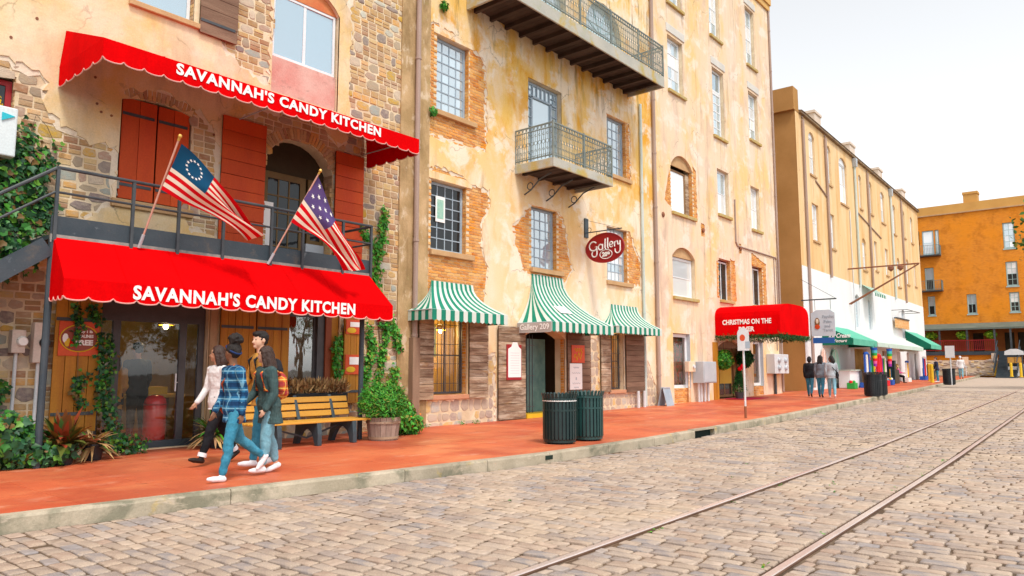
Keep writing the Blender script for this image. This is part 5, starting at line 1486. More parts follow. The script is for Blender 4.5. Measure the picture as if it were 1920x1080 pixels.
def blob(c, r, n, shell=.55):
    q = rng.normal(0, 1, (n, 3)); q /= np.linalg.norm(q, axis=1, keepdims=True)
    return np.array(c) + q * np.array(r) * (shell + (1 - shell) * rng.random((n, 1))), q
def along(pts, n, spread):
    pts = np.array(pts, float)
    seg = np.linalg.norm(np.diff(pts, axis=0), axis=1); cum = np.concatenate([[0], np.cumsum(seg)]) / seg.sum()
    u = rng.random(n)
    out = np.stack([np.interp(u, cum, pts[:, i]) for i in range(3)], 1)
    return out + rng.normal(0, 1, (n, 3)) * np.array(spread)
barrel_canopy()

# ------------------------------------------------------------------ climbers and plants
iv = thing('ivy', 'dense dark ivy climbing the wall and stair at the left edge', 'ivy', (2.9, 12.3, 0))
P, Q = [], []
for c, r, n in (((2.75, 12.35, 4.0), (.75, .18, .6), 1500), ((3.45, 12.42, 4.25), (.5, .14, .7), 700), ((3.0, 12.2, 3.2), (.9, .2, .7), 1800), ((2.3, 12.2, 3.4), (.9, .25, .9), 1400), ((3.9, 12.5, 3.75), (.18, .08, .35), 160),
                ((2.75, 12.2, 1.9), (.55, .3, 1.1), 2200), ((2.4, 12.0, .9), (.9, .4, .9), 2400), ((3.15, 11.7, .35), (.75, .45, .42), 2200), ((3.75, 11.6, .18), (.45, .35, .22), 800), ((3.1, 12.4, 1.45), (.3, .1, .2), 260), ((3.25, 12.45, 1.0), (.35, .1, .25), 300), ((2.2, 11.6, .3), (.8, .5, .35), 1400)):
    a, b = blob(c, r, n, .35); P.append(a); Q.append(b * np.array([.5, 1, .8]) + np.array([0, -1.0, .35]))
P, Q = np.concatenate(P), np.concatenate(Q)
ok = (P[:, 1] < Y0 - .015) & (P[:, 2] > .02)
leaves('foliage', P[ok], Q[ok], (.045, .135), LEAF, iv)
mb = MB()
for i in range(16):
    x = random.uniform(2.0, 3.5)
    mb.tube([(x + random.uniform(-.1, .1), Y0 - .03, z) for z in np.linspace(.05, random.uniform(2.5, 5.0), 8)], .012, 5)
mb.tube([(3.55, Y0 - .02, 4.4), (3.70, Y0 - .02, 5.2), (3.86, Y0 - .02, 5.05), (4.0, Y0 - .02, 4.75)], .006, 4)
part('stem', mb, BARK, iv)
sp, sq = along([(3.62, Y0 - .04, 4.3), (3.66, Y0 - .04, 4.7), (3.60, Y0 - .04, 5.0)], 70, (.06, .015, .08)), None
leaves('sprig', np.concatenate([sp, along([(3.98, Y0 - .04, 4.8), (3.9, Y0 - .04, 4.4), (3.85, Y0 - .04, 4.2)], 60, (.05, .015, .06))]), (0, -1, .3), (.05, .09), LEAF, iv)
vn = thing('creeper', 'bright green creeper climbing the wall beside the drainpipe', 'creeper', (10.6, 12.5, 0))
P = np.concatenate([along(p, n, (.055, .02, .05)) for p, n in (
    ([(10.60, Y0 - .05, 4.9), (10.55, Y0 - .05, 4.3), (10.45, Y0 - .05, 3.9), (10.38, Y0 - .05, 3.3), (10.45, Y0 - .05, 2.7), (10.7, Y0 - .05, 2.2), (10.6, Y0 - .05, 1.5), (10.4, Y0 - .05, .9)], 900),
    ([(10.45, Y0 - .05, 3.9), (10.1, Y0 - .05, 4.2), (9.9, Y0 - .05, 4.35)], 160), ([(10.35, Y0 - .05, 3.3), (10.2, Y0 - .06, 3.05), (10.1, Y0 - .05, 2.8)], 220),
    ([(10.75, Y0 - .05, 2.5), (11.0, Y0 - .05, 2.1), (11.05, Y0 - .05, 1.75)], 240), ([(10.2, Y0 - .05, 2.2), (10.35, Y0 - .05, 1.8), (10.2, Y0 - .05, 1.35), (10.1, Y0 - .05, .8)], 420), ([(10.95, Y0 - .1, 1.35), (10.85, Y0 - .1, 1.0)], 160))])
leaves('foliage', P, (0, -1, .4), (.05, .10), LEAFB, vn)
mb = MB(); mb.tube([(10.60, Y0 - .02, 4.9), (10.45, Y0 - .02, 3.9), (10.38, Y0 - .02, 3.3), (10.45, Y0 - .02, 2.7), (10.6, Y0 - .02, 1.5), (10.4, Y0 - .02, 0.05)], .012, 5); part('stem', mb, BARK, vn)
vs2 = thing('creeper', 'thin creeper hanging over the golden shutter and free offer sign', 'creeper', (4.6, 12.4, .3))
P = np.concatenate([along(p, n, (.04, .02, .04)) for p, n in (([(4.35, 12.42, 2.3), (4.45, 12.42, 2.0), (4.40, 12.42, 1.75)], 120), ([(4.55, 12.42, 1.25), (4.45, 12.42, 1.0), (4.55, 12.42, .75)], 130), ([(4.6, 12.42, 2.3), (4.75, 12.42, 2.05)], 90))])
leaves('foliage', P, (0, -1, .3), (.045, .08), LEAF, vs2)
mb = MB(); mb.tube([(4.4, 12.44, 2.4), (4.45, 12.44, 1.6), (4.5, 12.44, .6)], .006, 4); part('stem', mb, BARK, vs2)
vs3 = thing('creeper', 'leafy creeper growing up the left side of the shop door glass', 'creeper', (4.85, 12.4, 0))
P = np.concatenate([along([(4.80, 12.40, 1.85), (4.88, 12.38, 1.4), (4.84, 12.38, .9), (4.92, 12.32, .5), (5.0, 12.2, .2)], 520, (.07, .04, .05)), along([(5.0, 12.15, .2), (5.2, 12.1, .12)], 220, (.12, .07, .07))])
P[:, 2] = np.maximum(P[:, 2], .03)
leaves('foliage', P, (0, -1, .4), (.045, .09), LEAF, vs3)
mb = MB(); mb.tube([(4.82, 12.44, 1.85), (4.86, 12.42, 1.0), (5.0, 12.2, .02)], .008, 4); part('stem', mb, BARK, vs3)
vs4 = thing('creeper', 'small creeper on the ochre post right of the display window', 'creeper', (9.4, 12.4, .9))
leaves('foliage', along([(9.42, 12.52, 2.0), (9.34, 12.5, 1.6), (9.40, 12.5, 1.2), (9.38, 12.5, .95)], 260, (.05, .02, .05)), (0, -1, .4), (.045, .085), LEAFB, vs4)
mb = MB(); mb.tube([(9.42, 12.55, 2.0), (9.38, 12.55, .9)], .006, 4); part('stem', mb, BARK, vs4)
def balcony_weed(x, z, n, lab):
    t = thing('wall_weed', lab, 'weed', (x, Y0 - .05, z))
    a, b = blob((x, Y0 - .10, z), (.12, .07, .1), n); leaves('foliage', a, b + np.array([0, -1, .4]), (.06, .11), LEAFB, t)
    mb = MB(); mb.tube([(x, Y0, z - .05), (x, Y0 - .1, z)], .008, 4); part('stem', mb, BARK, t)
balcony_weed(12.35, 10.35, 90, 'green weed tuft hanging high under the left end of the long balcony')
balcony_weed(12.02, 7.55, 40, 'weed tuft on the sill corner of the upper left barred window')

def tub(x, y, r, h):
    t = thing('tub_planter', 'wooden half barrel tub with a bushy bright green shrub beside the bench', 'planter', (x, y, 0))
    n = 18
    for i in range(n):
        a0, a1 = 2 * math.pi * (i + .03) / n, 2 * math.pi * (i + .97) / n
        mb = MB(); rb, rt = r * .84, r
        v = []
        for a in (a0, a1):
            for (rr, z) in ((rb, .0), (rt, h), (rt - .03, h), (rb - .03, 0)): v.append((x + rr * math.cos(a), y + rr * math.sin(a), z))
        mb.poly(v, [(0, 4, 5, 1), (1, 5, 6, 2), (2, 6, 7, 3), (0, 1, 2, 3), (7, 6, 5, 4)])
        part('stave', mb, TUBW, t)
    for z, rr in ((h * .12, r * .865), (h * .78, r * .972)):
        mb = MB(); mb.lathe([(rr, z - .022), (rr + .01, z - .022), (rr + .012, z + .022), (rr + .002, z + .022)], (x, y, 0), 28, cap=False); part('hoop', mb, WEATHER, t)
    mb = MB(); mb.lathe([(r * .95, h * .88), (.01, h * .92)], (x, y, 0), 20, cap=False); part('soil', mb, SOIL, t)
    P, Q = [], []
    for c, rr, n_ in (((x - .02, y, h + .32), (.46, .42, .36), 4200), ((x - .30, y, h + .22), (.25, .25, .24), 1000), ((x + .25, y, h + .30), (.28, .28, .3), 1200), ((x, y - .2, h + .15), (.35, .2, .2), 1000)):
        a, b = blob(c, rr, n_, .45); P.append(a); Q.append(b)
    P, Q = np.concatenate(P), np.concatenate(Q)
    leaves('foliage', P, Q + np.array([0, 0, .5]), (.05, .10), LEAFB, t, 'blade', updir=Q + np.array([0, 0, .6]))
    mb = MB()
    for i in range(14):
        a = random.uniform(0, 6.28); mb.tube([(x + .05 * math.cos(a), y + .05 * math.sin(a), h * .85), (x + .25 * math.cos(a), y + .25 * math.sin(a), h + random.uniform(.25, .5))], .006, 4)
    part('stems', mb, BARK, t)
tub(9.30, 10.95, .325, .43)
sh = thing('flowering_shrub', 'low green shrub with small orange flowers right of the barrel tub', 'shrub', (10.15, 11.55, 0))
P, Q = [], []
for c, rr, n_ in (((10.1, 11.5, .40), (.42, .38, .38), 2600), ((9.9, 11.6, .75), (.3, .3, .25), 900), ((10.45, 11.5, .22), (.3, .3, .22), 900)):
    a, b = blob(c, rr, n_, .5); P.append(a); Q.append(b)
P, Q = np.concatenate(P), np.concatenate(Q); P[:, 2] = np.maximum(P[:, 2], .03)
leaves('foliage', P, Q + np.array([0, -.3, .5]), (.06, .11), LEAFB, sh, 'oval')
a, b = blob((10.3, 11.4, .42), (.28, .3, .28), 60, .95); leaves('flowers', a, b, (.03, .05), mat('orange_flower', (.80, .22, .02), None, rough=.6, fine=0), sh, 'oval')
mb = MB()
for i in range(10):
    a = random.uniform(0, 6.28); mb.tube([(10.12, 11.55, 0), (10.12 + .25 * math.cos(a), 11.55 + .25 * math.sin(a), random.uniform(.3, .7))], .006, 4)
part('stems', mb, BARK, sh)
def pot_plant(x, y, s, lab, kinds, hh=.26):
    t = thing('potted_plant', lab, 'potted plant', (x, y, 0))
    mb = MB(); mb.lathe([(s * .70, 0), (s * .92, hh * .9), (s, hh * .9), (s, hh), (s * .9, hh), (s * .85, hh * .86)], (x, y, 0), 16); part('pot', mb, BLACKC, t)
    mb = MB(); mb.lathe([(s * .86, hh * .88), (.01, hh * .9)], (x, y, 0), 14, cap=False); part('soil', mb, SOIL, t)
    for (m_, n_, L, el) in kinds:
        a = rng.uniform(0, 2 * np.pi, n_); e = rng.uniform(el[0], el[1], n_)
        d = np.stack([np.cos(a) * np.cos(e), np.sin(a) * np.cos(e), np.sin(e)], 1)
        segs = 5
        w = rng.uniform(.016, .032, n_) * (L / .4) * (1.7 if m_ is LEAFR else 1)
        ll = rng.uniform(.6, 1.1, n_) * L
        V = []
        side = np.cross(d, [0, 0, 1.0]); side /= np.linalg.norm(side, axis=1, keepdims=True)
        base = np.array([x, y, hh * .85])
        for i in range(segs + 1):
            f = i / segs
            c = base + d * (ll * f)[:, None] + np.array([0, 0, -1.0]) * (ll * .55 * f ** 2.2 * np.cos(e))[:, None]
            ww = (w * (1 - f ** 2.0) + .002)[:, None]
            V += [c - side * ww, c + side * ww]
        V = np.stack(V, 1)
        V[:, :, 2] = np.maximum(V[:, :, 2], .02)
        k = V.shape[1]
        quads = np.array([(2 * i, 2 * i + 1, 2 * i + 3, 2 * i + 2) for i in range(segs)])
        F = (np.arange(n_)[:, None, None] * k + quads[None]).reshape(-1, 4)
        np_mesh('leaf_blades', V.reshape(-1, 3) - np.array(world_org(t)), F, None, np.repeat(rng.random(n_), segs), m_, t)
    return t
pot_plant(4.02, 11.55, .17, 'bronze leaved plant in a dark pot below the golden shutter', [(LEAFR, 80, .72, (.35, 1.4)), (LEAFB, 34, .46, (.2, 1.1))], .26)
pot_plant(4.50, 11.80, .17, 'dark pot with straw coloured grass left of the shop door', [(DRY, 90, .52, (-.1, 1.0)), (LEAFB, 40, .42, (.2, 1.0))], .24)
pot_plant(6.55, 12.1, .20, 'grassy potted plant between the shop door and the walkers', [(LEAFB, 60, .68, (.2, 1.3)), (DRY, 80, .6, (0, 1.0)), (LEAFR, 24, .5, (.2, 1.1))], .22)
bx = thing('window_box', 'black window box of dry straw plants under the display window', 'window box', (8.85, 12.35, .62))
mb = MB(); mb.box(8.2, 9.42, 12.2, 12.5, .62, .86); mb.box(8.23, 9.39, 12.23, 12.47, .80, .865); part('box', mb, BLACKC, bx, bevel=.01)
P = np.stack([rng.uniform(8.22, 9.4, 700), rng.uniform(12.2, 12.48, 700), rng.uniform(.84, 1.02, 700)], 1)
leaves('dry_plants', P, None, (.10, .22), DRY, bx, 'blade', updir=np.array([0, -.3, .9]))

# weeds at the foot of the walls
for i, (x, y, s, n_, lab) in enumerate(((11.75, 12.45, .10, 60, 'tuft of weeds at the wall foot right of the shrub'), (13.0, 12.4, .08, 40, 'small weed tuft below the first gallery window'), (13.5, 12.42, .07, 36, 'small weed tuft left of the plank door leaf'))):
    t = thing('weed_tuft', lab, 'weeds', (x, y, 0))
    a, b = blob((x, y, .05), (s * 1.6, s, s), n_); a[:, 2] = np.maximum(a[:, 2], .02); leaves('foliage', a, b + np.array([0, 0, .5]), (.04, .09), LEAFB, t, 'blade')
    mb = MB(); mb.tube([(x, y, -.02), (x, y, .05)], .006, 4); part('stem', mb, BARK, t)
gw = thing('joint_weeds', 'scattered green weeds growing in the joints between the rails', 'weeds', (6, 2.9, -.16))
P = []
for i in range(34):
    x = random.uniform(4.2, 14); y = RAIL_C(x) + random.choice((-.62, -.6, .62, random.uniform(-.55, .55), random.uniform(.9, 3)))
    P.append(np.array([x, y, zg(x) - .15]) + rng.normal(0, 1, (7, 3)) * np.array([.025, .02, .006]))
leaves('foliage', np.concatenate(P), (0, 0, 1), (.02, .045), LEAFB, gw, 'oval')
gw['kind'] = 'stuff'; 

# ------------------------------------------------------------------ flags
FRED = mat('flag_red', (.66, .005, .012), (.58, .004, .01), 3.0, rough=.85, spec=.05, fine=.05)
FWHITE = mat('flag_cream', (.80, .70, .58), (.76, .65, .52), 3.0, rough=.85, spec=.05, fine=.05)
FBLUE = mat('flag_blue', (.010, .075, .16), (.012, .06, .13), 3.0, rough=.85, spec=.05, fine=.05)
FPURP = mat('flag_purple', (.12, .075, .22), (.09, .06, .18), 3.0, rough=.85, spec=.05, fine=.05)
GOLD = mat('gilt_finial', (.70, .42, .10), None, rough=.35, metal=.6, fine=.03)
PINKPOLE = mat('pink_pole', (.66, .36, .28), (.60, .32, .24), 3.0, rough=.6)
def flag(label, base, tip, surf, canton_m, stars):
    base, tip = Vector(base), Vector(tip)
    t = thing('flag', label, 'flag', tuple(base), group='flags on the balcony')
    mb = MB(); mb.tube([base, tip], .014, 8); part('pole', mb, PINKPOLE, t)
    mb = MB(); mb.tube([base - (tip - base).normalized() * .05, base + (tip - base).normalized() * .16], .024, 8); part('socket', mb, GALV, t)
    mb = MB(); mb.ell(tuple(tip + (tip - base).normalized() * .04), .03, .03, .035, 10, 7); mb.tube([tip - (tip - base).normalized() * .03, tip + (tip - base).normalized() * .02], .02, 8); part('finial', mb, GOLD, t)
    ns = 26
    def strip_mesh(s0, s1, t0, t1, n, m_=2):
        mb = MB()
        gs = np.linspace(s0, s1, n + 1); gt = np.linspace(t0, t1, m_ + 1)
        V = [surf(a, b) for a in gs for b in gt]
        F = [(i * (m_ + 1) + j, i * (m_ + 1) + j + 1, (i + 1) * (m_ + 1) + j + 1, (i + 1) * (m_ + 1) + j) for i in range(n) for j in range(m_)]
        mb.poly(V, F); return mb
    for k in range(13):
        s0 = .40 if k < 7 else 0.0
        part('stripe', strip_mesh(s0, 1, k / 13, (k + 1) / 13, ns), FRED if k % 2 == 0 else FWHITE, t, smooth=True)
    cn = part('canton', strip_mesh(0, .40, 0, 7 / 13, 14, 10), canton_m, t, smooth=True)
    def nrm(s, q):
        p = Vector(surf(s, q)); return (Vector(surf(s + .01, q)) - p).cross(Vector(surf(s, q + .01)) - p).normalized()
    for (s, q, r_) in stars:
        for sg in (1, -1):
            mb = MB(); v = []
            for i in range(10):
                a = math.pi / 2 + i * math.pi / 5; rr = r_ if i % 2 == 0 else r_ * .42
                ss, qq = s + rr * math.cos(a) * .62, q - rr * math.sin(a)
                v.append(tuple(Vector(surf(ss, qq)) + nrm(s, q) * .006 * sg))
            mb.face(*v); part('star', mb, WHITEP, cn)
def surf1(s, q):
    a, b = Vector((5.02, 10.60, 4.66)), Vector((4.85, 10.88, 3.98))
    h = a.lerp(b, q)
    e0, e1 = Vector((6.36, 10.66, 3.55)), Vector((6.26, 10.72, 3.40))
    e = e0.lerp(e1, q)
    p = h.lerp(e, s)
    bow = math.sin(math.pi * s) * (.10 - .02 * q)
    return (p.x + .03 * math.sin(7 * s + 2 * q), p.y + s * .09 * math.sin(8 * s + 5 * q) + .16 * s * math.sin(q * 9) * s, p.z + bow * .6 + .02 * math.sin(9 * s + 3 * q))
def surf2(s, q):
    a, b = Vector((7.45, 10.62, 4.66)), Vector((7.12, 10.90, 3.86))
    h = a.lerp(b, q)
    e = Vector((8.62, 10.66, 3.14)).lerp(Vector((8.12, 10.76, 3.10)), q)
    p = h.lerp(e, s)
    bow = -math.sin(math.pi * s) * .10 * (1 - q) + math.sin(math.pi * s) * .10 * q
    return (p.x + bow * .4, p.y + s * .10 * math.sin(6 * s + 7 * q) + .12 * s * s * math.sin(q * 11 + 1), p.z + bow + .02 * math.sin(8 * s + 4 * q))
flag('flag with a ring of stars flying from the left end of the balcony', (4.80, 11.30, 3.19), (4.97, 10.58, 4.72), surf1, FBLUE, [(.20 + .085 * math.cos(a), .27 + .165 * math.sin(a), .030) for a in np.linspace(0, 2 * math.pi, 14)[:-1]])
flag('flag with a purple star field hanging limply from the right of the balcony', (6.98, 11.30, 3.18), (7.44, 10.58, 4.72), surf2, FPURP, [(.07 + .13 * i + (.06 if j % 2 else 0), .07 + .13 * j, .045) for i in range(3) for j in range(4) if not (i == 2 and j % 2)])

# ------------------------------------------------------------------ signs
sg = thing('oval_sign', 'dark red oval sign on an iron bracket above the gallery doorway', 'sign', (18.62, 12.58, 4.5))
SIGNR = mat('sign_dark_red', (.34, .008, .010), (.30, .006, .008), 2.0, rough=.35, spec=.4)
yc, zc_, ry, rz_ = 11.905, 4.97, .685, .455
mb = MB(); mb.prism([(yc + ry * math.cos(a), zc_ + rz_ * math.sin(a)) for a in np.linspace(0, 2 * math.pi, 41)[:-1]], 18.60, 18.64, axis='x'); part('panel', mb, SIGNR, sg)
mb = MB(); mb.tube([(18.595, yc + ry * .985 * math.cos(a), zc_ + rz_ * .985 * math.sin(a)) for a in np.linspace(0, 2 * math.pi, 42)], .012, 5); part('rim', mb, DKRED, sg)
def stroke(mb, pts, w=.018):                       # drawn letter strokes: flat ribbon on the panel
    pts = [(18.592, yc - a, zc_ + b) for a, b in pts]
    mb.tube(pts, w, 6)
def arc(cx_, cz_, rx_, rzz, a0, a1, n=12): return [(cx_ + rx_ * math.cos(R(a0 + (a1 - a0) * i / n)), cz_ + rzz * math.sin(R(a0 + (a1 - a0) * i / n))) for i in range(n + 1)]
mb = MB()
stroke(mb, arc(-.40, .08, .14, .14, 40, 330) + [(-.27, .06), (-.36, .05)] + [(-.27, .06), (-.27, -.14)] + arc(-.36, -.16, .09, .09, 10, -230), .021)
stroke(mb, arc(-.14, .03, .075, .085, 30, 330), .018); stroke(mb, [(-.065, .12), (-.065, -.05)], .018)
stroke(mb, [(.03, .27), (.02, .0), (.05, -.05)], .022); stroke(mb, [(.12, .29), (.11, .02), (.14, -.04)], .022)
stroke(mb, [(.17, .06), (.30, .09)] + arc(.24, .08, .065, .08, 10, 320), .018)
stroke(mb, [(.355, .15), (.355, 0)] + [(.355, .1), (.39, .15), (.42, .15)], .018)
stroke(mb, [(.455, .17), (.47, .06), (.52, .05), (.55, .17)] + [(.55, .17), (.55, -.08)] + arc(.46, -.10, .09, .10, 10, -200), .019)
stroke(mb, arc(.05, -.20, .215, .135, 0, 360, 24), .012)
part('script_lettering', mb, WHITEP, sg)
lettering(sg, '209', .2, (18.592, yc - .05, zc_ - .20), (0, -1, 0), (0, 0, 1), WHITEP, .012, width=.28, height=.15)
mb = MB(); mb.box(18.53, 18.71, Y0 - .05, Y0 - .002, 5.35, 5.95); part('wall_plate', mb, STEELB, sg)
mb = MB(); mb.bar((18.62, Y0 - .02, 5.50), (18.62, 11.30, 5.50), .03, .03); mb.tube([(18.62, Y0 - .02, 5.9), (18.62, 11.4, 5.52)], .006, 4)
for y in (11.6, 12.2): mb.tube([(18.62, y, 5.5), (18.62, y, zc_ + rz_ * .85)], .006, 4)
mb.tube([(18.62, Y0 - .14 + .07 * math.cos(a), 5.58 + .07 * math.sin(a)) for a in np.linspace(0, 5, 10)], .008, 5); part('bracket', mb, IRON, sg)

def board(name, lab, x0, x1, z0, z1, y, m_, group=None, cat='sign'):
    t = thing(name, lab, cat, ((x0 + x1) / 2, y, z0), group=group)
    mb = MB(); mb.box(x0, x1, y - .02, y, z0, z1); part('panel', mb, m_, t, bevel=.004); return t
SIGNO = mat('orange_red_sign', (.66, .09, .02), (.60, .06, .015), 2.0, rough=.45)
SIGNB = mat('brown_sign_field', (.26, .05, .03), (.3, .06, .03), 2.0, rough=.45)
t = board('offer_sign', 'orange and brown free offer sign with candy picture on the golden shutter', 4.17, 4.74, 1.53, 2.06, Y0 - .140, SIGNO)
mb = MB(); mb.prism([(4.455 + .265 * math.cos(a), 1.80 + .20 * math.sin(a)) for a in np.linspace(0, 2 * math.pi, 25)[:-1]], Y0 - .166, Y0 - .162); part('field', mb, SIGNB, t)
mb = MB(); mb.tube([(4.455 + .27 * math.cos(a), Y0 - .166, 1.80 + .205 * math.sin(a)) for a in np.linspace(0, 2 * math.pi, 26)], .009, 5); part('border', mb, YELLOW, t)
for c, m_ in (((4.26, 1.80), WHITEP), ((4.29, 1.74), YELLOW), ((4.35, 1.72), FRED)):
    mb = MB(); mb.ell((c[0], Y0 - .165, c[1]), .045, .004, .075, 10, 6); part('candy_picture', mb, m_, t)
lettering(t, 'FREE', .12, (4.53, Y0 - .168, 1.735), (1, 0, 0), (0, 0, 1), WHITEP, .006, width=.25, height=.085)
lettering(t, 'Buy 1 lb', .06, (4.54, Y0 - .168, 1.90), (1, 0, 0), (0, 0, 1), WHITEP, .002, width=.20, height=.05)
lettering(t, 'PRALINES', .06, (4.54, Y0 - .168, 1.835), (1, 0, 0), (0, 0, 1), WHITEP, .002, width=.23, height=.05)
for k, (z0, z1) in enumerate(((2.06, 2.36), (1.22, 1.63))):
    t = board('orange_sign', ('upper' if k == 0 else 'lower') + ' orange sign on the golden shutter right of the display window', 9.52, 9.90, z0, z1, Y0 - .140, SIGNO)
    mb = MB(); mb.box(9.62, 9.87, Y0 - .168, Y0 - .162, z0 + (z1 - z0) * .5, z1 - .05); part('print', mb, WHITEP, t)
    mb = MB(); mb.ell((9.66, Y0 - .165, z0 + (z1 - z0) * .25), .12, .004, .06, 10, 6); part('candy_picture', mb, YELLOW, t)
t = board('menu_board', 'white notice board with red shaped frame on the plank door leaf', 14.72, 15.33, 1.05, 1.98, Y0 - .108, DKRED)
mb = MB(); mb.prism([(14.77, 1.12), (15.30, 1.12), (15.30, 1.86), (15.2, 1.92), (15.14, 2.04), (14.96, 2.04), (14.9, 1.92), (14.77, 1.86)], Y0 - .136, Y0 - .129); part('sheet', mb, WHITEP, t)
mb = MB()
for z in np.linspace(1.22, 1.75, 9): mb.box(14.86, 15.22, Y0 - .139, Y0 - .1362, z, z + .014)
part('printed_lines', mb, GALVL, t)
t = board('red_poster', 'small red and gold poster right of the gallery doorway', 17.68, 18.34, 1.52, 2.04, Y0 - .09, SIGNO)
mb = MB(); mb.tube([(17.80 + .42 * f, Y0 - .112, 1.66 + .10 * math.sin(f * 15) + .1 * f) for f in np.linspace(0, 1, 24)], .011, 5); mb.tube([(17.82 + .38 * f, Y0 - .112, 1.90 + .05 * math.sin(f * 21)) for f in np.linspace(0, 1, 24)], .010, 5); part('emblem', mb, YELLOW, t)
t = board('white_notice', 'white paper notice with grey writing below the red poster', 17.58, 18.20, .74, 1.50, Y0 - .09, WHITEP)
lettering(t, '&', .12, (17.89, Y0 - .114, 1.06), (1, 0, 0), (0, 0, 1), GALV, .001)
mb = MB()
for z, w_ in ((1.38, .14), (1.22, .2), (.92, .2), (.80, .12)):
    mb.tube([(17.89 - w_ + 2 * w_ * f, Y0 - .113, z + .022 * math.sin(f * 26)) for f in np.linspace(0, 1, 22)], .005, 4)
part('handwriting', mb, GALV, t)
# ------------------------------------------------------------------ street furniture
def litter_bin(loc, lab, m_, s=1.0, group='slatted litter bins', strewn=False):
    t = thing('litter_bin', lab, 'litter bin', loc, group=group, local=True)
    r, h = .315 * s, .90 * s
    mb = MB(); mb.lathe([(r * .86, .05), (r * .9, .12), (r * .9, h * .88), (r * .86, h * .88), (r * .80, h * .86), (r * .80, .15)], (0, 0, 0), 28); part('liner', mb, BLACKC, t)
    sl_ = MB(); n = 28
    for i in range(n):
        a = 2 * math.pi * i / n; c, s_ = math.cos(a), math.sin(a)
        pr = [(r * .90, .05), (r * .97, .09), (r * .97, h * .80), (r * .99, h * .90), (r * 1.07, h * .995), (r * 1.045, h * 1.0), (r * .955, h * .90), (r * .935, h * .80), (r * .935, .09), (r * .87, .06)]
        w = .022 * s
        V = [(rr * c - s_ * w * k, rr * s_ + c * w * k, z) for k in (-1, 1) for rr, z in pr]
        m = len(pr)
        sl_.poly(V, [tuple(range(m))[::-1], tuple(range(m, 2 * m))] + [(i2, (i2 + 1) % m, m + (i2 + 1) % m, m + i2) for i2 in range(m)], random.random())
    part('slats', sl_, m_, t)
    for z, rr, hh in ((.055, r * .93, .05), (h * .66, r * .985, .03), (h * .88, r * 1.0, .03)):
        mb = MB(); mb.lathe([(rr - .02, z - hh / 2), (rr, z - hh / 2), (rr, z + hh / 2), (rr - .02, z + hh / 2)], (0, 0, 0), 28, cap=False); part('band', mb, m_, t)
    mb = MB(); mb.lathe([(r * .75, 0), (r * .8, .05)], (0, 0, 0), 24); part('foot', mb, BLACKC, t)
    if strewn:
        mb = MB(); mb.lathe([(r * .83, h * .80), (r * .98, h * .865), (r * .99, h * .84), (r * .97, h * .84)], (0, 0, 0), 28, cap=False); part('bag_rim', mb, WHITEP, t)
    return t
GREENC2 = mat('bright_dark_green_metal', (.010, .05, .050), (.014, .065, .062), 3.0, rough=.4, spec=.5)
litter_bin((10.92, 8.00, 0), 'dark slatted litter bin with full bag, nearest the kerb of the front pair', GREENC, strewn=True)
litter_bin((11.76, 7.98, 0), 'dark green slatted litter bin, right one of the front pair', GREENC2, 1.02)
litter_bin((33.6, 8.35, zg(33.6)), 'black litter bin, left one of the pair beyond the sign post', BLACKC, 1.12)
litter_bin((34.75, 8.4, zg(34.7)), 'black litter bin, right one of the pair beyond the sign post', BLACKC, 1.12)
litter_bin((51.6, 8.5, zg(51.6)), 'lone black litter bin far down the pavement by a thin sign post', BLACKC, 1.1)

# bench
bn = thing('bench', 'slatted wooden bench with dark cast legs beside the barrel tub', 'bench', (7.85, 11.3, 0))
for k, (z, y) in enumerate(((.52, 11.60), (.645, 11.64), (.77, 11.68))):
    mb = MB(); mb.obox((7.80, y, z), (1.18, 0, 0), (0, .014, -.004), (0, .013, .05)); part('back_slat', mb, BENCHW, bn, bevel=.008)
for k, y in enumerate((10.98, 11.10, 11.22, 11.34, 11.46)):
    mb = MB(); mb.box(6.62, 8.99, y - .05, y + .05, .392, .428); part('seat_slat', mb, BENCHW, bn, bevel=.008)
for x in (7.05, 7.84, 8.60):
    mb = MB()
    mb.prism([(10.90, 0), (11.00, 0), (11.04, .12), (11.10, .22), (11.20, .28), (11.32, .28), (11.42, .22), (11.50, .10), (11.55, 0), (11.66, 0), (11.60, .2), (11.58, .39), (10.93, .39), (10.90, .2)], x - .045, x + .045, axis='x')
    mb.prism([(11.50, .36), (11.60, .36), (11.76, .84), (11.70, .86)], x - .032, x + .032, axis='x')
    part('leg', mb, STEELB, bn, bevel=.01)
mb = MB(); mb.bar((7.05, 11.3, .34), (7.84, 11.3, .12), .03, .03); mb.bar((7.84, 11.3, .12), (8.6, 11.3, .34), .03, .03); part('brace', mb, IRON, bn)

# air conditioner in the red window, flowers behind it
ac = thing('air_conditioner', 'white window air conditioner at the left edge above the ivy', 'air conditioner', (2.95, 12.4, 4.35))
mb = MB(); mb.box(2.55, 3.34, 12.12, Y0 + .1, 4.36, 5.08); part('casing', mb, mat('white_enamel', (.70, .78, .80), (.66, .75, .78), 2.0, rough=.4), ac, bevel=.02)
mb = MB()
for z in np.linspace(4.48, 4.95, 9): mb.box(2.62, 3.10, 12.105, 12.125, z, z + .02)
part('grille', mb, GALV, ac)
mb = MB(); mb.prism([(3.14, 4.98), (3.30, 4.95), (3.14, 4.86)], 12.10, 12.119); part('sticker', mb, mat('cyan_sticker', (.02, .50, .62), None, rough=.5), ac)
fl = thing('flower_bunch', 'yellow flowers standing behind the red framed window pane', 'flowers', (3.05, 12.62, 5.1))
a, b = blob((3.12, 12.64, 5.28), (.16, .06, .16), 90); leaves('petals', a, b + np.array([0, -1, 0]), (.05, .08), mat('yellow_petal', (.85, .60, .01), None, rough=.6, fine=0), fl, 'oval')
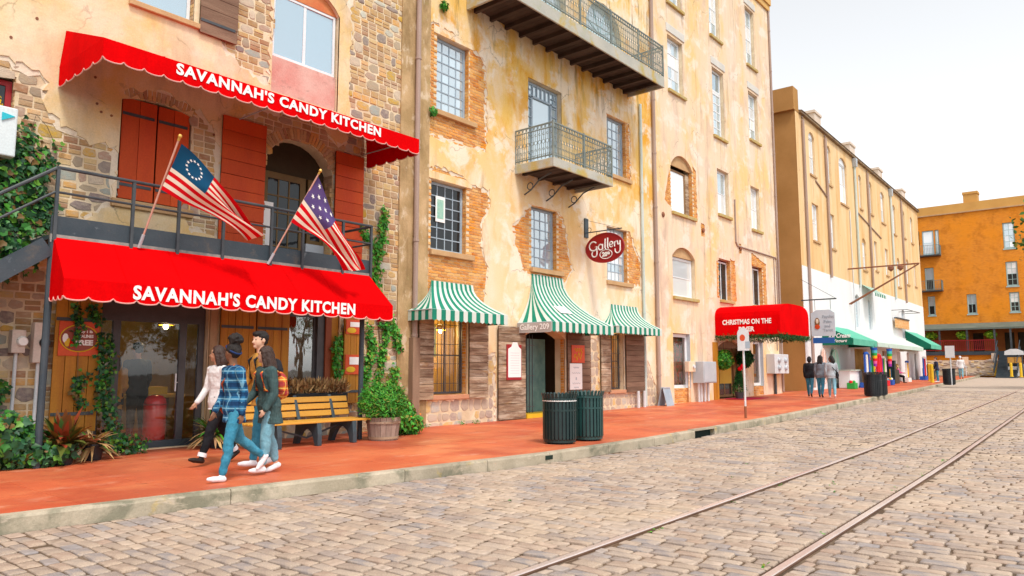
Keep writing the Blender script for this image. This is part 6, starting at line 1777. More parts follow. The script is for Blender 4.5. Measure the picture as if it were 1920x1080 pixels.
a, b = blob((3.08, 12.64, 5.12), (.18, .06, .10), 60); leaves('foliage', a, b + np.array([0, -1, 0]), (.05, .08), LEAFB, fl, 'oval')

# electric boxes
for k, (x0, x1, z0, z1, lab, dial) in enumerate(((3.56, 3.74, 1.56, 1.90, 'small white meter box beside the ivy', False), (3.84, 4.05, 1.42, 2.02, 'pale electric box with a dark round dial behind the steel column', True))):
    t = thing('meter_box', lab, 'meter box', ((x0 + x1) / 2, Y0, z0))
    mb = MB(); mb.box(x0, x1, Y0 - .16, Y0 - .002, z0, z1); part('case', mb, mat('pale_pink_enamel', (.62, .52, .46), None, rough=.5) if 'pale_pink_enamel' not in MATS else MATS['pale_pink_enamel'], t, bevel=.012)
    mb = MB(); mb.lathe([(.075, 0), (.075, .03), (.06, .06)], (0, 0, 0), 14); mb.v = [((x0 + x1) / 2 + a + .04, Y0 - .16 - c, (z0 + z1) / 2 + b) for a, b, c in mb.v]; part('dial', mb, BLACKC if dial else WHITEP, t)
    pipe(t, [((x0 + x1) / 2, Y0 - .06, .2), ((x0 + x1) / 2, Y0 - .06, z0)], .025, GALVL, name='conduit', clips=False)
t = thing('electric_cabinet', 'grey electric cabinet on pipe legs left of the red canopy', 'electric cabinet', (26.1, 12.4, zg(26)))
mb = MB(); mb.box(25.62, 26.72, 12.15, Y0 - .01, .82, 1.62); part('case', mb, GALV, t, bevel=.015)
mb = MB(); mb.box(25.66, 26.68, 12.13, 12.149, .86, 1.58); part('door', mb, GALV, t, bevel=.006)
for x in (25.75, 25.95, 26.25, 26.55): pipe(t, [(x, 12.42, zg(26)), (x, 12.42, .82)], .045, GALVL, name='leg', clips=False)
t = thing('meter_box', 'cream meter box on a thin conduit beside the grey cabinet', 'meter box', (25.2, 12.5, 1.2))
mb = MB(); mb.box(24.98, 25.52, 12.42, Y0 - .01, 1.24, 1.62); part('case', mb, P_B3, t, bevel=.01)
mb = MB(); mb.lathe([(.07, 0), (.07, .06)], (0, 0, 0), 12); mb.v = [(25.35 + a, 12.42 - c, 1.43 + b) for a, b, c in mb.v]; part('dial', mb, GALVL, t)
pipe(t, [(25.2, Y0 - .06, .15), (25.2, Y0 - .06, 1.24)], .035, P_B3, name='conduit', clips=False)
t = thing('electric_meters', 'grey meter panel with four round meters right of the red canopy', 'meter panel', (33.8, 12.4, 1.2))
mb = MB(); mb.box(32.95, 34.7, 12.2, Y0 - .01, 1.14, 2.02); part('case', mb, GALVL, t, bevel=.015)
for x in (33.45, 34.25):
    for z in (1.40, 1.74):
        mb = MB(); mb.lathe([(.12, 0), (.12, .05), (.09, .10)], (0, 0, 0), 14); mb.v = [(x + a, 12.2 - c, z + b) for a, b, c in mb.v]; part('meter', mb, GALV, t)
pipe(t, [(33.8, Y0 - .08, zg(33.8)), (33.8, Y0 - .08, 1.14)], .06, IRON, name='conduit', clips=False)
t = thing('folding_board', 'small blue grey folding board leaning where the two plaster buildings meet', 'board', (22.95, 12.35, zg(23)))
for s_ in (-1, 1):
    mb = MB(); mb.obox((22.95, 12.3 + s_ * .10, .40), (.26, 0, 0), (0, .012, 0), (0, -s_ * .08, .32)); part('leaf', mb, BLUEF, t, bevel=.008)
mb = MB(); mb.box(22.72, 23.18, 12.24, 12.36, .68, .72); part('hinge', mb, GALV, t)

# sign on a post by the kerb
t = thing('street_sign', 'round topped white street sign on a thin post at the kerb', 'street sign', (19.0, 7.86, zg(19)))
mb = MB(); mb.tube([(19.0, 7.86, .05), (19.0, 7.86, .36)], .033, 10); part('post_base', mb, RUST, t)
mb = MB(); mb.tube([(19.0, 7.86, .36), (19.0, 7.86, 2.42)], .028, 10); part('post', mb, GALVL, t)
c = Vector((18.97, 7.84, 2.14)); u = Vector((.25, -.97, 0))
pts = [(-.15, -.32), (.15, -.32), (.15, .12)] + [(.15 * math.cos(a), .12 + .17 * math.sin(a)) for a in np.linspace(.3, math.pi - .3, 8)] + [(-.15, .12)]
def on_board(mb, pts, off, th):
    n = Vector((-u.y, u.x, 0)) * -1 if Vector((-u.y, u.x, 0)).dot(-c) < 0 else Vector((-u.y, u.x, 0))
    V = [tuple(c + u * a + Vector((0, 0, b)) + n * o) for o in (off, off + th) for a, b in pts]; k = len(pts)
    mb.poly(V, [tuple(range(k))[::-1], tuple(range(k, 2 * k))] + [(i, (i + 1) % k, k + (i + 1) % k, k + i) for i in range(k)])
mb = MB(); on_board(mb, pts, .03, .004); part('plate', mb, GALVL, t)
mb = MB(); on_board(mb, [(-.02 + .07 * math.cos(a), .02 + .09 * math.sin(a)) for a in np.linspace(0, 6.28, 13)[:-1]], .035, .003); part('red_symbol', mb, SIGNO, t)
mb = MB(); on_board(mb, [(.05, -.26), (.17, -.26), (.17, -.08), (.05, -.08)], .035, .003); part('dark_print', mb, BLUEF, t)

# Christmas door dressing
for x, y, z, r_, lab in ((28.1, 12.45, 1.72, .36, 'round evergreen ball hanging left of the shop door'), (30.25, 12.45, 1.80, .34, 'round evergreen ball hanging right of the shop door')):
    t = thing('evergreen_ball', lab, 'topiary ball', (x, y, z - r_))
    a, b = blob((x, y, z), (r_, r_, r_ * 1.1), 1500, .7); leaves('foliage', a, b, (.08, .14), EVER if x > 29 else LEAFB, t, 'oval')
    mb = MB(); mb.tube([(x, y, z + r_ * .9), (x, y, z + r_ + .35)], .008, 4); part('cord', mb, IRON, t)
t = thing('potted_evergreen', 'small dark Christmas tree in a pot with a red bow by the shop door', 'potted tree', (28.35, 11.95, zg(28)))
z0 = zg(28.3)
mb = MB(); mb.lathe([(.13, z0), (.19, z0 + .3)], (28.35, 11.95, 0), 12); part('pot', mb, IRON, t)
P = []
for i in range(2600):
    f = random.random() ** .7; a = random.uniform(0, 6.28); rr = .30 * (1 - f) * random.uniform(.5, 1) + .02; P.append((28.35 + rr * math.cos(a), 11.95 + rr * math.sin(a), z0 + .28 + f * .95))
leaves('foliage', np.array(P), None, (.06, .12), EVER, t, 'blade')
mb = MB(); mb.ell((28.40, 11.80, z0 + 1.28), .17, .10, .12, 10, 6, jit=.3); mb.ell((28.2, 11.85, z0 + 1.20), .10, .08, .08, 8, 6, jit=.3); part('bow', mb, FRED, t)
mb = MB(); mb.box(27.95, 30.1, 11.45, 12.4, zg(29) + .005, zg(29) + .022); top('door_mat', mb, mat('crimson_mat', (.60, .005, .06), (.5, .004, .05), 3.0, rough=.95), 'crimson door mat in front of the canopy entrance', 'door mat')
t = thing('yellow_stand', 'yellow notice stand at the foot of the alley', 'notice stand', (36.2, 13.2, zg(36.2)))
mb = MB(); mb.box(35.75, 36.65, 13.18, 13.22, .55, .95); part('panel', mb, YELLOW, t, bevel=.01)
mb = MB(); mb.box(35.75, 36.65, 13.18, 13.22, .97, 1.25); part('dark_panel', mb, FRAMEW, t)
mb = MB()
for x in (35.85, 36.55): mb.tube([(x, 13.24, zg(36.2)), (x, 13.24, 1.3)], .025, 6)
part('frame', mb, YELLOW, t)

# ------------------------------------------------------------------ shops of the terrace
t = thing('hanging_sign', 'blue grey psychic sign with a woman picture hanging from the terrace corner', 'hanging sign', (38.1, 12.5, 2.7))
SIGNBL = mat('pale_blue_sign', (.55, .64, .74), (.62, .70, .78), 3.0, rough=.5)
mb = MB(); mb.prism([(12.16, 2.98), (11.02, 2.98), (11.02, 4.12), (11.25, 4.28), (11.9, 4.28), (12.16, 4.12)], 38.0, 38.05, axis='x'); part('panel', mb, SIGNBL, t)
mb = MB(); mb.box(38.0, 38.05, 11.08, 12.1, 2.62, 2.90); part('lower_panel', mb, mat('deep_blue_sign', (.02, .12, .42), None, rough=.5), t)
mb = MB(); mb.box(38.0, 38.04, 10.9, Y0, 4.78, 4.84); mb.tube([(38.02, 11.2, 4.28), (38.02, 11.2, 4.8)], .01, 4); mb.tube([(38.02, 11.95, 4.28), (38.02, 11.95, 4.8)], .01, 4); mb.tube([(38.02, Y0, 5.9), (38.02, 10.95, 4.84)], .01, 4); part('bracket', mb, IRON, t)
for w_, yy, z in (('Psychic', 11.32, 3.92), ('Palm', 11.36, 3.69), ('and', 11.38, 3.48), ('Tarot', 11.36, 3.27)):
    lettering(t, w_, .2, (37.992, yy, z), (0, -1, 0), (0, 0, 1), BLUEF, .004)
mb = MB(); mb.ell((37.99, 11.86, 3.66), .01, .13, .24, 10, 6); part('hair_picture', mb, FRAMEW, t)
mb = MB(); mb.ell((37.98, 11.86, 3.72), .01, .07, .12, 10, 6); part('face_picture', mb, FWHITE, t)
mb = MB(); mb.ell((37.98, 11.86, 3.44), .01, .14, .12, 10, 6); part('dress_picture', mb, SIGNO, t)
def shed_awning(lab, x0, x1, yf, zt, zv, zh, m_, side_m=None, yw=Y0 + .02):
    t = thing('shop_awning', lab, 'awning', ((x0 + x1) / 2, yw, zh), group='green shop awnings of the terrace')
    sk = lambda x: (x - 38.3) * math.tan(A4)
    mb = MB(); n = 8
    for i in range(n):
        a, b = x0 + (x1 - x0) * i / n, x0 + (x1 - x0) * (i + 1) / n
        mb.face((a, yw + sk(a), zt), (b, yw + sk(b), zt), (b, yf + sk(b), zv), (a, yf + sk(a), zv))
        mb.face((a, yf + sk(a), zv), (b, yf + sk(b), zv), (b, yf + sk(b), zh), (a, yf + sk(a), zh))
    part('canopy_cloth', mb, m_, t)
    for x in (x0, x1):
        mb = MB(); mb.face((x, yw + sk(x), zt), (x, yf + sk(x), zv), (x, yf + sk(x), zh), (x, yw + sk(x), zh)); part('end_cloth', mb, side_m or m_, t)
    fr = MB(); fr.tube([(x0, yf + sk(x0) + .02, zh + .05), (x1, yf + sk(x1) + .02, zh + .05)], .02, 5); part('frame', fr, GALV, t)
    return t
DKG = mat('dark_green_canvas', (.010, .13, .08), (.012, .16, .10), 2.0, rough=.8, spec=.1)
MIDG = mat('sea_green_canvas', (.10, .42, .30), (.14, .48, .35), 2.0, rough=.8, spec=.1)
PALEG = mat('pale_green_canvas', (.52, .66, .58), (.58, .70, .63), 1.0, rough=.8, spec=.1)
t = shed_awning('dark green ice cream awning, nearest on the terrace', 41.2, 46.4, 11.0, 3.75, 2.95, 2.62, MIDG, DKG)
lettering(t, 'Ice Cream', .3, (41.19, 11.75, 3.12), (0, -1, 0), (0, 0, 1), WHITEP, .006, width=1.1, height=.24, shear=.3)
lettering(t, 'Yogurt', .3, (41.19, 11.72, 2.82), (0, -1, 0), (0, 0, 1), WHITEP, .006, width=.7, height=.2, shear=.3)
shed_awning('long pale green awning in the middle of the terrace', 46.6, 60.5, 11.0, 3.75, 2.9, 2.65, PALEG)
shed_awning('dark green awning at the far end of the terrace', 63.0, 67.5, 10.9, 4.3, 3.2, 2.9, MIDG, DKG)
t = thing('window_awning', 'small green and white striped awning high on the whitewashed storey', 'awning', (51.5, 12.8, 5.9))
for k in range(10):
    a, b = 50.2 + .28 * k, 50.2 + .28 * (k + 1)
    mb = MB(); mb.face((a, 12.85, 6.75), (b, 12.85, 6.75), (b, 12.05, 6.15), (a, 12.05, 6.15)); mb.face((a, 12.05, 6.15), (b, 12.05, 6.15), (b, 12.05, 5.95), (a, 12.05, 5.95)); part('stripe', mb, GRN if k % 2 == 0 else WHT, t)
t = thing('iron_hoist', 'rusty iron hoist bracket projecting from the terrace wall', 'bracket', (47.2, 12.75, 5.2))
mb = MB(); mb.bar((47.2, 12.78, 7.4), (47.2, 8.9, 7.4), .08, .08)
for dx in (-.15, .15): mb.bar((47.2 + dx, 12.78, 5.25), (47.2, 8.95, 7.36), .06, .06)
part('arm', mb, RUST, t)
for y in (9.9, 10.4):
    mb = MB(); mb.lathe([(.02, -.25), (.16, -.12), (.16, .02), (.03, .12)], (47.2, y, 7.3), 10); part('pulley', mb, RUST, t)
t = thing('wall_signboard', 'orange and cream signboard near the far end of the whitewashed storey', 'signboard', (60.5, 12.9, 4.4))
mb = MB(); mb.box(58.6, 62.6, 12.75, 12.85, 4.35, 5.0); part('panel', mb, mat('orange_signboard', (.74, .34, .10), (.78, .5, .25), 2.0, (1, 1, 6), rough=.6), t)
mb = MB(); mb.bar((58.4, 12.0, 5.6), (62.8, 12.0, 5.6), .04, .04)
for x in (58.5, 60.6, 62.7): mb.bar((x, 13.0, 5.6), (x, 12.0, 5.6), .04, .04)
mb.box(58.6, 62.6, 12.7, 12.9, 5.0, 5.1); part('frame', mb, IRON, t)
for x, m_, lab in ((41.0, mat('pink_board', (.70, .40, .32), (.78, .55, .45), 2.0, rough=.5), 'pink surfboard shaped panel on the white wall'), (43.0, mat('mint_board', (.36, .66, .54), (.46, .74, .62), 2.0, rough=.5), 'mint green surfboard shaped panel on the white wall')):
    t = thing('shaped_panel', lab, 'panel', (x, 12.6, .6)); w_ = .45 if x < 42 else .75
    mb = MB(); mb.prism([(x + w_ * math.cos(a), 1.3 + (1.15 if math.sin(a) > 0 else .75) * math.sin(a)) for a in np.linspace(0, 6.283, 25)[:-1]], 12.52, 12.56); part('panel', mb, m_, t)
    mb = MB(); mb.tube([(x, 12.51, .6), (x, 12.51, 2.35)], .02, 5); part('stringer', mb, WHITEP, t)
t = thing('sales_counter', 'white sales counter with a dark post in front of the green awning', 'counter', (43.8, 12.2, zg(44)))
z0 = zg(44)
mb = MB(); mb.box(42.6, 45.0, 11.7, 12.3, z0, z0 + .95); part('body', mb, WHITEWASH, t, bevel=.02)
mb = MB(); mb.box(42.5, 45.1, 11.6, 12.35, z0 + .95, z0 + 1.0); part('top', mb, PALEG, t)
# beach goods hung out for sale
PAL = [(.66, .01, .02), (.80, .45, .01), (.02, .10, .45), (.03, .35, .06), (.75, .12, .35), (.08, .45, .50), (.85, .85, .82), (.30, .03, .35)]
PALM = [mat('goods_%d' % i, c, None, rough=.8, fine=.05) for i, c in enumerate(PAL)]
def goods_stand(x, y, cols, lab, h=1.75, w=.5):
    z0 = zg(x)
    t = thing('goods_stand', lab, 'display stand', (x, y, z0))
    mb = MB(); mb.tube([(x, y, z0), (x, y, z0 + h)], .02, 6); mb.box(x - w * .6, x + w * .6, y - .2, y + .2, z0, z0 + .28); part('stand', mb, PALM[cols[0]], t)
    for i, c in enumerate(cols):
        a = -w / 2 + w * (i + .5) / len(cols)
        mb = MB(); mb.prism([(x + a - w / len(cols) * .40, z0 + h * .98), (x + a + w / len(cols) * .40, z0 + h * .98), (x + a + w / len(cols) * .6, z0 + .35), (x + a, z0 + .30), (x + a - w / len(cols) * .6, z0 + .35)], y - .09 - .04 * (i % 2), y - .03 - .04 * (i % 2)); part('hanging_cloth', mb, PALM[c], t)
    mb = MB(); mb.ell((x, y - .05, z0 + h), w * .45, .12, .10, 10, 6); part('top_piece', mb, PALM[cols[-1]], t)
goods_stand(44.6, 11.4, [2, 6, 1, 2], 'display stand of blue and white beach goods', 1.9, .9)
goods_stand(45.6, 11.3, [3, 1, 5], 'narrow display stand of green and yellow goods', 2.2, .6)
goods_stand(46.4, 11.2, [0, 0, 4, 0], 'display stand of bright red dresses', 1.8, .8)
for x, y, lab in ((45.2, 11.05, 'rainbow windsock hanging left of the red dresses'), (47.9, 10.9, 'rainbow windsock hanging under the pale green awning')):
    t = thing('windsock', lab, 'windsock', (x, y, 1.3))
    for i in range(7):
        mb = MB(); mb.lathe([(.15 - .010 * i, 2.55 - .15 * (i + 1)), (.16 - .010 * i, 2.55 - .15 * i)], (x, y, 0), 12, cap=False); part('ring_band', mb, PALM[(2, 5, 3, 1, 0, 4, 7)[i]], t)
    mb = MB(); mb.tube([(x, y, 2.5), (x, y, 2.75)], .01, 4); part('cord', mb, IRON, t)
    for k in range(4):
        mb = MB(); mb.box(x - .14 + .08 * k, x - .10 + .08 * k, y - .005, y + .005, .9, 1.36); part('tail', mb, PALM[(1, 0, 3, 2)[k]], t)
for k, (x, y, cols, lab, h_, w_) in enumerate(((47.4, 11.9, [6, 5, 2, 4], 'rack of pastel shirts under the pale green awning', 1.6, 1.0), (49.2, 12.1, [1, 0, 6], 'rack of yellow and red towels in the shade of the pale awning', 1.5, .9), (50.8, 12.0, [7, 3, 1, 6], 'rack of purple and green goods farther along the terrace', 1.7, .9), (58.2, 12.2, [6, 1, 2], 'small stand of white and yellow goods near the signboard', 1.4, .8), (64.5, 12.3, [2, 0, 6], 'stand of blue and red goods below the farthest awning', 1.7, 1.1))):
    goods_stand(x, y, cols, lab, h_, w_)
for k, (x, y, m_, lab) in enumerate(((42.2, 11.5, 3, 'green crate of toys on the pavement by the counter'), (48.3, 11.3, 0, 'red crate of toys under the pale awning'), (49.9, 11.4, 2, 'blue crate of toys under the pale awning'))):
    z0 = zg(x); t = thing('toy_crate', lab, 'crate', (x, y, z0))
    mb = MB(); mb.box(x - .3, x + .3, y - .2, y + .2, z0, z0 + .32); part('crate', mb, PALM[m_], t, bevel=.02)
    for i in range(7):
        mb = MB(); mb.ell((x - .24 + .08 * i, y + random.uniform(-.1, .1), z0 + .36), .09, .09, .09, 8, 6); part('ball', mb, PALM[i % 8], t, smooth=True)
t = thing('planter_bin', 'dark green planter box in front of the whitewashed shop', 'planter', (53.2, 12.0, zg(53)))
z0 = zg(53)
mb = MB(); mb.box(52.6, 53.8, 11.7, 12.4, z0, z0 + .9); mb.box(52.6, 53.0, 11.7, 12.4, z0 + .9, z0 + 1.5); part('box', mb, GREENC, t, bevel=.03)
a, b = blob((53.4, 12.0, z0 + 1.05), (.4, .3, .25), 200); leaves('foliage', a, b, (.1, .2), DRY, t, 'oval')
t = thing('planter_bin', 'dark green planter near the far end of the terrace', 'planter', (66.5, 12.4, zg(66)))
z0 = zg(66)
mb = MB(); mb.box(66, 67.2, 12.0, 12.7, z0, z0 + .9); part('box', mb, GREENC, t, bevel=.03)
a, b = blob((66.6, 12.3, z0 + 1.0), (.5, .3, .2), 150); leaves('foliage', a, b, (.1, .2), LEAF, t, 'oval')
# far end: bollards, signs, mailboxes, hanging baskets
for (x, y, lab) in ((60.6, 11.2, 'yellow bollard nearest the terrace end'), (57.0, 10.4, 'yellow bollard beside the person in dark jacket'), (84.2, 9.95, 'yellow bollard left of the pay station'), (80.0, 8.25, 'yellow bollard in front of the pay station'), (78.0, 7.35, 'yellow bollard right of the pay station')):
    z0 = zg(x); t = thing('bollard', lab, 'bollard', (x, y, z0), group='yellow bollards')
    mb = MB(); mb.lathe([(.11, z0), (.11, z0 + 1.15), (.09, z0 + 1.22), (.03, z0 + 1.25)], (x, y, 0), 14); part('post', mb, YELLOW, t)
    mb = MB(); mb.lathe([(.16, z0), (.15, z0 + .05)], (x, y, 0), 14); part('collar', mb, YELLOW, t)
for (x, y, zs, m_, lab) in ((51.3, 8.32, 2.0, GALVL, 'thin post with a small white sign beside the lone bin'), (82, 12.05, 1.45, P_B3, 'low post with a cream sign before the warehouse'), (84.2, 9.95, 1.8, FWHITE, 'pink white sign on the yellow bollard')):
    z0 = zg(x); t = thing('small_sign', lab, 'sign', (x, y, z0))
    mb = MB(); mb.tube([(x, y, z0), (x, y, z0 + zs + .3)], .035, 8); part('post', mb, GALVL, t)
    mb = MB(); mb.obox((x - .06, y, z0 + zs), (.012, 0, 0), (0, .25, 0), (0, 0, .36)); part('plate', mb, m_, t)
t = thing('pay_station', 'white roofed notice station with two amber panels before the warehouse stair', 'notice station', (82, 8.2, zg(82)))
z0 = zg(82)
for y in (8.75, 7.55):
    mb = MB(); mb.box(81.95, 82.05, y - .05, y + .05, z0, z0 + 2.4); part('post', mb, IRON, t)
for y0, y1 in ((8.15, 8.68), (7.62, 8.12)):
    mb = MB(); mb.box(81.9, 82.0, y0, y1, z0 + 1.2, z0 + 1.75); part('panel', mb, mat('amber_panel', (.62, .32, .06), (.5, .25, .05), 3.0, rough=.6), t)
mb = MB(); mb.prism([(7.4, 1.95 + z0), (8.9, 1.95 + z0), (8.85, 2.3 + z0), (8.4, 2.5 + z0), (7.9, 2.5 + z0), (7.45, 2.3 + z0)], 81.8, 82.2, axis='x'); part('roof', mb, GALVL, t)
mb = MB(); mb.box(82.1, 82.2, 7.6, 8.7, z0, z0 + .9); part('lower_panel', mb, WHITEWASH, t)
mb = MB(); mb.box(82.2, 82.4, 6.0, 7.5, z0, z0 + 1.1); part('side_panel', mb, WHITEWASH, t)
for i, (y, lab) in enumerate(((15.46, 'hanging fern basket at the left end of the porch'), (12.74, 'hanging fern basket in the middle of the porch'), (10.30, 'hanging fern basket nearest the porch stair'))):
    t = thing('hanging_basket', lab, 'hanging basket', (85.6, y, 4.5), group='fern baskets along the porch')
    a, b = blob((85.6, y, 4.78), (.5, .5, .36), 700, .6); leaves('foliage', a, b + np.array([0, 0, .3]), (.14, .26), mat('lime_fern', None, None, palette=[(.22, .40, .01), (.30, .46, .02), (.12, .32, .02)], rough=.6, fine=0) if 'lime_fern' not in MATS else MATS['lime_fern'], t, 'oval')
    mb = MB(); mb.lathe([(.12, 4.5), (.3, 4.7)], (85.6, y, 0), 10); part('basket', mb, FRAMEW, t)
    mb = MB(); mb.tube([(85.6, y, 4.7), (85.6, y, 5.4)], .012, 4); part('chain', mb, IRON, t)
mb = MB(); mb.box(70.5, 84.0, 12.6, 12.8, zg(75), zg(75) + .01)
st_wall = thing('stone_retaining_wall', 'low rubble wall below the porch of the warehouse', 'wall', (84.6, 12, zg(84)))
mb = MB(); mb.box(84.6, 84.85, 9.7, 17, zg(84), zg(84) + 1.5); part('core', mb, MORTAR, st_wall)
mb = MB()
for i in range(150):
    y = random.uniform(9.8, 16.9); z = zg(84) + random.uniform(.05, 1.45); w_, h_ = random.uniform(.14, .3), random.uniform(.08, .16)
    mb.ell((84.6, y, z), .06, w_, h_, 7, 5, r=random.random(), jit=.2)
part('stones', mb, PALESTONE, st_wall, kind='stuff')
# ------------------------------------------------------------------ inside the candy shop
t = thing('red_canister', 'tall glossy red canister standing behind the glass of the shop door', 'canister', (6.05, 13.25, 0))
mb = MB(); mb.lathe([(.17, .02), (.185, .05), (.185, .72), (.17, .80), (.12, .86), (.04, .88)], (6.02, 13.2, 0), 24); part('body', mb, mat('red_enamel', (.62, .004, .012), None, rough=.2, spec=.6, fine=0), t, smooth=True)
mb = MB(); mb.lathe([(.188, .70), (.19, .715), (.188, .73)], (6.02, 13.2, 0), 24, cap=False); part('band', mb, DKRED, t)
t = thing('display_table', 'candy display table with cream top seen through the shop door', 'table', (5.6, 14.2, 0))
mb = MB(); mb.box(5.0, 6.9, 13.9, 14.6, .80, .86); part('top', mb, mat('golden_table', (.70, .46, .12), None, rough=.5), t)
for x in (5.05, 6.85):
    for y in (13.95, 14.55):
        mb = MB(); mb.box(x - .03, x + .03, y - .03, y + .03, 0, .8); part('leg', mb, FRAMEW, t)
mb = MB(); mb.box(6.1, 6.6, 14.0, 14.4, .862, 1.0); part('candy_tray', mb, YELLOW, t)
t = thing('ribbon_display', 'pink and red ribbon garland hanging in the display window', 'decoration', (8.55, 12.8, 1.0))
for i in range(14):
    mb = MB(); mb.ell((8.38 + random.uniform(-.08, .22), 12.80 + random.uniform(-.03, .03), 1.05 + i * .07), .06, .03, .05, 8, 5, jit=.4); part('ribbon_loop', mb, PALM[(4, 0, 0, 6)[i % 4]], t)

# ------------------------------------------------------------------ people
SKIN1 = mat('light_skin', (.62, .36, .25), (.66, .40, .28), 5.0, rough=.55, spec=.3, fine=.04)
SKIN2 = mat('brown_skin', (.22, .105, .06), (.26, .13, .075), 5.0, rough=.55, spec=.3, fine=.04)
SKIN3 = mat('tan_skin', (.50, .27, .17), (.54, .30, .19), 5.0, rough=.55, spec=.3, fine=.04)
HAIRB = mat('black_hair', (.012, .010, .010), (.025, .018, .016), 20.0, (3, 3, .5), rough=.6, spec=.3, bump=.5, bscale=60)
HAIRD = mat('dark_brown_hair', (.035, .018, .014), (.06, .03, .022), 20.0, (4, 4, .4), rough=.5, spec=.4, bump=.5, bscale=60)
JEANS = mat('blue_jeans', (.035, .20, .32), (.06, .27, .40), 5.0, rough=.9, spec=.1, stains=[((.14, .38, .50), 3.0, None, .5, .7, .6)], bump=.4, bscale=18)
JEANSL = mat('pale_jeans', (.16, .36, .46), (.24, .46, .56), 5.0, rough=.9, spec=.1, stains=[((.36, .56, .64), 3.0, None, .55, .7, .6)], bump=.4, bscale=18)
BLACKT = mat('black_trousers', (.010, .011, .014), (.018, .018, .022), 5.0, rough=.85, spec=.15, bump=.3, bscale=18)
SHOEW = mat('white_shoe', (.80, .80, .84), (.74, .75, .80), 5.0, rough=.6)
BOOT = mat('black_boot', (.02, .014, .012), None, rough=.4)
SHIRTW = mat('white_shirt', (.72, .70, .70), (.64, .62, .63), 6.0, rough=.85, bump=.3, bscale=12)
JACKO = mat('ochre_jacket', (.50, .26, .05), (.42, .20, .035), 4.0, rough=.85, bump=.4, bscale=14)
CARD = mat('grey_green_knit', (.045, .085, .090), (.075, .12, .12), 14.0, (5, 5, .3), rough=.95, spec=.1, bump=.6, bscale=40)
GREYJ = mat('grey_jacket', (.15, .18, .22), (.20, .23, .27), 6.0, rough=.9, bump=.3, bscale=14)
PALEJ = mat('pale_grey_jacket', (.34, .38, .42), (.40, .44, .48), 6.0, rough=.9, bump=.3, bscale=14)
BLACKJ = mat('black_jacket', (.012, .013, .018), None, rough=.85, bump=.3, bscale=14)
NAVY = mat('navy_top', (.03, .04, .09), None, rough=.9)
def plaid(name, c0, c1, c2):
    m = mat(name, c0, None, rough=.9, spec=.08, fine=.05)
    nt = m.node_tree; b = nt.nodes['Principled BSDF']
    sp = nt.nodes.new('ShaderNodeSeparateXYZ'); nt.links.new(nt.nodes.new('ShaderNodeTexCoord').outputs['Object'], sp.inputs[0])
    f = []
    for ax, k in (('Z', 9.0), ('X', 11.0), ('Y', 11.0)):
        s = mth(nt, 'FRACT', mth(nt, 'MULTIPLY', sp.outputs[ax], k)); f.append(s)
    band = mth(nt, 'LESS_THAN', f[0], .45)
    bandv = mth(nt, 'LESS_THAN', mth(nt, 'FRACT', mth(nt, 'ADD', f[1], f[2])), .45)
    col = mixc(nt, mth(nt, 'MULTIPLY', band, .75), c0, c1)
    col = mixc(nt, mth(nt, 'MULTIPLY', bandv, .55), col, c1)
    line = mth(nt, 'LESS_THAN', mth(nt, 'ABSOLUTE', mth(nt, 'SUBTRACT', f[0], .72)), .07)
    col = mixc(nt, mth(nt, 'MULTIPLY', line, .8), col, c2)
    linev = mth(nt, 'LESS_THAN', mth(nt, 'ABSOLUTE', mth(nt, 'SUBTRACT', mth(nt, 'FRACT', mth(nt, 'ADD', f[1], f[2])), .72)), .06)
    col = mixc(nt, mth(nt, 'MULTIPLY', linev, .7), col, c2)
    nt.links.new(col, b.inputs['Base Color'])
    return m
PLAID = plaid('blue_plaid', (.03, .15, .30), (.010, .028, .085), (.20, .42, .56))
WOVEN = plaid('orange_woven', (.70, .16, .03), (.30, .03, .05), (.75, .50, .12))

def capsule(mb, p, q, rp, rq, n=10, flat=None):
    p, q = Vector(p), Vector(q)
    d = (q - p); L = d.length
    d = d / L if L > 1e-6 else Vector((0, 0, 1))
    pts = [p - d * rp * .98, p - d * rp * .75, p - d * rp * .35, p, q, q + d * rq * .35, q + d * rq * .75, q + d * rq * .98]
    rad = [rp * .15, rp * .66, rp * .93, rp, rq, rq * .93, rq * .66, rq * .15]
    mb.tube(pts, rad, n)
def loft(mb, rings, n=16):
    """closed body of ellipses: (cx, cy, z, rx, ry, tilt)"""
    vs, fs = [], []
    for cx_, cy_, z, rx, ry in rings:
        for k in range(n):
            a = 2 * math.pi * k / n; vs.append((cx_ + rx * math.cos(a), cy_ + ry * math.sin(a), z))
    m = len(rings)
    for i in range(m - 1):
        for k in range(n): fs.append((i * n + k, i * n + (k + 1) % n, (i + 1) * n + (k + 1) % n, (i + 1) * n + k))
    fs.append(tuple(range(n - 1, -1, -1))); fs.append(tuple(range((m - 1) * n, m * n)))
    mb.poly(vs, fs)
FOLD = {'top': (.12, .030), 'trousers': (.075, .020), 'hair': (.03, .018), 'bag': (.08, .03)}
def fused(name, mb, m_, parent, voxel, it=3):
    o = part(name, mb, m_, parent, smooth=True)
    r = o.modifiers.new('remesh', 'REMESH'); r.mode = 'VOXEL'; r.voxel_size = voxel; r.use_smooth_shade = True
    s = o.modifiers.new('smooth', 'SMOOTH'); s.factor = .5; s.iterations = it
    if name in FOLD:                                     # cloth folds, strands of hair
        tx = bpy.data.textures.get('folds_' + name)
        if tx is None:
            tx = bpy.data.textures.new('folds_' + name, 'CLOUDS'); tx.noise_scale = FOLD[name][0]; tx.noise_depth = 2
        d = o.modifiers.new('folds', 'DISPLACE'); d.texture = tx; d.strength = FOLD[name][1]; d.mid_level = .5; d.texture_coords = 'LOCAL'
    return o
